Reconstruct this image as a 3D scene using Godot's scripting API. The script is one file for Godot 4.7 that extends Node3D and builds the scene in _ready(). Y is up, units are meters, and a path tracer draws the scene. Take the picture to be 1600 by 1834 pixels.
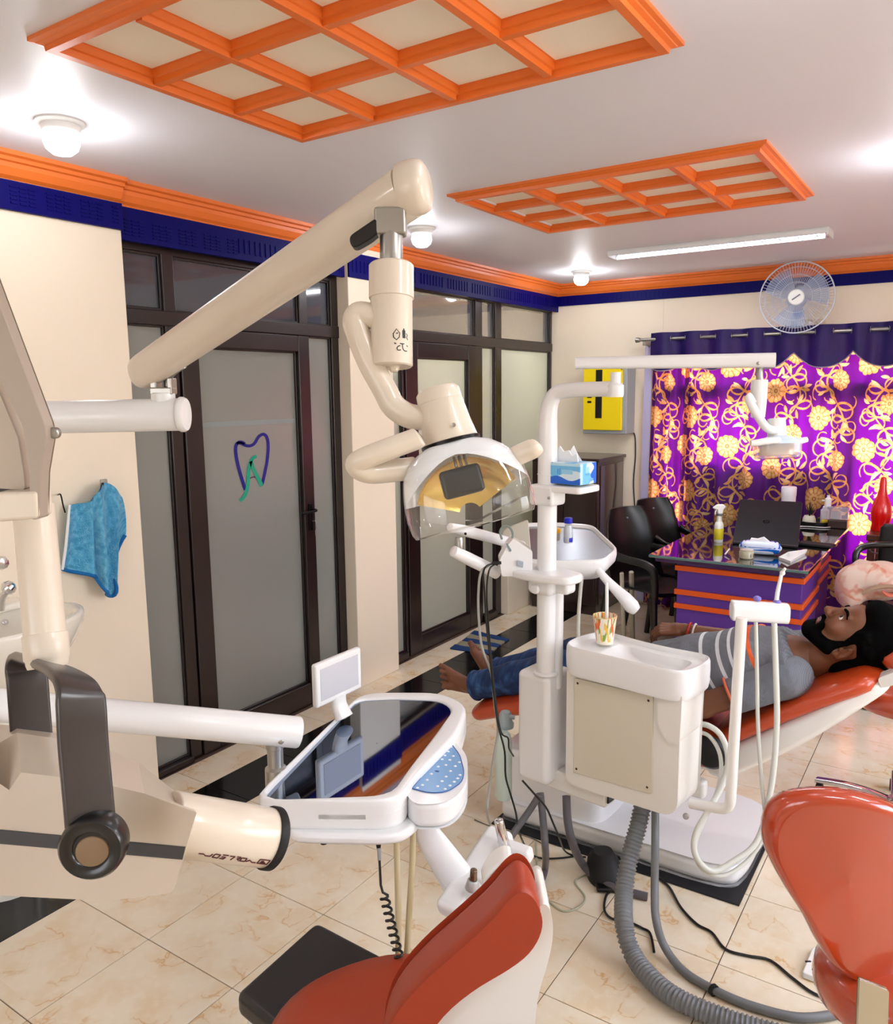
extends Node3D
# A dental surgery: x runs along the back wall, -z into the room, y up; metres.

var M := {}
var home := {}
var rng := RandomNumberGenerator.new()

# ---------------------------------------------------------------- mesh builder
class Geo:
	var v := PackedVector3Array()
	var n := PackedVector3Array()
	var u := PackedVector2Array()
	var t := PackedInt32Array()

	func tri(a: int, b: int, c: int) -> void:
		t.append(a)
		t.append(b)
		t.append(c)

	func vert(p: Vector3, nn: Vector3, uv := Vector2.ZERO) -> int:
		v.append(p)
		n.append(nn)
		u.append(uv)
		return v.size() - 1

	func orient(first_t: int) -> void:
		# turn each triangle so that it agrees with its vertex normals (clockwise front faces)
		for i in range(first_t, t.size(), 3):
			var a := v[t[i]]
			var f := (v[t[i + 2]] - a).cross(v[t[i + 1]] - a)
			if f.dot(n[t[i]] + n[t[i + 1]] + n[t[i + 2]]) < 0.0:
				var s := t[i + 1]
				t[i + 1] = t[i + 2]
				t[i + 2] = s

	func rbox(c: Vector3, s: Vector3, r := 0.004, seg := 1, b := Basis.IDENTITY) -> Geo:
		var h := s * 0.5
		r = minf(r, minf(h.x, minf(h.y, h.z)) * 0.999)
		var core := h - Vector3(r, r, r)
		var tt := []
		for i in seg + 1:
			tt.append([-1.0, tan(-PI / 4 + PI / 4 * i / seg)])
		for i in seg + 1:
			tt.append([1.0, tan(PI / 4 * i / seg)])
		var m := tt.size()
		var t0 := t.size()
		for f in 6:
			var ax := f / 2
			var sg := 1.0 if f % 2 == 0 else -1.0
			var base := v.size()
			for i in m:
				for j in m:
					var q := Vector3.ZERO
					var k := Vector3.ZERO
					q[ax] = sg
					k[ax] = sg
					q[(ax + 1) % 3] = tt[i][1]
					k[(ax + 1) % 3] = tt[i][0]
					q[(ax + 2) % 3] = tt[j][1]
					k[(ax + 2) % 3] = tt[j][0]
					q = q.normalized()
					var p := core * k + q * r
					vert(c + b * p, b * q, Vector2(p[(ax + 1) % 3] / s[(ax + 1) % 3] + 0.5, 0.5 - p[(ax + 2) % 3] / s[(ax + 2) % 3]))
			for i in m - 1:
				for j in m - 1:
					var o := base + i * m + j
					tri(o, o + 1, o + m)
					tri(o + 1, o + m + 1, o + m)
		orient(t0)
		return self

	func box(lo: Vector3, hi: Vector3, r := 0.003, seg := 1) -> Geo:
		return rbox((lo + hi) * 0.5, (hi - lo).abs(), r, seg)

	# profile: points (radius, height along the axis)
	func lathe(prof: Array, at: Vector3, up := Vector3.UP, segs := 24, soft := 40.0, squash := Vector2.ONE) -> Geo:
		up = up.normalized()
		var side := up.cross(Vector3.RIGHT if absf(up.x) < 0.9 else Vector3.BACK).normalized()
		var bk := Basis(side, up, side.cross(up))
		var t0 := t.size()
		var m := prof.size()
		var sn := []
		for i in m - 1:
			var d: Vector2 = prof[i + 1] - prof[i]
			sn.append(Vector2(d.y, -d.x).normalized())
		for i in m - 1:
			var na: Vector2 = sn[i]
			var nb: Vector2 = sn[i]
			if i > 0 and na.angle_to(sn[i - 1]) * na.angle_to(sn[i - 1]) < deg_to_rad(soft) ** 2:
				na = (sn[i] + sn[i - 1]).normalized()
			if i < m - 2 and nb.angle_to(sn[i + 1]) * nb.angle_to(sn[i + 1]) < deg_to_rad(soft) ** 2:
				nb = (sn[i] + sn[i + 1]).normalized()
			var base := v.size()
			for k in segs + 1:
				var a := TAU * k / segs
				for e in 2:
					var p: Vector2 = prof[i + e]
					var q: Vector2 = nb if e else na
					vert(at + bk * Vector3(cos(a) * p.x * squash.x, p.y, sin(a) * p.x * squash.y), bk * Vector3(cos(a) * q.x / squash.x, q.y, sin(a) * q.x / squash.y).normalized(), Vector2(float(k) / segs, float(i + e) / (m - 1)))
			for k in segs:
				var o := base + k * 2
				tri(o, o + 1, o + 2)
				tri(o + 1, o + 3, o + 2)
		# the winding follows the normals; a profile that runs downwards has them inside out
		var vol := 0.0
		for i in range(t0, t.size(), 3):
			vol += (v[t[i]] - at).dot((v[t[i + 1]] - at).cross(v[t[i + 2]] - at)) * 0.0
		orient(t0)
		return self

	func rod(a: Vector3, b: Vector3, r0: float, r1 := -1.0, edge := 0.002, segs := 20) -> Geo:
		if r1 < 0.0:
			r1 = r0
		var l := a.distance_to(b)
		edge = minf(edge, minf(l * 0.45, maxf(minf(r0, r1), 0.001) * 0.9))
		return lathe([Vector2(0, 0), Vector2(r0 - edge, 0), Vector2(r0 - edge * 0.3, edge * 0.3), Vector2(r0, edge), Vector2(r1, l - edge), Vector2(r1 - edge * 0.3, l - edge * 0.3), Vector2(r1 - edge, l), Vector2(0, l)], a, b - a, segs, 50.0)

	func ball(c: Vector3, r: float, segs := 16, sq := Vector3.ONE, b := Basis.IDENTITY) -> Geo:
		var t0 := t.size()
		var rows := segs / 2 + 1
		var base := v.size()
		for i in rows:
			var th := PI * i / (rows - 1)
			for k in segs + 1:
				var a := TAU * k / segs
				var q := Vector3(sin(th) * cos(a), cos(th), sin(th) * sin(a))
				vert(c + b * (q * sq * r), (b * (q / sq)).normalized(), Vector2(float(k) / segs, float(i) / (rows - 1)))
		for i in rows - 1:
			for k in segs:
				var o := base + i * (segs + 1) + k
				tri(o, o + 1, o + segs + 1)
				tri(o + 1, o + segs + 2, o + segs + 1)
		orient(t0)
		return self

	# a swept tube; r is a number or one radius per point; flat squashes along the second axis
	func tube(path: Array, r, segs := 12, smooth := 0, caps := true, flat := 1.0, upv := Vector3.ZERO) -> Geo:
		var pts := []
		var rad := []
		if smooth > 0 and path.size() > 2:
			for i in path.size() - 1:
				var p0: Vector3 = path[maxi(i - 1, 0)]
				var p1: Vector3 = path[i]
				var p2: Vector3 = path[i + 1]
				var p3: Vector3 = path[mini(i + 2, path.size() - 1)]
				for k in smooth:
					var w := float(k) / smooth
					pts.append(p1.cubic_interpolate(p2, p0, p3, w))
					rad.append(r if not r is Array else lerpf(r[i], r[i + 1], w))
			pts.append(path[-1])
			rad.append(r if not r is Array else r[-1])
		else:
			for i in path.size():
				pts.append(path[i])
				rad.append(r if not r is Array else r[i])
		var m := pts.size()
		var t0 := t.size()
		var base := v.size()
		var side := Vector3.ZERO
		for i in m:
			var d: Vector3 = (pts[mini(i + 1, m - 1)] - pts[maxi(i - 1, 0)]).normalized()
			if i == 0:
				side = upv if upv != Vector3.ZERO else d.cross(Vector3.UP if absf(d.y) < 0.9 else Vector3.RIGHT)
			side = (side - d * side.dot(d)).normalized()
			var oth := d.cross(side)
			var lean: float = (rad[mini(i + 1, m - 1)] - rad[maxi(i - 1, 0)]) / maxf(1e-6, (pts[mini(i + 1, m - 1)] as Vector3).distance_to(pts[maxi(i - 1, 0)]))
			for k in segs + 1:
				var a := TAU * k / segs
				var q := side * cos(a) + oth * sin(a) * flat
				var nn := (side * cos(a) + oth * sin(a) / flat - d * lean).normalized()
				vert(pts[i] + q * rad[i], nn, Vector2(float(k) / segs, float(i) / (m - 1)))
		for i in m - 1:
			for k in segs:
				var o := base + i * (segs + 1) + k
				tri(o, o + 1, o + segs + 1)
				tri(o + 1, o + segs + 2, o + segs + 1)
		if caps:
			for e in [0, m - 1]:
				var d: Vector3 = (pts[1] - pts[0] if e == 0 else pts[m - 1] - pts[m - 2]).normalized()
				var nn := -d if e == 0 else d
				var c := vert(pts[e] + nn * rad[e] * 0.12, nn)
				for k in segs:
					var a2 := vert(v[base + e * (segs + 1) + k], (nn + n[base + e * (segs + 1) + k] * 0.6).normalized())
					var b2 := vert(v[base + e * (segs + 1) + k + 1], (nn + n[base + e * (segs + 1) + k + 1] * 0.6).normalized())
					tri(c, a2, b2)
		orient(t0)
		return self

	# rings of points, joined; normals are averaged over the faces
	func loft(rings: Array, caps := true, closed := true, outward := true) -> Geo:
		var m := rings.size()
		var k: int = rings[0].size()
		var w := k + 1 if closed else k
		var base := v.size()
		var t0 := t.size()
		var cen := Vector3.ZERO
		for i in m:
			for j in w:
				vert(rings[i][j % k], Vector3.ZERO, Vector2(float(j) / (w - 1), float(i) / (m - 1)))
				cen += rings[i][j % k]
		cen /= m * w
		for i in m - 1:
			for j in w - 1:
				var o := base + i * w + j
				tri(o, o + 1, o + w)
				tri(o + 1, o + w + 1, o + w)
		var acc := PackedVector3Array()
		acc.resize(m * w)
		for i in range(t0, t.size(), 3):
			var f := (v[t[i + 2]] - v[t[i]]).cross(v[t[i + 1]] - v[t[i]])
			for e in 3:
				acc[t[i + e] - base] += f
		if closed:
			for i in m:
				var s := acc[i * w] + acc[i * w + k]
				acc[i * w] = s
				acc[i * w + k] = s
		var vol := 0.0
		for i in m * w:
			n[base + i] = acc[i].normalized()
			vol += n[base + i].dot(v[base + i] - cen)
		if outward and vol < 0.0:
			for i in m * w:
				n[base + i] = -n[base + i]
		orient(t0)
		if caps and closed:
			for e in [0, m - 1]:
				var c := Vector3.ZERO
				for j in k:
					c += rings[e][j]
				c /= k
				var other := Vector3.ZERO
				for j in k:
					other += rings[1 if e == 0 else m - 2][j]
				other /= k
				var nn := Vector3.ZERO
				for j in k:
					nn += (rings[e][j] - c).cross(rings[e][(j + 1) % k] - c)
				nn = nn.normalized()
				if nn.dot(c - other) < 0.0:
					nn = -nn
				var t1 := t.size()
				var ci := vert(c, nn)
				for j in k:
					var a2 := vert(rings[e][j], nn)
					var b2 := vert(rings[e][(j + 1) % k], nn)
					tri(ci, a2, b2)
				orient(t1)
		return self

	# a polygon in the xy plane of b, raised along b.z by depth, with rounded rims
	func slab(poly: PackedVector2Array, at: Vector3, b: Basis, depth: float, bev := 0.003, seg := 2) -> Geo:
		if Geometry2D.is_polygon_clockwise(poly):
			poly = poly.duplicate()
			poly.reverse()
		var clean := PackedVector2Array()
		for q in poly:
			if clean.is_empty() or q.distance_to(clean[-1]) > 1e-5:
				clean.append(q)
		if clean[0].distance_to(clean[-1]) < 1e-5:
			clean.remove_at(clean.size() - 1)
		poly = clean
		# Geometry2D calls a polygon clockwise with y down: make it anticlockwise with y up
		var area := 0.0
		var k := poly.size()
		for i in k:
			area += poly[i].cross(poly[(i + 1) % k])
		if area < 0.0:
			poly.reverse()
		var en := PackedVector2Array()
		for i in k:
			var d := (poly[(i + 1) % k] - poly[i]).normalized()
			en.append(Vector2(d.y, -d.x))
		var ins := PackedVector2Array()
		for i in k:
			var a := en[(i + k - 1) % k]
			var q := en[i]
			var s := (a + q).normalized()
			ins.append(s / maxf(0.35, s.dot(q)))
		var t0 := t.size()
		var steps := []
		for e in seg + 1:
			var an := PI / 2 * e / seg
			steps.append([bev * (1.0 - sin(an)), bev * (1.0 - cos(an)), -cos(an), sin(an)])
		for e in seg + 1:
			var an := PI / 2 * e / seg
			steps.append([bev * (1.0 - cos(an)), depth - bev * (1.0 - sin(an)), sin(an), cos(an)])
		var m := steps.size()
		for i in k:
			var i2 := (i + 1) % k
			var hard_a := en[(i + k - 1) % k].dot(en[i]) < 0.8
			var hard_b := en[i].dot(en[i2]) < 0.8
			var base := v.size()
			for s in steps:
				for e in 2:
					var j: int = i2 if e else i
					var nn: Vector2 = en[i] if (hard_b if e else hard_a) else (en[(j + k - 1) % k] + en[j]).normalized()
					var q: Vector2 = poly[j] - ins[j] * s[0]
					vert(at + b * Vector3(q.x, q.y, s[1]), (b * Vector3(nn.x * s[3] if s[2] < 0.0 or s[1] < depth * 0.5 else nn.x * s[3], nn.y * s[3], s[2])).normalized(), Vector2(q.x, q.y))
			for r in m - 1:
				var o := base + r * 2
				tri(o, o + 1, o + 2)
				tri(o + 1, o + 3, o + 2)
		var inner := PackedVector2Array()
		for i in k:
			inner.append(poly[i] - ins[i] * bev)
		var tr := Geometry2D.triangulate_polygon(inner)
		if tr.is_empty():
			inner = poly
			tr = Geometry2D.triangulate_polygon(inner)
		if tr.is_empty():
			push_warning("a slab without caps at " + str(at) + str(poly))
		for e in 2:
			var base := v.size()
			for q in inner:
				vert(at + b * Vector3(q.x, q.y, depth if e else 0.0), b.z if e else -b.z, Vector2(q.x, q.y))
			for i in range(0, tr.size(), 3):
				tri(base + tr[i], base + tr[i + 1], base + tr[i + 2])
		orient(t0)
		return self

	# an open sheet given by rows of points
	func sheet(rows: Array, uv_scale := Vector2.ONE) -> Geo:
		var base := v.size()
		loft(rows, false, false, false)
		for i in range(base, v.size()):
			u[i] *= uv_scale
		return self

	# flat strokes laid on a surface: lines of 2D points, put in space by place
	func strokes(lines: Array, width: float, place: Callable, nn: Callable) -> Geo:
		var t0 := t.size()
		for line in lines:
			var m: int = line.size()
			var base := v.size()
			for i in m:
				var d: Vector2 = (line[mini(i + 1, m - 1)] - line[maxi(i - 1, 0)]).normalized()
				var s := Vector2(-d.y, d.x) * width * 0.5
				for q: Vector2 in [line[i] + s, line[i] - s]:
					vert(place.call(q), nn.call(q))
			for i in m - 1:
				var o := base + i * 2
				tri(o, o + 1, o + 2)
				tri(o + 1, o + 3, o + 2)
		orient(t0)
		return self

	func mesh() -> ArrayMesh:
		var a := []
		a.resize(Mesh.ARRAY_MAX)
		a[Mesh.ARRAY_VERTEX] = v
		a[Mesh.ARRAY_NORMAL] = n
		a[Mesh.ARRAY_TEX_UV] = u
		a[Mesh.ARRAY_INDEX] = t
		var m := ArrayMesh.new()
		m.add_surface_from_arrays(Mesh.PRIMITIVE_TRIANGLES, a)
		return m


# a blended body: capsules and ellipsoids on a grid, meshed as surface nets
class Blob:
	var prims := []
	var cell := 0.01
	var k := 0.02

	func _init(c: float, kk: float) -> void:
		cell = c
		k = kk

	func cap(a: Vector3, b: Vector3, ra: float, rb: float, kk := -1.0) -> Blob:
		prims.append([0, a, b, ra, rb, k if kk < 0.0 else kk, 1])
		return self

	func ell(c: Vector3, r: Vector3, b := Basis.IDENTITY, kk := -1.0) -> Blob:
		prims.append([1, c, r, b, 0.0, k if kk < 0.0 else kk, 1])
		return self

	func cut(c: Vector3, r: Vector3, b := Basis.IDENTITY, kk := -1.0) -> Blob:
		prims.append([1, c, r, b, 0.0, k if kk < 0.0 else kk, -1])
		return self

	# cut away what lies on the side of the plane that nn points to
	func half(at: Vector3, nn: Vector3, reach := 10.0) -> Blob:
		prims.append([2, at, nn.normalized(), reach, 0.0, 0.0, -1])
		return self

	func build(g: Geo, xf := Transform3D.IDENTITY) -> Geo:
		var lo := Vector3.ONE * 1e9
		var hi := -lo
		for p in prims:
			if p[6] < 0 or p[0] == 2:
				continue
			var e: Vector3 = Vector3.ONE * (maxf(p[3], p[4]) if p[0] == 0 else maxf(p[2].x, maxf(p[2].y, p[2].z)))
			lo = lo.min(p[1] - e)
			hi = hi.max(p[1] + e)
			if p[0] == 0:
				lo = lo.min(p[2] - e)
				hi = hi.max(p[2] + e)
		lo -= Vector3.ONE * (cell * 3.0)
		hi += Vector3.ONE * (cell * 3.0)
		var nx := int((hi.x - lo.x) / cell) + 2
		var ny := int((hi.y - lo.y) / cell) + 2
		var nz := int((hi.z - lo.z) / cell) + 2
		var f := PackedFloat32Array()
		f.resize(nx * ny * nz)
		f.fill(1.0)
		for p in prims:
			var a: Vector3 = p[1]
			var kk: float = p[5]
			var mg := kk + cell * 2.5
			var x0 := 0
			var y0 := 0
			var z0 := 0
			var x1 := nx
			var y1 := ny
			var z1 := nz
			if p[0] != 2:
				var e: Vector3 = Vector3.ONE * (mg + (maxf(p[3], p[4]) if p[0] == 0 else maxf(p[2].x, maxf(p[2].y, p[2].z))))
				var bb: Vector3 = p[2] if p[0] == 0 else a
				var l := ((a.min(bb) - e - lo) / cell).floor()
				var h := ((a.max(bb) + e - lo) / cell).ceil()
				x0 = maxi(0, int(l.x))
				y0 = maxi(0, int(l.y))
				z0 = maxi(0, int(l.z))
				x1 = mini(nx, int(h.x) + 1)
				y1 = mini(ny, int(h.y) + 1)
				z1 = mini(nz, int(h.z) + 1)
			var kind: int = p[0]
			var sub: bool = p[6] < 0
			var ab := Vector3.ZERO
			var inv := 0.0
			var bi := Basis.IDENTITY
			var rr := Vector3.ONE
			var rmin := 1.0
			if kind == 0:
				ab = p[2] - a
				inv = 1.0 / maxf(ab.length_squared(), 1e-9)
			elif kind == 1:
				bi = (p[3] as Basis).inverse()
				rr = p[2]
				rmin = minf(rr.x, minf(rr.y, rr.z))
			for z in range(z0, z1):
				for y in range(y0, y1):
					var o := (z * ny + y) * nx
					for x in range(x0, x1):
						var q := lo + Vector3(x, y, z) * cell - a
						var d: float
						if kind == 0:
							var w := clampf(q.dot(ab) * inv, 0.0, 1.0)
							d = (q - ab * w).length() - lerpf(p[3], p[4], w)
						elif kind == 1:
							var s := (bi * q) / rr
							var k0 := s.length()
							var k1 := (s / rr).length()
							d = k0 * (k0 - 1.0) / k1 if k1 > 1e-6 else -rmin
						else:
							d = -q.dot(p[2])
						var old := f[o + x]
						if sub:
							d = -d
							if kk > 0.0:
								var h2 := maxf(kk - absf(old - d), 0.0) / kk
								f[o + x] = maxf(old, d) + h2 * h2 * kk * 0.25
							else:
								f[o + x] = maxf(old, d)
						elif kk > 0.0:
							var h3 := maxf(kk - absf(old - d), 0.0) / kk
							f[o + x] = minf(old, d) - h3 * h3 * kk * 0.25
						else:
							f[o + x] = minf(old, d)
		var at := {}
		var t0 := g.t.size()
		var nxy := nx * ny
		var off := [0, 1, nx, nx + 1, nxy, nxy + 1, nxy + nx, nxy + nx + 1]
		for z in nz - 1:
			for y in ny - 1:
				var o := (z * ny + y) * nx
				for x in nx - 1:
					var i := o + x
					var s0 := f[i] < 0.0
					if s0 == (f[i + 1] < 0.0) and s0 == (f[i + nx] < 0.0) and s0 == (f[i + nxy] < 0.0) and s0 == (f[i + nx + 1] < 0.0) and s0 == (f[i + nxy + 1] < 0.0) and s0 == (f[i + nxy + nx] < 0.0) and s0 == (f[i + nxy + nx + 1] < 0.0):
						continue
					var sum := Vector3.ZERO
					var cnt := 0
					for e in [[0, 1], [2, 3], [4, 5], [6, 7], [0, 2], [1, 3], [4, 6], [5, 7], [0, 4], [1, 5], [2, 6], [3, 7]]:
						var fa := f[i + off[e[0]]]
						var fb := f[i + off[e[1]]]
						if (fa < 0.0) != (fb < 0.0):
							var w := fa / (fa - fb)
							var ca := Vector3(e[0] & 1, (e[0] >> 1) & 1, e[0] >> 2)
							var cb := Vector3(e[1] & 1, (e[1] >> 1) & 1, e[1] >> 2)
							sum += ca.lerp(cb, w)
							cnt += 1
					var c := sum / cnt
					var gr := Vector3(
						(f[i + 1] - f[i]) * (1 - c.y) + (f[i + nx + 1] - f[i + nx]) * c.y + (f[i + nxy + 1] - f[i + nxy]) * (1 - c.y) + (f[i + nxy + nx + 1] - f[i + nxy + nx]) * c.y,
						(f[i + nx] - f[i]) * (1 - c.x) + (f[i + nx + 1] - f[i + 1]) * c.x + (f[i + nxy + nx] - f[i + nxy]) * (1 - c.x) + (f[i + nxy + nx + 1] - f[i + nxy + 1]) * c.x,
						(f[i + nxy] - f[i]) * (1 - c.x) + (f[i + nxy + 1] - f[i + 1]) * c.x + (f[i + nxy + nx] - f[i + nx]) * (1 - c.x) + (f[i + nxy + nx + 1] - f[i + nx + 1]) * c.x)
					var pos := lo + (Vector3(x, y, z) + c) * cell
					at[i] = g.vert(xf * pos, (xf.basis * gr).normalized(), Vector2(pos.x, pos.z))
		for i in at:
			var x: int = i % nx
			var y: int = (i / nx) % ny
			var z: int = i / nxy
			if y > 0 and z > 0 and (f[i] < 0.0) != (f[i + 1] < 0.0):
				quad(g, at, i, i - nx, i - nx - nxy, i - nxy)
			if x > 0 and z > 0 and (f[i] < 0.0) != (f[i + nx] < 0.0):
				quad(g, at, i, i - 1, i - 1 - nxy, i - nxy)
			if x > 0 and y > 0 and (f[i] < 0.0) != (f[i + nxy] < 0.0):
				quad(g, at, i, i - 1, i - 1 - nx, i - nx)
		g.orient(t0)
		return g

	func quad(g: Geo, at: Dictionary, a: int, b: int, c: int, d: int) -> void:
		if at.has(a) and at.has(b) and at.has(c) and at.has(d):
			g.tri(at[a], at[b], at[c])
			g.tri(at[a], at[c], at[d])


# ---------------------------------------------------------------- nodes
# a thing: a Node3D at its base; parts given in world coordinates unless local
func thing(called: String, label: String, category: String, at: Vector3, group := "", turn := 0.0, local := false) -> Node3D:
	var o := Node3D.new()
	o.name = called
	add_child(o, true)
	o.position = at
	o.rotation.y = turn
	home[o] = Vector3.ZERO if local or turn != 0.0 else at
	o.set_meta("label", label)
	o.set_meta("category", category)
	if group:
		o.set_meta("group", group)
	return o


func obj(called: String, g, m: Material, parent: Node3D, label := "") -> MeshInstance3D:
	var o := MeshInstance3D.new()
	o.name = called
	o.mesh = g.mesh() if g is Geo else g
	o.material_override = m
	parent.add_child(o, true)
	if home.has(parent):
		o.position = -home[parent]
	if label:
		o.set_meta("label", label)
	return o


# a thing that is one mesh
func one(called: String, g: Geo, m: Material, label: String, category: String, group := "") -> MeshInstance3D:
	# its origin goes to the middle of its underside
	var lo := Vector3.ONE * 1e9
	var hi := -lo
	for p in g.v:
		lo = lo.min(p)
		hi = hi.max(p)
	var c := Vector3((lo.x + hi.x) * 0.5, lo.y, (lo.z + hi.z) * 0.5)
	for i in g.v.size():
		g.v[i] -= c
	var o := obj(called, g, m, self)
	o.position = c
	o.set_meta("label", label)
	o.set_meta("category", category)
	if group:
		o.set_meta("group", group)
	return o


func struct(called: String, g, m: Material, label := "", category := "") -> MeshInstance3D:
	var o := obj(called, g, m, self)
	o.set_meta("kind", "structure")
	if label:
		o.set_meta("label", label)
		o.set_meta("category", category)
	return o


func dup(o: Node3D, at: Vector3, turn: float, label := "") -> Node3D:
	var c: Node3D = o.duplicate()
	c.name = o.name.rstrip("0123456789_")
	add_child(c, true)
	c.position = at
	c.rotation.y = turn
	if label:
		c.set_meta("label", label)
	return c


func rename_all(n: Node) -> void:
	# a repeat takes a three-digit number
	var used := {}
	for c in n.get_children():
		if c is Node3D:
			var stem := String(c.name).rstrip("0123456789")
			if stem.ends_with("_"):
				stem = stem.rstrip("_")
			if not used.has(stem):
				used[stem] = []
			used[stem].append(c)
	for stem in used:
		var l: Array = used[stem]
		if stem.begins_with("window") or stem.begins_with("door") and n == self:
			continue
		for i in l.size():
			l[i].name = "zz_%s_%d" % [stem, i]
		for i in l.size():
			l[i].name = stem if i == 0 else "%s_%03d" % [stem, i]
	for c in n.get_children():
		rename_all(c)


func mat(c: Color, rough := 0.5, metal := 0.0, spec := 0.5) -> StandardMaterial3D:
	var m := StandardMaterial3D.new()
	m.albedo_color = c
	m.roughness = rough
	m.metallic = metal
	m.metallic_specular = spec
	return m


func coat(m: StandardMaterial3D, amount := 0.5, rough := 0.08) -> StandardMaterial3D:
	m.clearcoat_enabled = true
	m.clearcoat = amount
	m.clearcoat_roughness = rough
	return m


func glass(c: Color, alpha: float, rough := 0.02) -> StandardMaterial3D:
	var m := mat(Color(c.r, c.g, c.b, alpha), rough)
	m.transparency = BaseMaterial3D.TRANSPARENCY_ALPHA
	return m


func noise_at(freq: float, octaves := 4, sd := 1) -> FastNoiseLite:
	var n := FastNoiseLite.new()
	n.noise_type = FastNoiseLite.TYPE_SIMPLEX_SMOOTH
	n.seed = sd
	n.frequency = freq
	n.fractal_octaves = octaves
	return n


func noise_tex(freq: float, ramp: Array, size := 512, octaves := 4, normal := false, bump := 4.0, sd := 1) -> NoiseTexture2D:
	var t := NoiseTexture2D.new()
	t.width = size
	t.height = size
	t.seamless = true
	t.noise = noise_at(freq, octaves, sd)
	if normal:
		t.as_normal_map = true
		t.bump_strength = bump
	elif ramp.size():
		var g := Gradient.new()
		var off := PackedFloat32Array()
		var col := PackedColorArray()
		for r in ramp:
			off.append(r[0])
			col.append(r[1])
		g.offsets = off
		g.colors = col
		t.color_ramp = g
	return t


func tri_map(m: StandardMaterial3D, scale: float) -> StandardMaterial3D:
	m.uv1_triplanar = true
	m.uv1_world_triplanar = true
	m.uv1_scale = Vector3.ONE * scale
	return m


func oval(c: Vector3, bx: Vector3, by: Vector3, rx: float, ry: float, k := 24, pw := 2.0) -> Array:
	var o := []
	for i in k:
		var a := TAU * i / k
		var ca := cos(a)
		var sa := sin(a)
		o.append(c + bx * (signf(ca) * pow(absf(ca), 2.0 / pw) * rx) + by * (signf(sa) * pow(absf(sa), 2.0 / pw) * ry))
	return o


# a polygon with rounded corners
func round_poly(p: Array, r, seg := 5) -> PackedVector2Array:
	var o := PackedVector2Array()
	var k := p.size()
	for i in k:
		var b: Vector2 = p[i]
		var rr: float = r[i] if r is Array else r
		var ea: Vector2 = p[(i + k - 1) % k] - b
		var ec: Vector2 = p[(i + 1) % k] - b
		var a: Vector2 = b + ea.limit_length(minf(rr, ea.length() * 0.48))
		var c: Vector2 = b + ec.limit_length(minf(rr, ec.length() * 0.48))
		for j in seg + 1:
			var w := float(j) / seg
			o.append(a.lerp(b, w).lerp(b.lerp(c, w), w))
	return o


func bez(a: Vector2, b: Vector2, c: Vector2, d: Vector2, k := 10) -> Array:
	var o := []
	for i in k + 1:
		o.append(a.bezier_interpolate(b, c, d, float(i) / k))
	return o


# the outline of a polygon met by n rays from c
func polar(poly: PackedVector2Array, c: Vector2, n: int) -> Array:
	var o := []
	for i in n:
		var d := Vector2.from_angle(TAU * i / n)
		var far := 0.0
		for k in poly.size():
			var h = Geometry2D.segment_intersects_segment(c, c + d * 5.0, poly[k], poly[(k + 1) % poly.size()])
			if h != null:
				far = maxf(far, c.distance_to(h))
		o.append(c + d * far)
	return o


# flat lists of numbers as points
func p3(a: Array) -> Array:
	var o := []
	for i in range(0, a.size(), 3):
		o.append(Vector3(a[i], a[i + 1], a[i + 2]))
	return o


func p2(a: Array) -> Array:
	var o := []
	for i in range(0, a.size(), 2):
		o.append(Vector2(a[i], a[i + 1]))
	return o

func _ready() -> void:
	rng.seed = 7
	# --- camera
	var cam := Camera3D.new()
	cam.name = "camera"
	add_child(cam)
	cam.position = Vector3(0, 1.75, 0)
	cam.rotation_degrees = Vector3(-8.652, 33.555, -0.623)
	cam.fov = 65.40
	cam.near = 0.05
	cam.far = 60.0
	cam.current = true
	# --- sky, exposure
	var we := WorldEnvironment.new()
	we.name = "surroundings"
	var env := Environment.new()
	env.background_mode = Environment.BG_SKY
	var sky := Sky.new()
	var sm := ProceduralSkyMaterial.new()
	sm.sky_top_color = Color(0.74, 0.8, 0.92)
	sm.sky_horizon_color = Color(0.98, 0.97, 0.95)
	sm.ground_bottom_color = Color(0.72, 0.70, 0.68)
	sm.ground_horizon_color = Color(0.85, 0.85, 0.85)
	sm.energy_multiplier = 13.0
	sky.sky_material = sm
	env.sky = sky
	env.tonemap_mode = Environment.TONE_MAPPER_LINEAR
	env.tonemap_exposure = 1.9
	env.sdfgi_enabled = true
	env.ssao_enabled = true
	env.ssil_enabled = true
	we.environment = env
	add_child(we)
	make_materials()
	lamps()
	build_room()
	build_doors()
	build_ceiling()
	build_back_wall()
	build_things()
	rename_all(self)


const LAMP_COLOR := Color(0.97, 0.98, 1.0)
const LAMP_ENERGY := 0.075
const TUBE_ENERGY := 1.0


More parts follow.
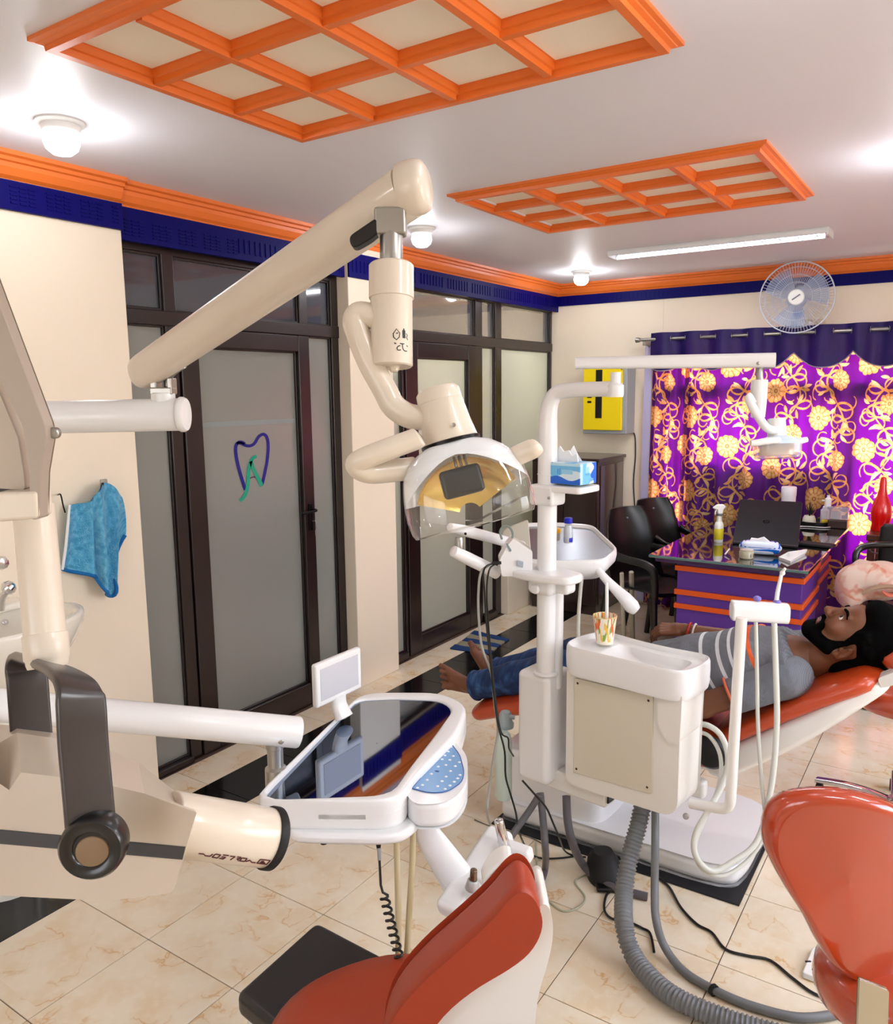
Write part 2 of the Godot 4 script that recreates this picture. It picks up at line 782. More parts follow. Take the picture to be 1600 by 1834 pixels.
# the ceiling bulbs (two rows are in view) and the tube lights
func lamps() -> void:
	var spots := [[-2.48, -1.56, "large lit ceiling bulb in white holder above the washbasin wall"], [-2.52, -3.59, "lit ceiling bulb behind the raised lamp arm, by the cornice"],
		[-2.49, -5.57, "small lit ceiling bulb in the corner between both cornices"], [-0.24, -3.55, ""], [1.85, -3.57, ""], [-0.32, -1.56, ""], [1.85, -1.56, ""], [-2.2, 0.9, ""], [1.85, 0.5, ""]]  # the last pair, behind the camera, is added to light front faces
	for i in spots.size():
		var s: Array = spots[i]
		var p := Vector3(s[0], 2.6, s[1])
		var t := thing("ceiling_bulb", s[2] if s[2] else "lit ceiling bulb in white holder out of view over the aisle", "light bulb", p, "round ceiling bulbs", 0.0)
		if not s[2]:
			t.set_meta("group", "ceiling bulbs out of view")
		obj("holder", Geo.new().lathe([Vector2(0.0, 0.0), Vector2(0.074, 0.0), Vector2(0.074, -0.005), Vector2(0.068, -0.01), Vector2(0.06, -0.012), Vector2(0.057, -0.026), Vector2(0.054, -0.03), Vector2(0, -0.03)], p, Vector3.UP, 32), M.white_plastic, t)
		obj("bulb", Geo.new().lathe([Vector2(0.03, -0.028), Vector2(0.045, -0.032), Vector2(0.053, -0.044), Vector2(0.055, -0.062), Vector2(0.048, -0.082), Vector2(0.03, -0.097), Vector2(0.0, -0.102)], p, Vector3.UP, 28), M.bulb, t)
		var l := OmniLight3D.new()
		l.name = "bulb_light"
		l.light_color = LAMP_COLOR
		l.light_energy = LAMP_ENERGY
		l.light_size = 0.05
		l.omni_range = 14.0
		l.omni_attenuation = 2.0
		l.shadow_enabled = true
		t.add_child(l, true)
		l.position = Vector3(0, -0.085, 0)
	tube_light(Vector3(-1.37, 2.6, -4.95), "long ceiling tube light with open louvres near the back wall")
	tube_light(Vector3(0.9, 2.6, -0.9), "added unseen ceiling tube light with louvres overhead")  # this and the next tube are unseen, added for more even light
	tube_light(Vector3(1.3, 2.6, -2.6), "added unseen ceiling tube light with louvres on the far side")


func tube_light(p: Vector3, label: String) -> void:
	var t := thing("tube_light", label, "ceiling light", p)
	var w := 1.26
	var g := Geo.new()
	g.box(p + Vector3(-w / 2, -0.008, -0.085), p + Vector3(w / 2, 0, 0.085), 0.002)
	g.box(p + Vector3(-w / 2, -0.03, -0.09), p + Vector3(w / 2, -0.008, -0.085), 0.001)
	g.box(p + Vector3(-w / 2, -0.03, 0.085), p + Vector3(w / 2, -0.008, 0.09), 0.001)
	g.box(p + Vector3(-w / 2, -0.04, -0.088), p + Vector3(-w / 2 + 0.012, -0.008, 0.088), 0.002)
	g.box(p + Vector3(w / 2 - 0.012, -0.04, -0.088), p + Vector3(w / 2, -0.008, 0.088), 0.002)
	obj("housing", g, M.white_metal, t)
	for s in [-1.0, 1.0]:
		var r := Geo.new()
		for i in 2:
			r.sheet([[p + Vector3(-w / 2 + 0.014, -0.01, s * 0.012), p + Vector3(w / 2 - 0.014, -0.01, s * 0.012)], [p + Vector3(-w / 2 + 0.014, -0.016, s * 0.055), p + Vector3(w / 2 - 0.014, -0.016, s * 0.055)], [p + Vector3(-w / 2 + 0.014, -0.03, s * 0.084), p + Vector3(w / 2 - 0.014, -0.03, s * 0.084)]])
			break
		obj("reflector", r, M.reflector, t)
	obj("tube", Geo.new().rod(p + Vector3(-w / 2 + 0.03, -0.032, 0), p + Vector3(w / 2 - 0.03, -0.032, 0), 0.013), M.tube_glow, t)
	for i in 13:
		var x := -w / 2 + 0.06 + i * (w - 0.12) / 12.0
		obj("louvre", Geo.new().slab(PackedVector2Array([Vector2(-0.082, -0.04), Vector2(0.082, -0.04), Vector2(0.05, -0.024), Vector2(0.02, -0.03), Vector2(-0.02, -0.03), Vector2(-0.05, -0.024)]), p + Vector3(x - 0.004, 0, 0), Basis(Vector3.BACK, Vector3.UP, Vector3.LEFT) , -0.008, 0.0005, 1), M.reflector, t)
	var a := AreaLight3D.new()
	a.name = "tube_area_light"
	a.area_size = Vector2(w - 0.1, 0.12)
	a.light_color = LAMP_COLOR
	a.light_energy = TUBE_ENERGY
	a.area_range = 14.0
	a.area_attenuation = 2.0
	a.shadow_enabled = true
	t.add_child(a, true)
	a.rotation_degrees = Vector3(-90, 0, 0)
	a.position = Vector3(0, -0.05, 0)


func make_materials() -> void:
	M.white_plastic = mat(Color(0.93, 0.93, 0.92), 0.35)
	M.white_metal = mat(Color(0.9, 0.9, 0.9), 0.4)
	M.reflector = mat(Color(0.86, 0.87, 0.9), 0.22, 0.6)
	M.bulb = mat(Color(1, 1, 1), 0.5)
	M.bulb.emission_enabled = true
	M.bulb.emission = Color(0.95, 0.98, 1.0)
	M.bulb.emission_energy_multiplier = 2.0
	M.tube_glow = mat(Color(1, 1, 1), 0.5)
	M.tube_glow.emission_enabled = true
	M.tube_glow.emission = Color(0.95, 0.98, 1.0)
	M.tube_glow.emission_energy_multiplier = 1.6
	# walls and trim
	M.wall = tri_map(mat(Color(0.955, 0.905, 0.82), 0.55), 0.6)
	M.wall.normal_enabled = true
	M.wall.normal_texture = noise_tex(0.02, [], 256, 5, true, 1.5)
	M.wall.normal_scale = 0.25
	M.ceiling = mat(Color(0.90, 0.895, 0.92), 0.5)
	M.blue = mat(Color(0.02, 0.01, 0.38), 0.5, 0.0, 0.25)
	M.orange = coat(mat(Color(0.92, 0.46, 0.15), 0.42), 0.2, 0.3)
	M.cream_panel = mat(Color(0.97, 0.93, 0.85), 0.6)
	M.frame = coat(mat(Color(0.105, 0.05, 0.045), 0.32), 0.3, 0.15)
	M.frosted = mat(Color(0.6, 0.61, 0.59, 0.94), 0.24)
	M.frosted.metallic_specular = 0.9
	M.frosted.transparency = BaseMaterial3D.TRANSPARENCY_ALPHA
	M.frosted.backlight_enabled = true
	M.frosted.backlight = Color(0.6, 0.62, 0.6)
	M.clear = glass(Color(0.34, 0.36, 0.4), 0.74, 0.05)
	M.clear.metallic_specular = 0.9
	M.dark_metal = mat(Color(0.12, 0.1, 0.1), 0.3, 0.8)
	M.chrome = mat(Color(0.85, 0.85, 0.86), 0.12, 1.0)
	M.steel = mat(Color(0.68, 0.67, 0.65), 0.32, 0.9)
	M.black = mat(Color(0.02, 0.02, 0.022), 0.35)
	M.rubber = mat(Color(0.03, 0.03, 0.035), 0.6)
	# the marbled floor tiles
	var im := Image.create(768, 768, false, Image.FORMAT_RGB8)
	var n1 := noise_at(0.006, 4, 3)
	var n2 := noise_at(0.0045, 5, 11)
	var n3 := noise_at(0.03, 3, 5)
	for y in 768:
		for x in 768:
			var a: float = n1.get_noise_2d(x, y)
			var r: float = n2.get_noise_2d(x + a * 60.0, y)
			var vein := pow(clampf(1.0 - absf(r) * 16.0, 0.0, 1.0), 2.0) * clampf(a * 2.4 + 0.25, 0.0, 1.0)
			var c := Color(0.93, 0.88, 0.785).lerp(Color(0.91, 0.83, 0.70), clampf(a * 1.4 + 0.3, 0.0, 1.0))
			c = c.lerp(Color(0.83, 0.63, 0.40), vein * 0.7)
			c = c.lerp(Color(0.96, 0.92, 0.85), clampf(n3.get_noise_2d(x, y) * 0.5, 0.0, 0.4))
			im.set_pixel(x, y, c)
	M.tile = mat(Color.WHITE, 0.16)
	M.tile.albedo_texture = ImageTexture.create_from_image(im)
	M.grout = mat(Color(0.34, 0.26, 0.22), 0.8)
	M.black_tile = mat(Color.WHITE, 0.14)
	M.black_tile.albedo_texture = noise_tex(0.02, [[0.0, Color(0.012, 0.014, 0.014)], [0.55, Color(0.03, 0.036, 0.035)], [0.78, Color(0.05, 0.06, 0.055)], [1.0, Color(0.3, 0.32, 0.3)]], 512, 5)
	# dental plastics
	M.ivory = coat(mat(Color(0.885, 0.835, 0.765), 0.32), 0.35, 0.1)
	M.pearl = coat(mat(Color(0.925, 0.925, 0.925), 0.3), 0.35, 0.1)
	M.warm_white = coat(mat(Color(0.92, 0.91, 0.885), 0.32), 0.35, 0.1)
	M.panel_cream = mat(Color(0.86, 0.83, 0.76), 0.45)
	M.grey_hose = mat(Color(0.46, 0.47, 0.48), 0.38)
	M.tan_hose = mat(Color(0.8, 0.74, 0.58), 0.45)
	M.white_hose = mat(Color(0.82, 0.82, 0.78), 0.4)
	M.vinyl = coat(mat(Color(0.76, 0.27, 0.10), 0.34), 0.5, 0.12)
	M.vinyl.normal_enabled = true
	M.vinyl.normal_texture = noise_tex(0.09, [], 256, 3, true, 1.2)
	M.vinyl.normal_scale = 0.12
	M.vinyl_matte = mat(Color(0.64, 0.225, 0.11), 0.45)
	M.pad = coat(mat(Color(0.075, 0.07, 0.082), 0.45), 0.3, 0.25)
	M.hair = mat(Color(0.03, 0.028, 0.028), 0.9, 0.0, 0.15)
	M.gloss_vinyl = coat(mat(Color(0.70, 0.235, 0.085), 0.22), 1.0, 0.04)


func build_room() -> void:
	# floor slab under the tiles
	struct("floor", Geo.new().box(Vector3(-3.3, -0.15, -6.5), Vector3(2.7, -0.004, 2.2), 0.001), M.grout)
	var floor_node: Node3D = get_node("floor")
	var variants := []
	for i in 12:
		var g := Geo.new()
		g.rbox(Vector3.ZERO, Vector3(1, 0.02, 1), 0.001, 1)
		variants.append(g)
	# marble: x lines every 0.395, rows 0.4 deep; a black band runs along the door wall
	var cols := [[-3.0, -2.782, 0], [-2.782, -2.514, 1]]
	for i in 13:
		cols.append([-2.514 + 0.395 * i, -2.514 + 0.395 * (i + 1), 0])
	for c in cols:
		var shift := -0.08 if c[0] > -1.4 else 0.0
		for r in 21:
			var z1: float = 1.783 - 0.4 * r + shift
			var z0: float = maxf(z1 - 0.4, -6.2)
			z1 = minf(z1, 1.78)
			if z1 - z0 < 0.03:
				continue
			# tiles far from anything the picture can show stay joined below
			if c[0] > 0.1 or z1 > -0.35 and c[0] > -2.6:
				continue
			floor_tile(floor_node, Vector3((c[0] + c[1]) / 2, -0.006, (z0 + z1) / 2), c[1] - c[0] - 0.003, z1 - z0 - 0.003, c[2] == 1)
	var rest := Geo.new()
	rest.box(Vector3(0.25, -0.012, -6.2), Vector3(2.4, 0.0, 1.78), 0.001)
	rest.box(Vector3(-2.5, -0.012, -0.22), Vector3(0.25, 0.0, 1.78), 0.001)
	var rn := obj("tile_field", rest, tri_map(M.tile.duplicate(), 0.9), floor_node)
	rn.set_meta("kind", "stuff")
	# walls
	var wl := Geo.new()
	wl.box(Vector3(-3.2, 0, -2.085), Vector3(-2.95, 2.6, 1.8), 0.004)
	struct("wall_left", wl, M.wall)
	struct("wall_column", Geo.new().box(Vector3(-3.2, 0, -3.885), Vector3(-2.95, 2.6, -3.49), 0.006), M.wall, "cream painted pier between the two dark door frames", "pier")
	struct("wall_dado", Geo.new().box(Vector3(-3.2, 0, -6.2), Vector3(-2.965, 0.36, -5.335), 0.005), M.wall)
	var lintel := Geo.new()
	lintel.box(Vector3(-3.2, 2.395, -3.49), Vector3(-2.99, 2.6, -2.085), 0.002)
	lintel.box(Vector3(-3.2, 2.395, -6.2), Vector3(-2.99, 2.6, -3.885), 0.002)
	struct("wall_lintel", lintel, M.wall)
	var wr := Geo.new()
	wr.box(Vector3(2.4, 0, -6.5), Vector3(2.6, 2.6, -4.2), 0.004)
	wr.box(Vector3(2.4, 0, -1.6), Vector3(2.6, 2.6, 2.0), 0.004)
	wr.box(Vector3(2.4, 0, -4.2), Vector3(2.6, 0.9, -1.6), 0.004)
	wr.box(Vector3(2.4, 2.2, -4.2), Vector3(2.6, 2.6, -1.6), 0.004)
	struct("wall_right", wr, M.wall)
	var w5 := thing("window_5", "added unseen side wall window that fills the room with daylight", "window", Vector3(2.5, 0.9, -2.9))  # unseen window, added to let fill daylight in from the side
	w5.set_meta("kind", "structure")
	for b in [[Vector3(2.46, 0.9, -4.2), Vector3(2.54, 2.2, -4.14)], [Vector3(2.46, 0.9, -1.66), Vector3(2.54, 2.2, -1.6)], [Vector3(2.46, 0.9, -2.93), Vector3(2.54, 2.2, -2.87)], [Vector3(2.46, 0.9, -4.14), Vector3(2.54, 0.95, -1.66)], [Vector3(2.46, 2.15, -4.14), Vector3(2.54, 2.2, -1.66)]]:
		obj("frame_bar", Geo.new().box(b[0], b[1], 0.004), M.frame, w5)
	for b in [[-4.14, -2.93], [-2.87, -1.66]]:
		obj("pane", Geo.new().box(Vector3(2.498, 0.95, b[0]), Vector3(2.502, 2.15, b[1]), 0.0005), glass(Color(0.5, 0.5, 0.5), 0.3), w5)
	var wf := Geo.new()
	wf.box(Vector3(-3.2, 0, 1.8), Vector3(-1.6, 2.6, 2.0), 0.004)
	wf.box(Vector3(0.4, 0, 1.8), Vector3(2.6, 2.6, 2.0), 0.004)
	wf.box(Vector3(-1.6, 0, 1.8), Vector3(0.4, 0.95, 2.0), 0.004)
	wf.box(Vector3(-1.6, 2.1, 1.8), Vector3(0.4, 2.6, 2.0), 0.004)
	struct("wall_front", wf, M.wall)
	var w4 := thing("window_4", "added unseen window behind the viewer for soft fill daylight", "window", Vector3(-0.6, 0.95, 1.9))  # added behind the camera so that skylight softens the front faces
	w4.set_meta("kind", "structure")
	for b in [[Vector3(-1.6, 0.95, 1.86), Vector3(-1.54, 2.1, 1.94)], [Vector3(0.34, 0.95, 1.86), Vector3(0.4, 2.1, 1.94)], [Vector3(-0.63, 0.95, 1.86), Vector3(-0.57, 2.1, 1.94)], [Vector3(-1.54, 0.95, 1.86), Vector3(0.34, 1.0, 1.94)], [Vector3(-1.54, 2.05, 1.86), Vector3(0.34, 2.1, 1.94)]]:
		obj("frame_bar", Geo.new().box(b[0], b[1], 0.004), M.frame, w4)
	for b in [[-1.54, -0.63], [-0.57, 0.34]]:
		obj("pane", Geo.new().box(Vector3(b[0], 1.0, 1.898), Vector3(b[1], 2.05, 1.902), 0.0005), glass(Color(0.5, 0.5, 0.5), 0.5), w4)
	# the ceiling leaves two shallow wells for the slatted panels
	var cl := Geo.new()
	cl.box(Vector3(-3.4, 2.6, -6.7), Vector3(-1.94, 2.75, 2.2), 0.00005)
	cl.box(Vector3(-0.72, 2.6, -6.7), Vector3(2.8, 2.75, 2.2), 0.00005)
	cl.box(Vector3(-1.94, 2.6, -1.21), Vector3(-0.72, 2.75, 2.2), 0.00005)
	cl.box(Vector3(-1.94, 2.6, -3.11), Vector3(-0.72, 2.75, -2.07), 0.00005)
	cl.box(Vector3(-1.94, 2.6, -6.7), Vector3(-0.72, 2.75, -3.98), 0.00005)
	cl.box(Vector3(-1.94, 2.66, -3.98), Vector3(-0.72, 2.75, -1.21), 0.001)
	struct("ceiling", cl, M.ceiling)
	# rooms behind the glass doors
	var behind := Geo.new()
	behind.box(Vector3(-5.0, 0, -6.6), Vector3(-4.8, 2.6, 0.0), 0.002)
	behind.box(Vector3(-4.8, 0, -6.6), Vector3(-3.2, 2.6, -6.45), 0.002)
	behind.box(Vector3(-4.8, 0, -3.75), Vector3(-3.2, 2.6, -3.6), 0.002)
	behind.box(Vector3(-4.8, 0, -1.75), Vector3(-3.2, 2.6, -1.6), 0.002)
	struct("wall_behind_doors", behind, M.wall)
	struct("floor_behind_doors", Geo.new().box(Vector3(-5.0, -0.15, -6.6), Vector3(-3.2, -0.002, -1.5), 0.001), M.grout)
	struct("ceiling_behind_doors", Geo.new().box(Vector3(-5.0, 2.6, -6.6), Vector3(-3.4, 2.75, -1.5), 0.001), M.ceiling)
	for s in [[Vector3(-3.62, 2.0, -4.5), 1.1], [Vector3(-3.62, 1.9, -5.8), 1.0]]:  # added bulbs stand in for the unseen backlight of the far panes
		var p: Vector3 = s[0]
		var t := thing("ceiling_bulb", "added unseen bulb that lights the far frosted panes from behind", "light bulb", p + Vector3(0, 0.15, 0), "added bulbs behind the far frosted panes")
		obj("holder", Geo.new().lathe([Vector2(0, 0.15), Vector2(0.03, 0.15), Vector2(0.025, 0.11), Vector2(0, 0.11)], p, Vector3.UP, 20).rod(p + Vector3(0, 0.14, 0), Vector3(p.x, 2.6, p.z), 0.006), M.white_plastic, t)
		obj("bulb", Geo.new().ball(p + Vector3(0, 0.07, 0), 0.055), M.bulb, t)
		var l := OmniLight3D.new()
		l.name = "side_room_light"
		l.light_energy = s[1]
		l.light_color = Color(1.0, 0.95, 0.86)
		l.light_size = 0.05
		l.omni_range = 8.0
		l.omni_attenuation = 2.0
		l.shadow_enabled = true
		t.add_child(l, true)
		l.position = Vector3(0, -0.08, 0)


func floor_tile(parent: Node3D, c: Vector3, w: float, d: float, black: bool) -> void:
	var g := Geo.new()
	g.rbox(c + Vector3(0, 0, 0), Vector3(w, 0.012, d), 0.0012, 1)
	var o := Vector2(rng.randf(), rng.randf())
	var q := rng.randi() % 4
	for i in g.u.size():
		var p := Vector2(g.v[i].x - c.x, g.v[i].z - c.z).rotated(q * PI / 2)
		g.u[i] = o + p * (0.95 if not black else 1.5)
	var m: StandardMaterial3D = M.black_tile if black else M.tile
	obj("tile", g, m, parent)


# a run of moulding: the profile (out from the wall, height) swept between two points on the wall
func moulding(g: Geo, a: Vector3, b: Vector3, outward: Vector3, prof: Array, mitre_a := 0.0, mitre_b := 0.0) -> void:
	var d := (b - a).normalized()
	var ra := []
	var rb := []
	for p in prof:
		ra.append(a + outward * p.x + Vector3.UP * p.y + d * p.x * mitre_a)
		rb.append(b + outward * p.x + Vector3.UP * p.y - d * p.x * mitre_b)
	# separate faces so that the steps stay crisp
	for i in prof.size():
		var j := (i + 1) % prof.size()
		g.sheet([[ra[i], rb[i]], [ra[j], rb[j]]])
	for r in [ra, rb]:
		var t0 := g.t.size()
		var c := Vector3.ZERO
		for p in r:
			c += p
		c /= r.size()
		var nn := -d if r == ra else d
		var ci := g.vert(c, nn)
		for i in r.size():
			var i1 := g.vert(r[i], nn)
			var i2 := g.vert(r[(i + 1) % r.size()], nn)
			g.tri(ci, i1, i2)
		g.orient(t0)


func build_ceiling() -> void:
	# cornice: orange crown moulding over a blue band with small raised blocks
	var crown := [Vector2(0, 2.505), Vector2(0.012, 2.505), Vector2(0.016, 2.515), Vector2(0.03, 2.525), Vector2(0.044, 2.55), Vector2(0.048, 2.565), Vector2(0.06, 2.568), Vector2(0.064, 2.58), Vector2(0.078, 2.585), Vector2(0.08, 2.6), Vector2(0, 2.6)]
	var small := []
	for p in crown:
		small.append(Vector2(p.x * 0.85, 2.6 - (2.6 - p.y) * 0.72))
	var runs := [[Vector3(-2.965, 0, 1.8), Vector3(-2.965, 0, -2.085), Vector3.RIGHT, crown, 0.0, 0.0], [Vector3(-2.99, 0, -2.085), Vector3(-2.99, 0, -6.2), Vector3.RIGHT, crown, 0.0, 1.0]]
	var k := 1
	for r in runs:
		var g := Geo.new()
		moulding(g, r[0], r[1], r[2], r[3], r[4], r[5])
		struct("trim_%d" % k, g, M.orange)
		k += 1
	var gb := Geo.new()
	moulding(gb, Vector3(-2.99, 0, -6.2), Vector3(2.4, 0, -6.2), Vector3.BACK, crown, 1.0, 0.0)
	struct("trim_%d" % k, gb, M.orange)
	k += 1
	# blue bands
	var bands := [[Vector3(-2.952, 2.405, -2.085), Vector3(-2.932, 2.508, 1.8)], [Vector3(-2.995, 2.375, -3.49), Vector3(-2.972, 2.508, -2.086)], [Vector3(-2.952, 2.375, -3.885), Vector3(-2.94, 2.508, -3.49)],
		[Vector3(-2.995, 2.385, -6.2), Vector3(-2.972, 2.508, -3.885)], [Vector3(-2.972, 2.43, -6.2), Vector3(2.4, 2.508, -6.18)]]
	for b in bands:
		var n := struct("trim_%d" % k, Geo.new().box(b[0], b[1], 0.002), M.blue)
		k += 1
		# a relief of little blocks in groups
		var lo: Vector3 = b[0]
		var hi: Vector3 = b[1]
		var on_x := hi.x - lo.x > 1.0
		var length := hi.x - lo.x if on_x else hi.z - lo.z
		var g := Geo.new()
		var s := 0.03
		var i := 0
		while s < minf(length, 4.4) - 0.03:
			var w := 0.012
			if not on_x:
				if hi.z - s < -2.7:
					if i % 9 != 8:
						g.box(Vector3(hi.x - 0.001, lo.y + 0.03, hi.z - s - 0.012), Vector3(hi.x + 0.004, lo.y + 0.095, hi.z - s), 0.0015)
				elif i % 4 != 3:
					for e in 5:
						g.box(Vector3(hi.x - 0.001, lo.y + 0.022 + e * 0.014, hi.z - s - 0.026), Vector3(hi.x + 0.0035, lo.y + 0.029 + e * 0.014, hi.z - s), 0.001)
			else:
				g.box(Vector3(lo.x + s, lo.y + 0.018, hi.z - 0.001), Vector3(lo.x + s + w, lo.y + 0.06, hi.z + 0.002), 0.001)
			s += 0.034
			i += 1
		if g.v.size():
			obj("relief_blocks", g, M.blue, n).set_meta("kind", "stuff")
	# two coffered panels of orange slats with cream boards
	coffer(Vector2(-1.97, -1.17), Vector2(-0.675, -2.11), "orange slatted ceiling panel over the aisle, cut by the top edge", 2.57)
	coffer(Vector2(-2.01, -3.06), Vector2(-0.68, -4.02), "smaller looking orange slatted ceiling panel before the tube light", 2.57)


func coffer(a: Vector2, b: Vector2, label: String, low: float) -> void:
	var t := thing("ceiling_grid", label, "ceiling panel", Vector3((a.x + b.x) / 2, 2.6, (a.y + b.y) / 2))
	var z0 := b.y
	var z1 := a.y
	var edge := 0.075
	var bar := 0.062
	var prof := [Vector2(0, 2.6), Vector2(0, low + 0.02), Vector2(0.012, low + 0.018), Vector2(0.014, low + 0.016), Vector2(0.026, low + 0.012), Vector2(0.028, low), Vector2(0.05, low), Vector2(0.052, low + 0.016), Vector2(0.06, low + 0.018), Vector2(0.062, low + 0.036), Vector2(0.07, low + 0.038), Vector2(0.072, 2.645), Vector2(0.035, 2.645), Vector2(0.035, 2.6)]
	var c := [Vector3(a.x, 0, z0), Vector3(b.x, 0, z0), Vector3(b.x, 0, z1), Vector3(a.x, 0, z1)]
	for i in 4:
		var p: Vector3 = c[i]
		var q: Vector3 = c[(i + 1) % 4]
		var inw: Vector3 = Vector3.UP.cross(q - p).normalized()
		if inw.dot((c[0] + c[2]) / 2 - p) < 0:
			inw = -inw
		var g := Geo.new()
		moulding(g, p, q, inw, prof, 1.0, 1.0)
		obj("border_slat", g, M.orange, t)
	var xs := []
	for i in 5:
		xs.append(lerpf(a.x + edge - bar / 2, b.x - edge + bar / 2, i / 4.0))
	var zs := []
	for i in 4:
		zs.append(lerpf(z0 + edge - bar / 2, z1 - edge + bar / 2, i / 3.0))
	var mid := [Vector2(0, 2.645), Vector2(0.002, low + 0.038), Vector2(0.01, low + 0.036), Vector2(0.012, low + 0.018), Vector2(0.018, low + 0.016), Vector2(0.02, low + 0.002), Vector2(0.042, low + 0.002), Vector2(0.044, low + 0.016), Vector2(0.05, low + 0.018), Vector2(0.052, low + 0.036), Vector2(0.06, low + 0.038), Vector2(0.062, 2.645)]
	for i in range(1, 4):
		var g := Geo.new()
		moulding(g, Vector3(xs[i] - bar / 2, 0, z0 + 0.06), Vector3(xs[i] - bar / 2, 0, z1 - 0.06), Vector3.RIGHT, mid)
		obj("long_slat", g, M.orange, t)
	for j in range(1, 3):
		for i in 4:
			var g := Geo.new()
			var up := []
			for p in mid:
				up.append(Vector2(p.x, p.y + 0.0015 if p.y < 2.59 else p.y))
			moulding(g, Vector3(xs[i] + (bar / 2 - 0.022), 0, zs[j] - bar / 2), Vector3(xs[i + 1] - (bar / 2 - 0.022), 0, zs[j] - bar / 2), Vector3.BACK, up)
			obj("cross_slat", g, M.orange, t)
	for j in 3:
		for i in 4:
			obj("board", Geo.new().box(Vector3(xs[i] + 0.02, 2.607, zs[j] + 0.02), Vector3(xs[i + 1] - 0.02, 2.62, zs[j + 1] - 0.02), 0.002), M.cream_panel, t)

const FX := -3.03     # front face of the door frames
const GX := -3.055    # the glass

func member(parent: Node3D, called: String, y0: float, y1: float, z0: float, z1: float, x1 := -3.03, deep := 0.07) -> void:
	obj(called, Geo.new().box(Vector3(x1 - deep, y0, minf(z0, z1)), Vector3(x1, y1, maxf(z0, z1)), 0.005, 2), M.frame, parent)


func pane(parent: Node3D, y0: float, y1: float, z0: float, z1: float, m: Material) -> void:
	obj("pane", Geo.new().box(Vector3(GX - 0.006, y0 - 0.008, minf(z0, z1) - 0.008), Vector3(GX, y1 + 0.008, maxf(z0, z1) + 0.008), 0.001, 1), m, parent)
	# glazing beads round the pane
	var g := Geo.new()
	var lo := minf(z0, z1)
	var hi := maxf(z0, z1)
	g.box(Vector3(GX, y0 - 0.004, lo - 0.004), Vector3(GX + 0.014, y0 + 0.008, hi + 0.004), 0.003)
	g.box(Vector3(GX, y1 - 0.008, lo - 0.004), Vector3(GX + 0.014, y1 + 0.004, hi + 0.004), 0.003)
	g.box(Vector3(GX, y0, lo - 0.004), Vector3(GX + 0.014, y1, lo + 0.008), 0.003)
	g.box(Vector3(GX, y0, hi - 0.008), Vector3(GX + 0.014, y1, hi + 0.004), 0.003)
	obj("glazing_bead", g, M.frame, parent)


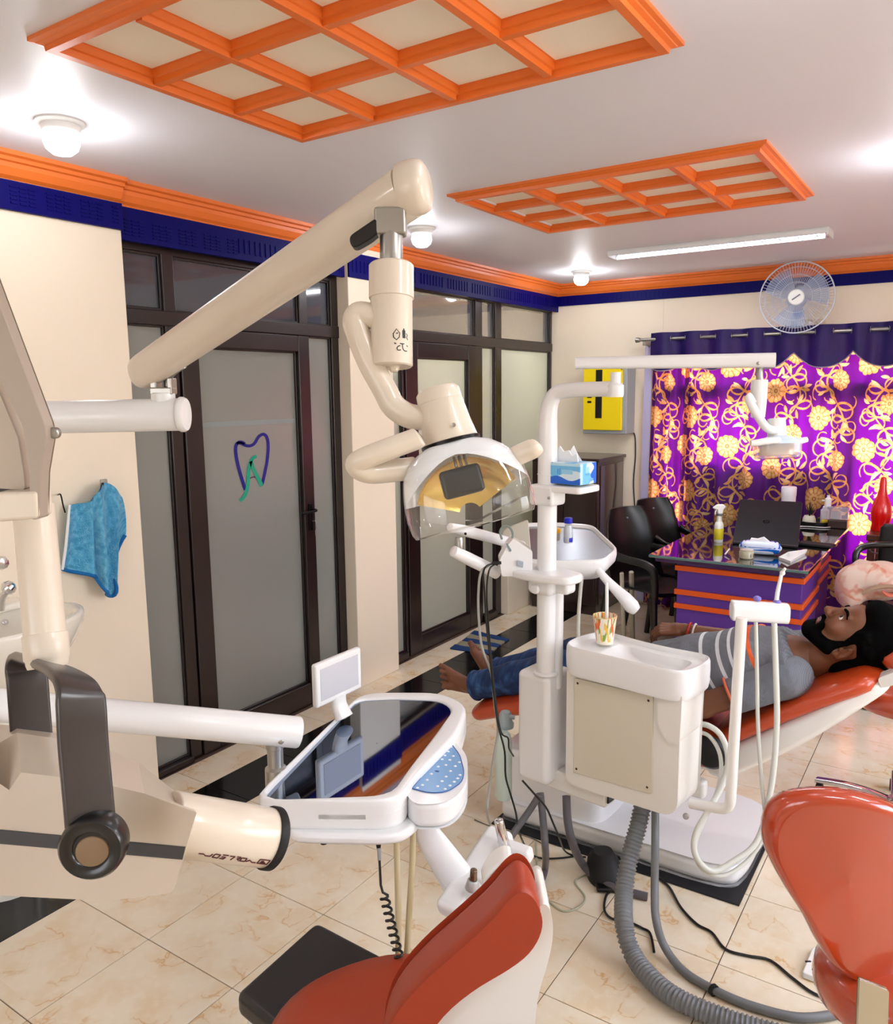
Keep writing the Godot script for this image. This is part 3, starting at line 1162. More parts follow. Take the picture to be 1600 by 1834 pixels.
func build_doors() -> void:
	# bay one: side light, door with the tooth sign, side light, three panes over
	var w1 := thing("window_1", "dark brown fixed frame with side panes and transom around the tooth sign door", "window frame", Vector3(FX, 0, -2.8))
	w1.set_meta("kind", "structure")
	member(w1, "head_rail", 2.352, 2.402, -2.085, -3.49)
	member(w1, "transom_rail", 2.047, 2.112, -2.085, -3.49, -3.024)
	member(w1, "jamb", 0.0, 2.36, -2.085, -2.116)
	member(w1, "post", 0.0, 2.36, -2.33, -2.394)
	member(w1, "post", 0.0, 2.36, -3.182, -3.243)
	member(w1, "jamb", 0.0, 2.36, -3.43, -3.49)
	member(w1, "sill", 0.0, 0.03, -2.116, -2.33, -3.01)
	member(w1, "sill", 0.0, 0.055, -3.243, -3.43, -3.01)
	pane(w1, 2.115, 2.35, -2.116, -2.328, M.clear)
	pane(w1, 2.112, 2.35, -2.395, -3.182, M.clear)
	pane(w1, 2.112, 2.35, -3.243, -3.43, M.clear)
	pane(w1, 0.03, 2.047, -2.118, -2.33, M.frosted)
	pane(w1, 0.055, 2.047, -3.246, -3.43, M.frosted)
	var d1 := thing("door_1", "dark brown door with one frosted pane and a blue and green tooth sign", "door", Vector3(FX, 0, -2.8))
	d1.set_meta("kind", "structure")
	member(d1, "stile", 0.006, 2.046, -2.398, -2.5, -3.02, 0.045)
	member(d1, "stile", 0.006, 2.046, -3.155, -3.238, -3.02, 0.045)
	member(d1, "top_rail", 1.962, 2.046, -2.5, -3.155, -3.021, 0.044)
	member(d1, "bottom_rail", 0.006, 0.13, -2.5, -3.155, -3.021, 0.044)
	pane(d1, 0.13, 1.962, -2.5, -3.155, M.frosted)
	obj("reflection_band", Geo.new().box(Vector3(GX, 1.588, -3.15), Vector3(GX + 0.001, 1.612, -2.505), 0.0003), mat(Color(0.55, 0.58, 0.58), 0.4), d1)  # flat pale strip standing in for a reflection on the glass
	# the sign: a tooth drawn in blue, crossed by a green letter
	var place := func(q: Vector2) -> Vector3: return Vector3(GX + 0.0018, 1.545 - (q.y - 1305.0) * 0.001018 + (q.x - 670.0) * 0.00002, -2.709 - (q.x - 590.0) * 0.00143)
	var nn := func(_q: Vector2) -> Vector3: return Vector3.RIGHT
	var blue := []
	blue.append(bez(Vector2(632, 1578), Vector2(618, 1520), Vector2(600, 1450), Vector2(597, 1388)) + bez(Vector2(597, 1385), Vector2(594, 1345), Vector2(615, 1325), Vector2(640, 1352), 8))
	blue.append(bez(Vector2(604, 1346), Vector2(625, 1338), Vector2(632, 1362), Vector2(660, 1364), 8) + bez(Vector2(662, 1364), Vector2(700, 1362), Vector2(690, 1318), Vector2(728, 1312), 10) + bez(Vector2(730, 1312), Vector2(765, 1320), Vector2(748, 1420), Vector2(738, 1470), 10) + bez(Vector2(737, 1472), Vector2(728, 1510), Vector2(720, 1540), Vector2(712, 1566), 6))
	obj("tooth_sign", Geo.new().strokes(blue, 15.0, place, nn), mat(Color(0.06, 0.09, 0.5), 0.35), d1)
	var green := []
	green.append(bez(Vector2(692, 1420), Vector2(668, 1418), Vector2(656, 1450), Vector2(652, 1490)) + bez(Vector2(651, 1495), Vector2(645, 1560), Vector2(642, 1610), Vector2(604, 1628)))
	green.append(bez(Vector2(664, 1440), Vector2(676, 1500), Vector2(698, 1530), Vector2(711, 1572)))
	obj("letter_sign", Geo.new().strokes(green, 17.0, place, func(_q: Vector2) -> Vector3: return Vector3.RIGHT), mat(Color(0.03, 0.62, 0.5), 0.35), d1).position.x += 0.0006
	obj("letter_bar", Geo.new().strokes([[Vector2(656, 1524), Vector2(670, 1520), Vector2(686, 1523)]], 6.0, place, nn), mat(Color(0.35, 0.12, 0.3), 0.35), d1).position.x += 0.0003
	var hd := obj("handle", Geo.new().box(Vector3(-3.02, 0.995, -3.212), Vector3(-3.012, 1.145, -3.182), 0.003).tube([Vector3(-3.012, 1.112, -3.197), Vector3(-2.975, 1.112, -3.197), Vector3(-2.966, 1.111, -3.175), Vector3(-2.966, 1.109, -3.08)], 0.0075, 10, 4), M.dark_metal, d1)
	obj("key", Geo.new().tube([Vector3(-3.005, 1.05, -3.197), Vector3(-2.985, 1.052, -3.197), Vector3(-2.98, 1.035, -3.2), Vector3(-2.985, 1.0, -3.2)], 0.003, 6, 3).rbox(Vector3(-2.984, 0.985, -3.2), Vector3(0.003, 0.03, 0.012), 0.001), M.steel, hd)
	# bay two
	var w2 := thing("window_2", "dark brown fixed frame with side panes and transom in the far bay", "window frame", Vector3(FX, 0, -5.0))
	w2.set_meta("kind", "structure")
	member(w2, "head_rail", 2.385, 2.42, -3.885, -6.2)
	member(w2, "transom_rail", 2.062, 2.13, -3.885, -6.2, -3.024)
	member(w2, "jamb", 0.0, 2.4, -3.885, -3.955)
	member(w2, "post", 0.0, 2.06, -4.08, -4.105)
	member(w2, "post", 0.0, 2.4, -4.97, -5.063)
	member(w2, "post", 0.0, 2.4, -5.25, -5.345)
	member(w2, "jamb", 0.36, 2.4, -6.17, -6.2)
	member(w2, "sill", 0.0, 0.05, -3.955, -4.08, -3.01)
	member(w2, "sill", 0.0, 0.05, -5.063, -5.25, -3.01)
	member(w2, "sill", 0.36, 0.42, -5.345, -6.17, -3.01)
	pane(w2, 2.13, 2.387, -3.955, -4.97, M.clear)
	pane(w2, 2.13, 2.387, -5.063, -5.25, M.clear)
	pane(w2, 2.13, 2.387, -5.345, -6.17, M.clear)
	pane(w2, 0.05, 2.06, -3.955, -4.08, M.frosted)
	pane(w2, 0.05, 2.06, -5.063, -5.25, M.frosted)
	pane(w2, 0.42, 2.06, -5.345, -6.17, M.frosted)
	var d2 := thing("door_2", "dark brown frosted door in the far bay behind the second dental unit", "door", Vector3(FX, 0, -4.54))
	d2.set_meta("kind", "structure")
	member(d2, "stile", 0.006, 2.061, -4.108, -4.24, -3.02, 0.045)
	member(d2, "stile", 0.006, 2.061, -4.86, -4.967, -3.02, 0.045)
	member(d2, "top_rail", 1.962, 2.061, -4.24, -4.86, -3.021, 0.044)
	member(d2, "bottom_rail", 0.006, 0.12, -4.24, -4.86, -3.021, 0.044)
	pane(d2, 0.12, 1.962, -4.24, -4.86, M.frosted)
	obj("handle", Geo.new().box(Vector3(-3.02, 1.0, -4.93), Vector3(-3.012, 1.13, -4.905), 0.003).tube([Vector3(-3.012, 1.1, -4.917), Vector3(-2.97, 1.1, -4.917), Vector3(-2.965, 1.1, -4.82)], 0.007, 8, 4), M.dark_metal, d2)


func stamp(im: Image, p: Vector2, r: float, c: Color) -> void:
	var s := im.get_width()
	var k := int(ceil(r))
	for y in range(-k, k + 1):
		for x in range(-k, k + 1):
			if x * x + y * y <= r * r:
				im.set_pixel(posmod(int(p.x) + x, s), posmod(int(p.y) + y, s), c)


func curl(im: Image, p: Vector2, dir: float, bend: float, length: float, r0: float, c: Color, leafy := false) -> Vector2:
	var n := int(length / 2.0)
	for i in n:
		var w := float(i) / n
		var r := r0 * (1.0 - 0.6 * w)
		if leafy:
			r = r0 * sin(PI * clampf(w * 0.92 + 0.06, 0.0, 1.0))
		stamp(im, p, r, c if (i / 9) % 5 != 4 else c.darkened(0.12))
		p += Vector2.from_angle(dir) * 2.0
		dir += bend * (1.0 + w * 1.8)
	return p


func curtain_picture() -> ImageTexture:
	var s := 1024
	var im := Image.create(s, s, false, Image.FORMAT_RGB8)
	im.fill(Color(0.37, 0.05, 0.53))
	var gold := Color(0.93, 0.69, 0.38)
	var pale := Color(0.98, 0.82, 0.55)
	var dark := Color(0.66, 0.42, 0.2)
	var r := RandomNumberGenerator.new()
	r.seed = 8
	var flowers := []
	for half in 3:
		var ox := 341.0 * half
		for rep in 2:
			var oy := 512.0 * rep + 171.0 * half
			var b := Vector2(ox + 170.0, oy)
			# the winding stem
			for i in 256:
				var y := i * 2.0
				stamp(im, b + Vector2(72.0 * sin(y * TAU / 512.0), y), 4.6, gold)
			for e in 6:
				var y := 20.0 + e * 84.0 + r.randf_range(-16, 16)
				var q := b + Vector2(72.0 * sin(y * TAU / 512.0), y)
				var sg := 1.0 if e % 2 == 0 else -1.0
				curl(im, q, -PI / 2 + sg * r.randf_range(0.6, 1.1), sg * r.randf_range(0.016, 0.024), r.randf_range(190, 270), 8.5, gold)
				curl(im, q + Vector2(sg * 10, 10), PI / 2 - sg * r.randf_range(0.7, 1.2), -sg * r.randf_range(0.018, 0.028), r.randf_range(150, 230), 7.5, gold)
				curl(im, q, (0.2 if sg < 0 else PI - 0.2) + r.randf_range(-0.4, 0.4), -sg * 0.03, r.randf_range(110, 170), 7.0, gold)
				for k in 3:
					var a := r.randf() * TAU
					curl(im, q + Vector2.from_angle(a) * 26.0, a, r.randf_range(-0.02, 0.02), r.randf_range(52, 80), 11.0, pale if k else gold, true)
			flowers.append(b + Vector2(-118, 120 + r.randf_range(-20, 20)))
			flowers.append(b + Vector2(30, 372 + r.randf_range(-20, 20)))
	for fi in flowers.size():
		var f: Vector2 = flowers[fi]
		var big := 0.92 if fi % 2 == 0 else 0.76
		var tw := r.randf()
		for k in 11:
			stamp(im, f + Vector2.from_angle(tw + TAU * k / 11.0) * (62.0 + r.randf_range(-5, 7)) * big, 24.0 * big, gold)
		stamp(im, f, 66.0 * big, gold)
		for k in 11:
			for i in 26:
				stamp(im, f + Vector2.from_angle(tw + TAU * (k + 0.5) / 11.0) * (34.0 + i * 2.0) * big, 1.8, dark)
		for k in 11:
			stamp(im, f + Vector2.from_angle(tw + TAU * k / 11.0) * 56.0 * big, 13.0 * big, pale)
		for k in 9:
			stamp(im, f + Vector2.from_angle(tw + TAU * k / 9.0) * 28.0 * big, 11.0 * big, pale)
			stamp(im, f + Vector2.from_angle(tw + TAU * (k + 0.5) / 9.0) * 32.0 * big, 3.0, dark)
		stamp(im, f, 14.0 * big, dark)
		stamp(im, f, 8.0 * big, pale)
	return ImageTexture.create_from_image(im)


func drape(x0: float, x1: float, y0: Callable, y1: float, zc: float, fold: Callable, rows := 14, step := 0.012, scale := 1.1) -> Geo:
	var g := Geo.new()
	var k := int((x1 - x0) / step) + 1
	var base := g.v.size()
	var list := []
	for r in rows + 1:
		var w := float(r) / rows
		var row := []
		for i in k + 1:
			var x := lerpf(x0, x1, float(i) / k)
			var low: float = y0.call(x)
			var y := lerpf(y1, low, w)
			var f: Vector2 = fold.call(x, w)
			row.append(Vector3(x + f.x, y, zc + f.y))
		list.append(row)
	g.sheet(list)
	# cloth coordinates: metres along the folded cloth, and height
	var run := [0.0]
	for i in range(1, k + 1):
		run.append(run[i - 1] + list[rows / 2][i].distance_to(list[rows / 2][i - 1]))
	for r in rows + 1:
		for i in k + 1:
			g.u[base + r * (k + 1) + i] = Vector2(run[i], -list[r][i].y) / scale
	return g


func build_back_wall() -> void:
	# the wall round the curtained window
	var w := Geo.new()
	w.box(Vector3(-3.3, 0, -6.5), Vector3(-2.08, 2.6, -6.2), 0.002)
	w.box(Vector3(-2.08, 2.08, -6.5), Vector3(0.35, 2.6, -6.2), 0.002)
	w.box(Vector3(-2.08, 0, -6.5), Vector3(0.35, 0.5, -6.2), 0.002)
	w.box(Vector3(0.35, 0, -6.5), Vector3(2.6, 2.6, -6.2), 0.002)
	struct("wall_back", w, M.wall)
	var wn := thing("window_3", "curtained window with wooden frame bars showing dark through the purple curtain", "window", Vector3(-0.87, 0.5, -6.22))
	wn.set_meta("kind", "structure")
	for b in [[Vector3(-2.08, 0.5, -6.26), Vector3(-2.04, 2.08, -6.18)], [Vector3(0.31, 0.5, -6.26), Vector3(0.35, 2.08, -6.18)], [Vector3(-2.04, 2.03, -6.26), Vector3(0.31, 2.08, -6.18)], [Vector3(-2.04, 0.5, -6.26), Vector3(0.31, 0.55, -6.18)],
		[Vector3(-2.04, 1.66, -6.26), Vector3(0.31, 1.78, -6.16)], [Vector3(-1.86, 0.55, -6.26), Vector3(-1.79, 1.66, -6.16)], [Vector3(-1.27, 1.2, -6.26), Vector3(-1.23, 1.66, -6.18)], [Vector3(-0.78, 0.55, -6.26), Vector3(-0.7, 1.66, -6.16)], [Vector3(-0.16, 0.55, -6.26), Vector3(-0.1, 1.66, -6.16)]]:
		obj("frame_bar", Geo.new().box(b[0], b[1], 0.004), M.frame, wn)
	obj("lower_panel", Geo.new().box(Vector3(-1.79, 0.55, -6.25), Vector3(-0.78, 1.19, -6.165), 0.004), M.frame, wn)
	for b in [[-2.04, -1.86, 0.55, 1.66], [-1.79, -1.27, 1.19, 1.66], [-1.23, -0.78, 1.19, 1.66], [-0.7, -0.16, 0.55, 1.66], [-0.1, 0.31, 0.55, 1.66], [-2.04, 0.31, 1.78, 2.03]]:
		obj("pane", Geo.new().box(Vector3(b[0], b[2], -6.224), Vector3(b[1], b[3], -6.22), 0.0005), glass(Color(0.9, 0.95, 0.95), 0.06), wn)
	# curtains
	var cm := mat(Color.WHITE, 0.6)
	cm.albedo_texture = curtain_picture()
	cm.backlight_enabled = true
	cm.backlight = Color(1.0, 0.78, 0.8)
	cm.rim_enabled = true
	cm.rim = 0.3
	M.curtain = cm
	var fold := func(x: float, wd: float) -> Vector2:
		var a := x * TAU / 0.2 + sin(x * 7.0) * 0.8
		return Vector2(0.012 * cos(a * 2.0 + 1.0) * wd, 0.028 * sin(a) + 0.01 * sin(a * 2.3 + wd * 2.0) * wd)
	var fold2 := func(x: float, wd: float) -> Vector2:
		var a := x * TAU / 0.115 + 0.5
		return Vector2(-0.03 * wd, 0.03 * sin(a) + 0.006 * sin(a * 2.1))
	var lowest := func(_x: float) -> float: return 0.03
	var c1 := one("curtain", drape(-2.12, -1.82, lowest, 2.1, -6.1, fold2), cm, "narrow side panel of the purple and gold flowered curtain, left of the seam", "curtain")
	var g1 := Geo.new()
	g1.sheet([[Vector3(-2.2, 2.08, -6.15), Vector3(-2.135, 2.08, -6.13)], [Vector3(-2.21, 1.0, -6.15), Vector3(-2.14, 1.0, -6.13)], [Vector3(-2.225, 0.04, -6.15), Vector3(-2.15, 0.04, -6.13)]])
	for i in g1.v.size():
		g1.v[i] -= c1.position
	obj("lining", g1, mat(Color(0.78, 0.76, 0.9), 0.7), c1)
	one("curtain", drape(-1.87, 0.7, lowest, 2.1, -6.11, fold), cm, "wide purple curtain with gold flowers and scrolls behind the desk", "curtain")
	# the valance on its rod
	var rod := thing("curtain_rod", "steel curtain rod on brackets, threaded through the purple valance", "curtain rod", Vector3(-0.7, 2.12, -6.03))
	obj("pole", Geo.new().rod(Vector3(-2.2, 2.118, -6.03), Vector3(0.8, 2.118, -6.03), 0.0125), M.steel, rod)
	obj("finial", Geo.new().rod(Vector3(-2.235, 2.118, -6.03), Vector3(-2.2, 2.118, -6.03), 0.02, 0.018, 0.004), M.steel, rod)
	obj("bracket", Geo.new().rbox(Vector3(-2.17, 2.1, -6.115), Vector3(0.022, 0.05, 0.17), 0.004).rbox(Vector3(-2.17, 2.09, -6.195), Vector3(0.05, 0.09, 0.008), 0.003), M.steel, rod)
	var vm := mat(Color(0.16, 0.07, 0.42), 0.5)
	vm.backlight_enabled = true
	vm.backlight = Color(0.9, 0.32, 0.75)
	vm.albedo_texture = noise_tex(0.012, [[0.0, Color(0.55, 0.5, 0.8)], [0.5, Color(1, 1, 1)], [1.0, Color(1.0, 0.7, 0.9)]], 256, 4)
	var per := 0.222
	var vfold := func(x: float, wd: float) -> Vector2:
		var a := (x + 2.02) * TAU / per
		return Vector2(0.0, 0.028 * cos(a) + 0.012 + wd * 0.006 * sin(a * 1.7))
	var scallop := func(x: float) -> float:
		var ph := fposmod((x + 1.46) / 0.37, 1.0)
		return 1.875 + 0.105 * pow(absf(ph - 0.5) * 2.0, 2.2)
	var vt := thing("valance", "dark violet valance with scalloped edge and eyelets above the curtain", "curtain", Vector3(-0.7, 1.87, -6.03))
	obj("cloth", drape(-2.12, 0.8, scallop, 2.165, -6.03, vfold, 10, 0.0135, 0.8), vm, vt)
	var trim := Geo.new()
	var pts := []
	for i in 216:
		var x := -2.12 + 2.92 * i / 215.0
		var f: Vector2 = vfold.call(x, 1.0)
		pts.append(Vector3(x, scallop.call(x) + 0.004, -6.026 + f.y))
	trim.tube(pts, 0.0042, 6)
	obj("silver_braid", trim, mat(Color(0.6, 0.56, 0.62), 0.4, 0.3), vt)
	for i in 13:
		for e in [-0.32, 0.32]:
			var x: float = -2.02 + per * (i + 0.5 + e * 0.78)
			if x > 0.75 or x < -2.1:
				continue
			var f: Vector2 = vfold.call(x, 0.1)
			var ring := []
			for k in 13:
				var a := TAU * k / 12.0
				ring.append(Vector3(x + 0.006 * cos(a), 2.118 + 0.021 * sin(a), -6.03 + 0.021 * cos(a)))
			obj("eyelet", Geo.new().tube(ring, 0.0035, 6), M.steel, vt)
	build_fan()
	# yellow meter box
	var yb := thing("wall_box", "yellow fronted grey box with black slots hung on the back wall", "meter box", Vector3(-2.49, 1.4, -6.2))
	obj("case", Geo.new().box(Vector3(-2.66, 1.395, -6.2), Vector3(-2.29, 1.94, -6.02), 0.008, 2), mat(Color(0.62, 0.64, 0.66), 0.4), yb)
	obj("front_plate", Geo.new().box(Vector3(-2.652, 1.425, -6.024), Vector3(-2.325, 1.95, -6.0), 0.006, 2), mat(Color(0.97, 0.86, 0.02), 0.35), yb, "bright yellow front plate")
	obj("slot", Geo.new().box(Vector3(-2.545, 1.52, -6.004), Vector3(-2.49, 1.9, -5.996), 0.003), M.black, yb)
	obj("slot", Geo.new().box(Vector3(-2.615, 1.68, -6.003), Vector3(-2.578, 1.8, -5.997), 0.002), M.black, yb)
	obj("slot", Geo.new().box(Vector3(-2.613, 1.64, -6.003), Vector3(-2.58, 1.656, -5.997), 0.002), M.black, yb)
	var g := Geo.new()
	g.slab(PackedVector2Array([Vector2(-2.385, 1.948), Vector2(-2.327, 1.948), Vector2(-2.327, 1.89)]), Vector3(0, 0, -6.003), Basis.IDENTITY, 0.005, 0.001)
	obj("corner_mark", g, M.black, yb)
	one("wall_cable", Geo.new().tube([Vector3(-2.3, 1.41, -6.19), Vector3(-2.28, 1.36, -6.192), Vector3(-2.275, 1.2, -6.194), Vector3(-2.285, 1.0, -6.194), Vector3(-2.27, 0.8, -6.194), Vector3(-2.26, 0.6, -6.194)], 0.005, 8, 5), mat(Color(0.16, 0.16, 0.18), 0.5), "thin dark cable hanging from the yellow wall box", "cable")
	# wardrobe
	var wd := thing("wardrobe", "dark brown glossy cabinet with side mirroring the curtain, against the back wall", "cabinet", Vector3(-2.65, 0, -5.92))
	var wood := coat(mat(Color(0.17, 0.095, 0.085), 0.3), 0.6, 0.12)
	obj("body", Geo.new().box(Vector3(-2.93, 0.0, -6.19), Vector3(-2.37, 1.2, -5.66), 0.006, 2), wood, wd)
	obj("top", Geo.new().box(Vector3(-2.95, 1.2, -6.195), Vector3(-2.35, 1.228, -5.635), 0.008, 2), wood, wd)
	for i in 2:
		var d := obj("door", Geo.new().box(Vector3(-2.92 + 0.273 * i, 0.08, -5.662), Vector3(-2.652 + 0.273 * i, 1.185, -5.645), 0.005, 2), wood, wd)
		obj("handle", Geo.new().rod(Vector3(-2.665 + 0.034 * i, 0.62, -5.625), Vector3(-2.665 + 0.034 * i, 0.72, -5.625), 0.006).rod(Vector3(-2.665 + 0.034 * i, 0.63, -5.645), Vector3(-2.665 + 0.034 * i, 0.63, -5.625), 0.004).rod(Vector3(-2.665 + 0.034 * i, 0.71, -5.645), Vector3(-2.665 + 0.034 * i, 0.71, -5.625), 0.004), M.steel, d)
	obj("side_panel", Geo.new().box(Vector3(-2.372, 0.08, -6.16), Vector3(-2.362, 1.17, -5.7), 0.004), coat(mat(Color(0.22, 0.12, 0.11), 0.16), 1.0, 0.05), wd)  # smooth glossier side that mirrors the curtain


func build_fan() -> void:
	var c := Vector3(-1.075, 2.345, -5.92)
	var t := thing("wall_fan", "white wall fan with round wire guard above the curtain", "fan", Vector3(-1.0, 2.13, -6.2))
	var fw := Vector3(0.12, -0.05, 1.0).normalized()
	var sx := Vector3.UP.cross(fw).normalized()
	var sy := fw.cross(sx)
	var b := Basis(sx, sy, fw)
	var wire := Geo.new()
	var back := Geo.new()
	for e in 2:
		var g := wire if e == 0 else back
		var dz := 0.055 if e == 0 else -0.06
		for r in [0.05, 0.1, 0.15, 0.2]:
			var ring := []
			for k in 41:
				var a := TAU * k / 40.0
				ring.append(c + b * Vector3(cos(a) * r, sin(a) * r, dz * (1.0 - pow(r / 0.232, 4.0))))
			g.tube(ring, 0.0013, 5)
		for k in 72:
			var a := TAU * k / 72.0
			var line := []
			for i in 6:
				var r := 0.045 + 0.187 * i / 5.0
				line.append(c + b * Vector3(cos(a) * r, sin(a) * r, dz * (1.0 - pow(r / 0.232, 4.0))))
			g.tube(line, 0.0011, 4, 0, false)
	var rim := []
	for k in 61:
		var a := TAU * k / 60.0
		rim.append(c + b * Vector3(cos(a), sin(a), 0) * 0.233)
	wire.tube(rim, 0.0045, 8)
	var wm := mat(Color(0.8, 0.82, 0.88), 0.35)
	obj("front_guard", wire, wm, t)
	obj("rear_guard", back, wm, t)
	var bm := mat(Color(0.62, 0.7, 0.84, 0.55), 0.3)
	bm.transparency = BaseMaterial3D.TRANSPARENCY_ALPHA
	for k in 3:
		var g := Geo.new()
		var rows := []
		for i in 9:
			var r := 0.03 + 0.165 * i / 8.0
			var row := []
			for j in 7:
				var w := (j / 6.0 - 0.5)
				var a := TAU * k / 3.0 + 0.5 + w * (1.5 - 0.4 * i / 8.0) - r * 1.2
				row.append(c + b * Vector3(cos(a) * r, sin(a) * r, w * 0.06))
			rows.append(row)
		g.sheet(rows)
		obj("blade", g, bm, t)
	obj("hub", Geo.new().lathe([Vector2(0, 0.03), Vector2(0.03, 0.028), Vector2(0.036, 0.02), Vector2(0.036, -0.02), Vector2(0, -0.02)], c, fw, 24), M.white_plastic, t)
	var bd := obj("badge", Geo.new().lathe([Vector2(0, 0.066), Vector2(0.046, 0.063), Vector2(0.052, 0.056), Vector2(0.05, 0.048), Vector2(0, 0.046)], c, fw, 28), M.white_plastic, t)
	obj("badge_slash", Geo.new().rbox(c + b * Vector3(0, 0, 0.0665), Vector3(0.06, 0.008, 0.002), 0.0008, 1, b * Basis(Vector3.BACK, 0.6)), mat(Color(0.35, 0.35, 0.45), 0.4), bd)
	obj("motor", Geo.new().lathe([Vector2(0, -0.03), Vector2(0.06, -0.035), Vector2(0.068, -0.06), Vector2(0.062, -0.13), Vector2(0.04, -0.16), Vector2(0, -0.165)], c, fw, 28), mat(Color(0.55, 0.6, 0.78), 0.35), t)
	obj("neck", Geo.new().tube([c + b * Vector3(0, -0.04, -0.1), c + b * Vector3(0, -0.1, -0.08), c + b * Vector3(0.0, -0.16, -0.12), Vector3(-1.02, 2.17, -6.17)], [0.03, 0.034, 0.032, 0.03], 14, 5), M.white_plastic, t)
	obj("control_knob", Geo.new().lathe([Vector2(0, 0.0), Vector2(0.03, 0.0), Vector2(0.03, 0.015), Vector2(0.026, 0.02), Vector2(0, 0.02)], c + b * Vector3(0.01, -0.105, -0.055), fw, 20), mat(Color(0.2, 0.35, 0.75), 0.35), t)
	obj("red_button", Geo.new().lathe([Vector2(0, 0.0), Vector2(0.014, 0.0), Vector2(0.013, 0.008), Vector2(0, 0.01)], c + b * Vector3(0.01, -0.07, -0.05), fw, 16), mat(Color(0.85, 0.2, 0.16), 0.35), t)
	obj("wall_plate", Geo.new().box(Vector3(-1.07, 2.125, -6.2), Vector3(-0.93, 2.215, -6.16), 0.008, 2), mat(Color(0.86, 0.8, 0.68), 0.4), t)

var CB := Basis(Vector3(0.83337, 0, -0.55273), Vector3.UP, Vector3(0.55273, 0, 0.83337))   # turned like the lens: for the near arm and the scanner
var UB := Basis(Vector3(0.99027, 0, 0.13917), Vector3.UP, Vector3(-0.13917, 0, 0.99027))   # the second dental unit stands turned by eight degrees

func cp(d: float) -> Vector3:
	return CB.z * -d


func up(x: float, y: float, z := 0.0) -> Vector3:
	return UB * Vector3(x, y, z - 2.197)


func build_things() -> void:
	near_light()
	scanner()
	near_tray()
	near_chair()
	stools()
	far_unit()
	far_chair()
	person()
	desk()
	desk_things()
	waiting_chairs()
	corner_things()
	basin()
	hoses()


# flat-faced hull from rings of points
func facets(g: Geo, rings: Array, caps := true) -> void:
	var k: int = rings[0].size()
	var cen := Vector3.ZERO
	for r in rings:
		for p in r:
			cen += p
	cen /= rings.size() * k
	for i in rings.size() - 1:
		for j in k:
			var q := [rings[i][j], rings[i][(j + 1) % k], rings[i + 1][(j + 1) % k], rings[i + 1][j]]
			var nn: Vector3 = (q[2] - q[0]).cross(q[3] - q[1]).normalized()
			if nn.dot((q[0] + q[2]) * 0.5 - cen) < 0.0:
				nn = -nn
			var t0 := g.t.size()
			var id := []
			for p in q:
				id.append(g.vert(p, nn))
			g.tri(id[0], id[1], id[2])
			g.tri(id[0], id[2], id[3])
			g.orient(t0)
	if caps:
		for r in [rings[0], rings[-1]]:
			var c := Vector3.ZERO
			for p in r:
				c += p
			c /= k
			var nn := Vector3.ZERO
			for j in k:
				nn += (r[j] - c).cross(r[(j + 1) % k] - c)
			nn = nn.normalized()
			if nn.dot(c - cen) < 0.0:
				nn = -nn
			var t0 := g.t.size()
			var ci := g.vert(c, nn)
			for j in k:
				var a := g.vert(r[j], nn)
				var b := g.vert(r[(j + 1) % k], nn)
				g.tri(ci, a, b)
			g.orient(t0)


# a band of rectangular section along a path
func strap(g: Geo, path: Array, across: Vector3, w: float, th: float, smooth := 6) -> void:
	var pts := []
	for i in path.size() - 1:
		var p0: Vector3 = path[maxi(i - 1, 0)]
		var p3: Vector3 = path[mini(i + 2, path.size() - 1)]
		for k in smooth:
			pts.append((path[i] as Vector3).cubic_interpolate(path[i + 1], p0, p3, float(k) / smooth))
	pts.append(path[-1])
	var rings := []
	for i in pts.size():
		var d: Vector3 = (pts[mini(i + 1, pts.size() - 1)] - pts[maxi(i - 1, 0)]).normalized()
		var s := (across - d * across.dot(d)).normalized()
		var o := d.cross(s)
		var e := minf(th * 0.3, 0.003)
		var r := []
		for q in [[w / 2 - e, -th / 2], [w / 2, -th / 2 + e], [w / 2, th / 2 - e], [w / 2 - e, th / 2], [-w / 2 + e, th / 2], [-w / 2, th / 2 - e], [-w / 2, -th / 2 + e], [-w / 2 + e, -th / 2]]:
			r.append(pts[i] + s * q[0] + o * q[1])
		rings.append(r)
	g.loft(rings)


func bolt(at: Vector3, out: Vector3, r: float) -> Geo:
	return Geo.new().lathe([Vector2(0, r * 0.55), Vector2(r * 0.5, r * 0.5), Vector2(r * 0.85, r * 0.3), Vector2(r, 0), Vector2(r, -r * 0.8), Vector2(0, -r * 0.8)], at, out, 18, 60.0)


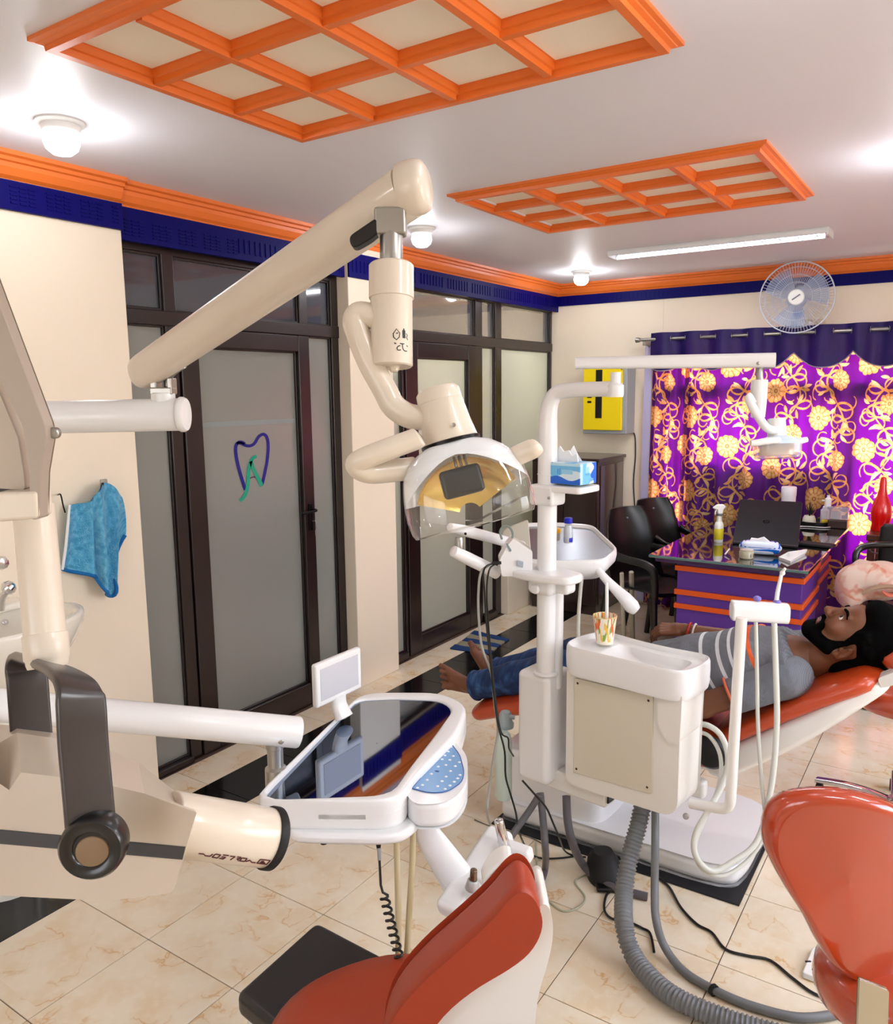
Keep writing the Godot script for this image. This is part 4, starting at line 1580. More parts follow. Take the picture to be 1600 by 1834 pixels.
# ---------------------------------------------------------------- the raised operating light
func near_light() -> void:
	var t := thing("operating_light", "cream dental lamp with long slanted arm and clear shield, hanging before the glass doors", "dental lamp", Vector3(-1.245, 1.711, -0.9878))
	var tocam := CB.z
	obj("horizontal_arm", Geo.new().rod(Vector3(-1.656, 1.706, -0.7143), Vector3(-1.252, 1.711, -0.9832), 0.0305, 0.0305, 0.003, 36), M.pearl, t)
	obj("end_cap", Geo.new().lathe([Vector2(0, 0), Vector2(0.0315, 0), Vector2(0.033, 0.002), Vector2(0.033, 0.008), Vector2(0.030, 0.013), Vector2(0, 0.015)], Vector3(-1.252, 1.711, -0.9832), CB.x, 32, 50.0), M.pearl, t)
	obj("collar", Geo.new().lathe([Vector2(0, 0), Vector2(0.022, 0), Vector2(0.022, 0.018), Vector2(0.02, 0.02), Vector2(0, 0.02)], Vector3(-1.279, 1.732, -0.9692), Vector3.UP, 28), M.pearl, t)
	var br := Geo.new()
	br.rbox(Vector3(-1.281, 1.755, -0.9722), Vector3(0.042, 0.014, 0.034), 0.003, 1, CB)
	br.rbox(Vector3(-1.294, 1.771, -0.9662), Vector3(0.013, 0.04, 0.034), 0.003, 1, CB)
	br.rbox(Vector3(-1.268, 1.766, -0.9823), Vector3(0.008, 0.026, 0.034), 0.002, 1, CB)
	br.tube([Vector3(-1.275, 1.764, -0.9773), Vector3(-1.27, 1.776, -0.9769), Vector3(-1.25, 1.788, -0.9744), Vector3(-1.218, 1.8, -0.9732)], 0.005, 8, 4)
	obj("knuckle", br, M.steel, t)
	# the spring arm: a round-backed box tube, open below
	var a: Vector3 = Vector3(-1.311, 1.794, -0.9593)
	var b: Vector3 = Vector3(-0.6787, 2.021, -0.9344)
	var d := (b - a).normalized()
	var side := d.cross(Vector3.UP).normalized()
	var top := side.cross(d).normalized()
	var rings := []
	for q in [[-0.03, 0.45], [-0.027, 0.68], [-0.021, 0.86], [-0.012, 0.96], [0.0, 1.0]]:
		rings.append(oval(a + d * (q[0] as float), top, side, 0.032 * q[1], 0.0285 * q[1], 28, 2.5))
	for i in range(1, 9):
		var r := lerpf(0.031, 0.0335, i / 8.0)
		rings.append(oval(a.lerp(b, i / 8.0), top, side, r * 1.04, r * 0.92, 28, 2.5))
	obj("spring_arm", Geo.new().loft(rings), M.ivory, t)
	obj("arm_end_cap", Geo.new().lathe([Vector2(0, -0.02), Vector2(0.034, -0.018), Vector2(0.0365, -0.01), Vector2(0.0365, 0.008), Vector2(0.033, 0.016), Vector2(0.026, 0.02), Vector2(0, 0.021)], b + d * 0.012, (CB.x * 0.9 + CB.z * 0.25 + Vector3.UP * 0.12).normalized(), 36, 60.0), M.ivory, t)
	obj("pivot_bolt", bolt(a - side * -0.0 + tocam * 0.0285, tocam, 0.0062), M.steel, t)
	obj("pivot_bolt", bolt(Vector3(-0.7326, 1.997, -0.9247), tocam, 0.008), M.steel, t)
	var sl := Geo.new()
	sl.slab(round_poly(p2([-0.1288, 1.954, -0.127, 1.961, -0.0921, 1.983, -0.0781, 1.984, -0.0783, 1.972, -0.099, 1.955, -0.1196, 1.944, -0.1259, 1.946]), 0.006, 4), cp(1.16), CB, 0.03, 0.003)
	obj("cable_slot", sl, M.black, t)
	obj("red_wire", Geo.new().tube(p3([-0.7418, 1.97, -0.91, -0.7327, 1.971, -0.9163, -0.724, 1.978, -0.9232, -0.7152, 1.982, -0.9299]), 0.0016, 6, 4), mat(Color(0.7, 0.1, 0.06), 0.4), t)
	var fork := Geo.new()
	fork.rbox(Vector3(-0.6949, 1.98, -0.9163), Vector3(0.043, 0.036, 0.036), 0.004, 1, CB)
	obj("fork_bracket", fork, M.steel, t)
	obj("stem", Geo.new().rod(Vector3(-0.695, 1.99, -0.918), Vector3(-0.6896, 1.918, -0.9084), 0.0158, 0.0158, 0.001, 28), M.steel, t)
	# swivel housing with the printed face
	var s0: Vector3 = Vector3(-0.69, 1.923, -0.9091)
	var s1: Vector3 = Vector3(-0.6789, 1.783, -0.891)
	var ln := s0.distance_to(s1)
	var sw := obj("swivel_housing", Geo.new().lathe([Vector2(0, 0), Vector2(0.0285, 0.0), Vector2(0.031, 0.0025), Vector2(0.031, ln * 0.333), Vector2(0.0292, ln * 0.338), Vector2(0.029, ln * 0.35), Vector2(0.029, ln - 0.002), Vector2(0.027, ln), Vector2(0, ln)], s0, s1 - s0, 40, 35.0), M.ivory, t)
	obj("lock_tab", Geo.new().rod(Vector3(-0.6764, 1.785, -0.8929), Vector3(-0.6757, 1.776, -0.8916), 0.0075, 0.006, 0.002, 16), M.ivory, sw)
	var ax := (s1 - s0).normalized()
	# letters of the print sit on the curved front: x is an angle round the housing, y runs down it
	var fx := CB.x
	var fz := fx.cross(ax).normalized()
	if fz.dot(tocam) < 0.0:
		fz = -fz
	var on := func(q: Vector2) -> Vector3:
		var an := (q.x - 702.0) / 37.5
		return s0 + ax * ((q.y - 473.0) / 184.0 * ln) + (fx * sin(an) + fz * cos(an)) * 0.0293
	var nn := func(q: Vector2) -> Vector3:
		var an := (q.x - 702.0) / 37.5
		return fx * sin(an) + fz * cos(an)
	var lines := []
	lines.append([Vector2(707, 606), Vector2(713, 597), Vector2(719, 604), Vector2(718, 611), Vector2(713, 616), Vector2(708, 612), Vector2(707, 605)])
	lines.append([Vector2(712, 605), Vector2(716, 604)])
	lines.append([Vector2(732, 603), Vector2(735, 606), Vector2(733, 610), Vector2(736, 614)])
	lines.append([Vector2(709, 621), Vector2(713, 623), Vector2(709, 623)])
	lines.append(bez(Vector2(720, 626), Vector2(711, 626), Vector2(712, 638), Vector2(721, 633), 6))
	lines.append([Vector2(719, 622), Vector2(728, 622)])
	lines.append(bez(Vector2(724, 622), Vector2(724, 630), Vector2(725, 636), Vector2(734, 634), 6))
	lines.append([Vector2(733, 624), Vector2(736, 626)])
	var ink := mat(Color(0.05, 0.05, 0.05), 0.5)
	obj("printed_face", Geo.new().strokes(lines, 1.7, on, nn).strokes([[Vector2(727, 598), Vector2(727.4, 612)]], 6.0, on, nn).strokes([[Vector2(727, 599), Vector2(727, 595)]], 2.5, on, nn), ink, sw)
	# yoke down to the head
	obj("yoke", Geo.new().tube(p3([-0.7032, 1.851, -0.8872, -0.7144, 1.855, -0.8805, -0.7227, 1.855, -0.8749, -0.726, 1.847, -0.8713, -0.7232, 1.835, -0.871, -0.7066, 1.794, -0.8744, -0.6841, 1.751, -0.8815, -0.6744, 1.732, -0.8846, -0.6613, 1.72, -0.891, -0.6461, 1.714, -0.9001, -0.6269, 1.714, -0.9128]), 0.0172, 20, 5), M.ivory, t)
	# lamp head
	var h0: Vector3 = Vector3(-0.6245, 1.751, -0.9211)
	var h1: Vector3 = Vector3(-0.6047, 1.684, -0.9221)
	var ha := (h1 - h0).normalized()
	var hl := h0.distance_to(h1)
	var hx := (CB.x - ha * CB.x.dot(ha)).normalized()
	var hz := hx.cross(ha).normalized()
	if hz.dot(tocam) < 0.0:
		hz = -hz
	obj("neck", Geo.new().lathe([Vector2(0, -0.003), Vector2(0.026, -0.002), Vector2(0.0305, 0.003), Vector2(0.0315, 0.016), Vector2(0.031, 0.0165), Vector2(0.0315, 0.018), Vector2(0.035, hl * 0.7), Vector2(0.0385, hl), Vector2(0.040, hl + 0.004), Vector2(0, hl + 0.006)], h0, ha, 40, 40.0), M.ivory, t)
	obj("yoke_joint", Geo.new().rod(Vector3(-0.6255, 1.714, -0.9041), Vector3(-0.616, 1.714, -0.9078), 0.0195, 0.018, 0.003, 28), M.ivory, t)
	obj("neck_seal", Geo.new().lathe([Vector2(0.036, hl + 0.001), Vector2(0.0415, hl + 0.003), Vector2(0.0415, hl + 0.007), Vector2(0.03, hl + 0.009)], h0, ha, 40), M.dark_metal, t)
	obj("neck_screw", Geo.new().rod(Vector3(-0.5809, 1.705, -0.8955), Vector3(-0.5798, 1.705, -0.8938), 0.003, 0.003, 0.0005, 12), M.steel, t)
	# white dome at the back, clear shield in front: rings run down the light's axis
	var dx := 0.006
	var ring := func(s: float, rx: float, rz: float, off: float, f: float, tt: float) -> Array:
		# part of a superellipse from angle f to tt
		var o := []
		for i in 33:
			var an := lerpf(f, tt, i / 32.0)
			var ca := cos(an)
			var sa := sin(an)
			o.append(h1 + ha * s + hx * (off + signf(ca) * pow(absf(ca), 0.72) * rx) + hz * (signf(sa) * pow(absf(sa), 0.72) * rz))
		return o
	var prof := [[0.006, 0.034, 0.036, -0.002], [0.014, 0.053, 0.046, 0.0], [0.026, 0.068, 0.054, 0.001], [0.042, 0.079, 0.061, 0.002], [0.06, 0.085, 0.065, 0.003], [0.078, 0.087, 0.066, 0.003]]
	var dome := Geo.new()
	var whole := []
	for p in prof.slice(0, 3):
		whole.append(ring.call(p[0], p[1], p[2], p[3], 0.0, TAU))
	dome.loft(whole, false, false)
	var rear := []
	for p in prof.slice(2):
		rear.append(ring.call(p[0], p[1], p[2], p[3], PI * 0.93, PI * 2.07))
	dome.loft(rear, false, false)
	# the arched front edge of the dome
	var lip := []
	for k in 5:
		var w := k / 4.0
		var row := []
		for i in 33:
			var an := lerpf(-0.07 * PI, 1.07 * PI, i / 32.0)
			var drop := 0.026 + 0.052 * w * pow(absf(cos(an)), 1.3)
			var rw := clampf((drop - 0.026) / 0.052, 0.0, 1.0)
			var rx := lerpf(0.068, 0.0875, sqrt(rw))
			var rz := lerpf(0.054, 0.0665, sqrt(rw))
			var ca := cos(an)
			var sa := sin(an)
			row.append(h1 + ha * drop + hx * (lerpf(0.001, 0.003, rw) + signf(ca) * pow(absf(ca), 0.72) * rx) + hz * (signf(sa) * pow(absf(sa), 0.72) * rz))
		lip.append(row)
	dome.loft(lip, false, false)
	var shell := mat(Color(0.93, 0.94, 0.95), 0.25)
	shell.backlight_enabled = true
	shell.backlight = Color(0.3, 0.3, 0.3)
	obj("dome", dome, coat(shell, 0.4, 0.08), t)
	var clear := Geo.new()
	var cr := []
	for p in [[0.03, 0.072, 0.057, 0.001], [0.045, 0.081, 0.0625, 0.002], [0.062, 0.086, 0.0655, 0.003], [0.08, 0.0885, 0.0672, 0.003], [0.1, 0.089, 0.0672, 0.003], [0.117, 0.087, 0.066, 0.003], [0.123, 0.084, 0.064, 0.003]]:
		cr.append(ring.call(p[0], p[1], p[2], p[3], 0.0, TAU))
	clear.loft(cr, false, false)
	var front := []
	for f in [1.0, 0.75, 0.4, 0.02]:
		front.append(ring.call(0.123 + 0.004 * (1.0 - f), 0.084 * f, 0.064 * f, 0.003, 0.0, TAU))
	clear.loft(front, false, false)
	var cm := glass(Color(0.97, 0.97, 0.95), 0.04, 0.02)
	cm.metallic_specular = 0.9
	obj("clear_shield", clear, cm, t)
	# reflector trough behind the bulb, warm inside
	var refl := Geo.new()
	var rr := []
	for i in 13:
		var an := lerpf(-1.15, 1.15, i / 12.0)
		var row := []
		for k in 9:
			var zz := lerpf(-0.05, 0.046, k / 8.0)
			var gg := sqrt(sin(PI * 0.5 * clampf(k / 6.0, 0.03, 1.0)))
			row.append(h1 + ha * (0.108 - 0.076 * cos(an) * gg) + hx * (0.003 + 0.075 * sin(an) * gg) + hz * zz)
		rr.append(row)
	refl.sheet(rr)
	var rm := mat(Color(0.93, 0.80, 0.45), 0.18, 0.55)
	obj("reflector", refl, rm, t, "warm yellow curved reflector")
	var bx := Basis(hx, -ha, hx.cross(-ha))
	var bul := Geo.new()
	bul.rbox(h1 + ha * 0.062 + hx * 0.0 + hz * 0.03, Vector3(0.056, 0.038, 0.04), 0.006, 2, bx)
	obj("bulb_holder", bul, M.black, t)
	var pins := Geo.new()
	for i in 3:
		pins.rod(h1 + ha * 0.042 + hx * (-0.002 + 0.007 * i) + hz * 0.036, h1 + ha * 0.028 + hx * (-0.002 + 0.007 * i) + hz * 0.03, 0.0022, 0.0022, 0.0004, 8)
	obj("bulb_pin", pins, M.steel, t)
	var mir := Geo.new()
	mir.sheet([[h1 + ha * 0.1 + hx * -0.07 + hz * -0.05, h1 + ha * 0.1 + hx * -0.07 + hz * 0.05], [h1 + ha * 0.118 + hx * 0.01 + hz * -0.055, h1 + ha * 0.118 + hx * 0.01 + hz * 0.055], [h1 + ha * 0.102 + hx * 0.076 + hz * -0.05, h1 + ha * 0.102 + hx * 0.076 + hz * 0.05]])
	var lens := glass(Color(0.9, 0.88, 0.8), 0.15, 0.05)
	obj("diffuser", mir, lens, t)
	# handles
	obj("handle", Geo.new().tube(p3([-0.6429, 1.645, -0.8896, -0.6604, 1.643, -0.8594, -0.6749, 1.643, -0.8316, -0.6814, 1.65, -0.8164, -0.68, 1.657, -0.8127, -0.665, 1.665, -0.8179, -0.6414, 1.676, -0.8356, -0.6181, 1.687, -0.859, -0.6134, 1.69, -0.8626]), [0.0155, 0.0158, 0.0155, 0.015, 0.0148, 0.0148, 0.0148, 0.0145, 0.012], 18, 5), M.ivory, t)
	obj("handle", Geo.new().tube(p3([-0.5338, 1.652, -0.9511, -0.5139, 1.663, -0.9541, -0.4942, 1.672, -0.9568, -0.4901, 1.676, -0.9602]), [0.0138, 0.0138, 0.0138, 0.0115], 18, 4), M.ivory, t)


# ---------------------------------------------------------------- the dental x-ray scanner at the near edge
func scanner() -> void:
	var t := thing("xray_machine", "cream dental x-ray head with grey fork, black hub and short cone, at the left edge", "x-ray machine", Vector3(-0.7977, 1.246, -0.4714))
	var head := Geo.new()
	var front := p3([-0.9347, 1.327, -0.3467, -0.93, 1.399, -0.3629, -0.8484, 1.315, -0.4016, -0.8319, 1.348, -0.4186, -0.7928, 1.342, -0.4435, -0.7479, 1.332, -0.4714, -0.7192, 1.324, -0.4891, -0.6709, 1.303, -0.5172, -0.6787, 1.259, -0.504, -0.6867, 1.219, -0.4914, -0.6891, 1.217, -0.4895, -0.7442, 1.21, -0.4516, -0.8411, 1.217, -0.3886, -0.9267, 1.22, -0.3325])
	var mid := p3([-1.015, 1.351, -0.3827, -1.007, 1.389, -0.395, -0.9228, 1.35, -0.4437, -0.9074, 1.361, -0.456, -0.8689, 1.354, -0.4803, -0.8134, 1.339, -0.5142, -0.7864, 1.325, -0.5296, -0.7299, 1.274, -0.5578, -0.7301, 1.225, -0.5488, -0.7406, 1.178, -0.5331, -0.7453, 1.175, -0.5295, -0.805, 1.168, -0.4887, -0.9098, 1.176, -0.4206, -1.002, 1.18, -0.3599])
	var top := p3([-1.115, 1.337, -0.423, -1.104, 1.348, -0.4323, -1.014, 1.334, -0.4897, -0.9958, 1.332, -0.5013, -0.9535, 1.323, -0.5277, -0.8945, 1.298, -0.5623, -0.8641, 1.282, -0.5795, -0.8089, 1.237, -0.6078, -0.8048, 1.181, -0.6005, -0.8166, 1.132, -0.5837, -0.82, 1.129, -0.5809, -0.8838, 1.123, -0.5375, -0.9986, 1.13, -0.4626, -1.1, 1.136, -0.3962])
	var back := p3([-1.201, 1.278, -0.4526, -1.189, 1.289, -0.4626, -1.092, 1.283, -0.5256, -1.072, 1.28, -0.5379, -1.027, 1.271, -0.5666, -0.9635, 1.248, -0.6044, -0.9308, 1.23, -0.623, -0.8782, 1.189, -0.6502, -0.8749, 1.145, -0.6443, -0.8856, 1.099, -0.6289, -0.888, 1.096, -0.6268, -0.9543, 1.091, -0.5818, -1.078, 1.097, -0.5009, -1.188, 1.103, -0.4293])
	facets(head, [front, mid, top, back])
	obj("tube_head", head, coat(mat(Color(0.80, 0.74, 0.665), 0.36), 0.3, 0.14), t)
	var st := Geo.new()
	var a := p3([-0.9309, 1.298, -0.3422, -0.6771, 1.267, -0.5048, -0.6785, 1.254, -0.5014, -0.9297, 1.283, -0.3401])
	var b := p3([-0.9323, 1.298, -0.3427, -0.6781, 1.267, -0.5056, -0.6796, 1.253, -0.5021, -0.9311, 1.282, -0.3406])
	facets(st, [a, b])
	var grey := mat(Color(0.2, 0.185, 0.185), 0.4)
	obj("stripe", st, grey, t, "dark grey stripe")
	var c0: Vector3 = Vector3(-0.7286, 1.271, -0.5217)
	var c1: Vector3 = Vector3(-0.6843, 1.212, -0.6312)
	obj("cone", Geo.new().rod(c0, c1, 0.0355, 0.0345, 0.002, 48), M.ivory, t)
	var cd := (c1 - c0).normalized()
	obj("cone_ring", Geo.new().lathe([Vector2(0.02, -0.004), Vector2(0.036, -0.004), Vector2(0.037, -0.002), Vector2(0.037, 0.006), Vector2(0.035, 0.008), Vector2(0.031, 0.008), Vector2(0.031, -0.002)], c1, cd, 48), M.rubber, t)
	# maroon lettering along the cone
	var cx := CB.z.cross(cd).normalized()
	if cx.y > 0:
		cx = -cx
	var cz := cd.cross(cx).normalized()
	if cz.dot(CB.z) < 0:
		cz = -cz
	var len := c0.distance_to(c1)
	var on := func(q: Vector2) -> Vector3:
		var an := -0.06 + q.y
		return c0 + cd * (q.x * len) + (cx * sin(an) + cz * cos(an)) * (lerpf(0.0355, 0.0345, q.x) + 0.0004)
	var nn := func(q: Vector2) -> Vector3:
		var an := -0.06 + q.y
		return cx * sin(an) + cz * cos(an)
	var ls := [[Vector2(0.26, -0.02), Vector2(0.31, -0.02)], [Vector2(0.31, -0.02), Vector2(0.33, 0.02), Vector2(0.375, 0.02), Vector2(0.385, -0.05)], [Vector2(0.41, -0.06), Vector2(0.40, 0.04), Vector2(0.45, 0.05), Vector2(0.46, -0.05), Vector2(0.41, -0.06)], [Vector2(0.48, -0.06), Vector2(0.535, -0.06)], [Vector2(0.48, 0.0), Vector2(0.52, 0.0), Vector2(0.51, 0.06), Vector2(0.47, 0.05)],
		[Vector2(0.55, -0.05), Vector2(0.60, -0.05), Vector2(0.58, 0.06)], [Vector2(0.62, -0.05), Vector2(0.66, -0.05), Vector2(0.65, 0.0), Vector2(0.63, 0.0), Vector2(0.66, 0.06)], [Vector2(0.67, -0.04), Vector2(0.67, 0.06), Vector2(0.72, 0.06), Vector2(0.72, -0.04), Vector2(0.67, -0.04)], [Vector2(0.73, 0.06), Vector2(0.76, 0.0), Vector2(0.79, 0.06), Vector2(0.83, 0.06)],
		[Vector2(0.85, -0.06), Vector2(0.95, -0.06), Vector2(0.945, 0.07), Vector2(0.845, 0.07), Vector2(0.85, -0.06)], [Vector2(0.87, -0.01), Vector2(0.9, -0.01)], [Vector2(0.87, 0.03), Vector2(0.92, 0.03)]]
	for i in ls.size():
		for j in ls[i].size():
			ls[i][j] = Vector2(ls[i][j].x, ls[i][j].y * 1.6 + 0.26)
	var ink := mat(Color(0.33, 0.06, 0.06), 0.5)
	# strokes in the cone's own measures: widen across and along alike
	var wide := Geo.new()
	for l in ls:
		for k in l.size() - 1:
			wide.tube([on.call(l[k]), on.call(l[k + 1])], 0.00075, 4, 0, false)
	obj("lettering", wide, ink, t)
	# the fork
	var fk := Geo.new()
	strap(fk, [Vector3(-0.7128, 1.291, -0.4205), Vector3(-0.7123, 1.327, -0.4214), Vector3(-0.7233, 1.399, -0.4273), Vector3(-0.7282, 1.439, -0.4313), Vector3(-0.7368, 1.454, -0.4355), Vector3(-0.7664, 1.458, -0.4457), Vector3(-0.8336, 1.45, -0.4665), Vector3(-0.9109, 1.435, -0.4915), Vector3(-0.9538, 1.426, -0.5038), Vector3(-0.9719, 1.413, -0.5077), Vector3(-0.9682, 1.389, -0.5056), Vector3(-0.9584, 1.319, -0.4995), Vector3(-0.9457, 1.243, -0.494)], cd, 0.047, 0.011, 8)
	obj("fork", fk, coat(mat(Color(0.23, 0.205, 0.2), 0.36), 0.3, 0.2), t)
	var ho := (CB.z * 0.97 + CB.x * 0.12 + Vector3.UP * 0.06).normalized()
	obj("hub", Geo.new().lathe([Vector2(0, -0.018), Vector2(0.031, -0.018), Vector2(0.0325, -0.006), Vector2(0.0318, 0.004), Vector2(0.029, 0.008), Vector2(0.02, 0.0085), Vector2(0.0175, 0.006), Vector2(0.017, 0.005), Vector2(0, 0.005)], Vector3(-0.6997, 1.307, -0.414), ho, 44, 50.0), coat(mat(Color(0.025, 0.025, 0.03), 0.3), 0.4, 0.15), t)
	var hubp: Vector3 = Vector3(-0.7008, 1.304, -0.4169)
	var cap := obj("hub_cap", Geo.new().lathe([Vector2(0, 0.0092), Vector2(0.0155, 0.0088), Vector2(0.0168, 0.0075), Vector2(0.0168, 0.0), Vector2(0, 0)], hubp, ho, 36), mat(Color(0.55, 0.46, 0.36), 0.4, 0.4), t)
	var hs := Vector3.UP.cross(ho).normalized()
	obj("hub_mark", Geo.new().tube([hubp + ho * 0.0076 + hs * -0.009 + Vector3.UP * -0.001, hubp + ho * 0.0078 + hs * -0.003, hubp + ho * 0.0078 + Vector3.UP * 0.003, hubp + ho * 0.0078 + hs * 0.003 + Vector3.UP * 0.001, hubp + ho * 0.0078 + hs * 0.001 + Vector3.UP * -0.003, hubp + ho * 0.0078 + hs * -0.001 + Vector3.UP * -0.002], 0.0007, 5), M.black, cap)
	# post, knuckle and the two arm plates
	var p0: Vector3 = Vector3(-0.9009, 1.624, -0.4962)
	var p1: Vector3 = Vector3(-0.8552, 1.454, -0.4711)
	var pl := p0.distance_to(p1)
	obj("post", Geo.new().lathe([Vector2(0, 0), Vector2(0.0222, 0), Vector2(0.0225, pl * 0.83), Vector2(0.0238, pl * 0.832), Vector2(0.0243, pl * 0.84), Vector2(0.0243, pl * 0.985), Vector2(0.0225, pl), Vector2(0.0225, pl + 0.003), Vector2(0.021, pl + 0.008), Vector2(0, pl + 0.008)], p0, p1 - p0, 40, 35.0), M.ivory, t)
	obj("post_screw", bolt(Vector3(-0.848, 1.462, -0.4554), CB.z, 0.005), M.steel, t)
	var holes := Geo.new()
	for q in p3([-0.8764, 1.535, -0.4691, -0.8722, 1.513, -0.468]):
		holes.rod(q, q + CB.z * 0.0006, 0.0016, 0.0016, 0.0002, 10)
	obj("screw_hole", holes, M.black, t)
	var plate := Geo.new()
	plate.slab(round_poly(p2([-0.4888, 1.965, -0.4615, 1.865, -0.4196, 1.72, -0.4182, 1.708, -0.4283, 1.668, -0.4337, 1.619, -0.4422, 1.619, -0.4394, 1.672, -0.442, 1.718, -0.4805, 1.814, -0.4972, 1.882]), 0.004, 3), cp(0.86), CB, 0.022, 0.003)
	obj("arm_plate", plate, mat(Color(0.66, 0.6, 0.54), 0.38), t)
	var plate2 := Geo.new()
	plate2.slab(round_poly(p2([-0.514, 1.862, -0.4838, 1.788, -0.4571, 1.705, -0.4544, 1.666, -0.4546, 1.649, -0.498, 1.652, -0.5329, 1.676]), 0.004, 3), cp(0.885), CB, 0.03, 0.006)
	obj("arm_cover", plate2, mat(Color(0.74, 0.68, 0.6), 0.36), t)
	var inner := Geo.new()
	inner.slab(PackedVector2Array(p2([-0.5168, 1.923, -0.4618, 1.724, -0.4573, 1.661, -0.4595, 1.635, -0.5458, 1.636])), cp(0.9), CB, 0.012, 0.002)
	obj("arm_core", inner, mat(Color(0.2, 0.14, 0.1), 0.5), t)
	obj("joint_block", Geo.new().slab(round_poly(p2([-0.4776, 1.649, -0.4321, 1.65, -0.4335, 1.62, -0.4789, 1.617]), 0.005, 4), cp(0.87), CB, 0.035, 0.004), M.ivory, t)
	obj("joint_bolt", bolt(Vector3(-0.8183, 1.71, -0.4792), CB.z, 0.0062), M.steel, t)


# ---------------------------------------------------------------- the near instrument tray
func near_tray() -> void:
	var t := thing("instrument_tray", "white instrument tray with mirror-like top, blue keypad and small viewer, beside the x-ray cone", "dental tray", Vector3(-1.258, 0.85, -1.473))
	var fb := Basis(Vector3.RIGHT, Vector3.FORWARD, Vector3.UP)
	var rim := round_poly(p2([-1.19, 1.057, -1.374, 1.639, -1.189, 1.754, -1.079, 1.719, -1.003, 1.567, -0.9586, 1.299, -0.9272, 1.213, -1.14, 1.083]), [0.05, 0.06, 0.05, 0.05, 0.06, 0.05, 0.06, 0.07], 7)
	var wall := Geo.new()
	wall.slab(rim, Vector3(0, 0.852, 0), fb, 0.05, 0.012, 4)
	obj("tray_body", wall, M.pearl, t)
	var belly := Geo.new()
	belly.slab(round_poly(p2([-1.131, 1.071, -1.241, 1.497, -1.071, 1.603, -1.009, 1.585, -0.9089, 1.236, -0.9307, 1.185]), 0.06, 6), Vector3(0, 0.832, 0), fb, 0.024, 0.01, 3)
	obj("under_shell", belly, M.pearl, t)
	# the well: a lip and a mirror bright plate
	var inset := round_poly(p2([-1.19, 1.088, -1.352, 1.588, -1.276, 1.649, -1.16, 1.712, -1.094, 1.671, -0.996, 1.334, -0.9581, 1.223, -1.148, 1.076]), [0.02, 0.03, 0.02, 0.04, 0.04, 0.06, 0.05, 0.02], 6)
	var mirror := mat(Color(0.55, 0.6, 0.68), 0.03, 1.0)
	# a rounded rim down to the plate, which dips towards its near edge
	var far := Vector3(-0.62, 0, -0.785)
	var pc := Vector2.ZERO
	for q in inset:
		pc += q / inset.size()
	var po := polar(rim, pc, 96)
	var pi2 := polar(inset, pc, 96)
	var rr := []
	for e in [[0.0, 0.88], [0.0, 0.908], [0.03, 0.916], [0.12, 0.921], [0.25, 0.9225], [0.8, 0.9225], [0.93, 0.9195], [1.0, 0.913], [1.0, 0.895]]:
		var ring := []
		for i in 96:
			var q: Vector2 = (po[i] as Vector2).lerp(pi2[i], e[0])
			ring.append(Vector3(q.x, e[1], -q.y))
		rr.append(ring)
	obj("tray_rim", Geo.new().loft(rr, false), M.pearl, t)
	var prings := []
	for f in [1.0, 0.85, 0.7, 0.55, 0.4, 0.25, 0.1, 0.01]:
		var ring := []
		for q in pi2:
			var w2: Vector2 = pc + (q - pc) * f
			var p := Vector3(w2.x, 0.0, -w2.y)
			var sd2 := (p - Vector3(pc.x, 0, -pc.y)).dot(far)
			p.y = 0.912 + 0.014 * sd2 + 0.012 * sd2 * sd2
			ring.append(p)
		prings.append(ring)
	obj("tray_plate", Geo.new().loft(prings, false), mirror, t, "dark mirror-like steel plate")
	# keypad lobe
	var lobe := round_poly(p2([-0.9486, 1.265, -1.025, 1.554, -0.9414, 1.498, -0.8671, 1.379, -0.853, 1.287, -0.9101, 1.245]), [0.01, 0.04, 0.05, 0.06, 0.06, 0.02], 7)
	obj("keypad_lobe", Geo.new().slab(lobe, Vector3(0, 0.848, 0), fb, 0.056, 0.014, 4), M.pearl, t)
	var pad_poly := round_poly(p2([-0.9544, 1.293, -1.012, 1.53, -0.9527, 1.482, -0.8996, 1.417, -0.879, 1.375, -0.8815, 1.322, -0.911, 1.297]), [0.004, 0.004, 0.02, 0.02, 0.02, 0.02, 0.02], 5)
	var kp := obj("keypad", Geo.new().slab(pad_poly, Vector3(0, 0.9035, 0), fb, 0.0022, 0.0008, 1), coat(mat(Color(0.42, 0.63, 0.83), 0.3), 0.3, 0.15), t, "pale blue keypad")
	var pad_dark := Geo.new()
	for i in pad_poly.size():
		var p := pad_poly[i]
		var q := pad_poly[(i + 1) % pad_poly.size()]
		pad_dark.tube([Vector3(p.x, 0.9055, -p.y), Vector3(q.x, 0.9055, -q.y)], 0.0011, 5)
	obj("keypad_border", pad_dark, mat(Color(0.15, 0.33, 0.62), 0.4), kp)
	for p in p3([-0.9931, 0.906, -1.506, -0.9856, 0.906, -1.482, -0.981, 0.906, -1.461, -0.9754, 0.906, -1.441, -0.9629, 0.906, -1.469, -0.9586, 0.906, -1.448, -0.9524, 0.906, -1.422, -0.9629, 0.906, -1.406, -0.9311, 0.906, -1.429, -0.9275, 0.906, -1.403, -0.9561, 0.906, -1.369, -0.934, 0.906, -1.45, -0.9215, 0.906, -1.376, -0.9483, 0.906, -1.341, -0.9175, 0.906, -1.354, -0.9132, 0.906, -1.33, -0.9436, 0.906, -1.317, -0.8996, 0.906, -1.399, -0.8955, 0.906, -1.383, -0.8934, 0.906, -1.366, -0.8932, 0.906, -1.329, -0.8921, 0.906, -1.347, -0.9457, 0.906, -1.301]):
		obj("key", Geo.new().lathe([Vector2(0, 0.0012), Vector2(0.0025, 0.001), Vector2(0.0036, 0.0), Vector2(0.0036, -0.001), Vector2(0, -0.001)], p, Vector3.UP, 10), mat(Color(0.93, 0.95, 0.97), 0.4), kp)
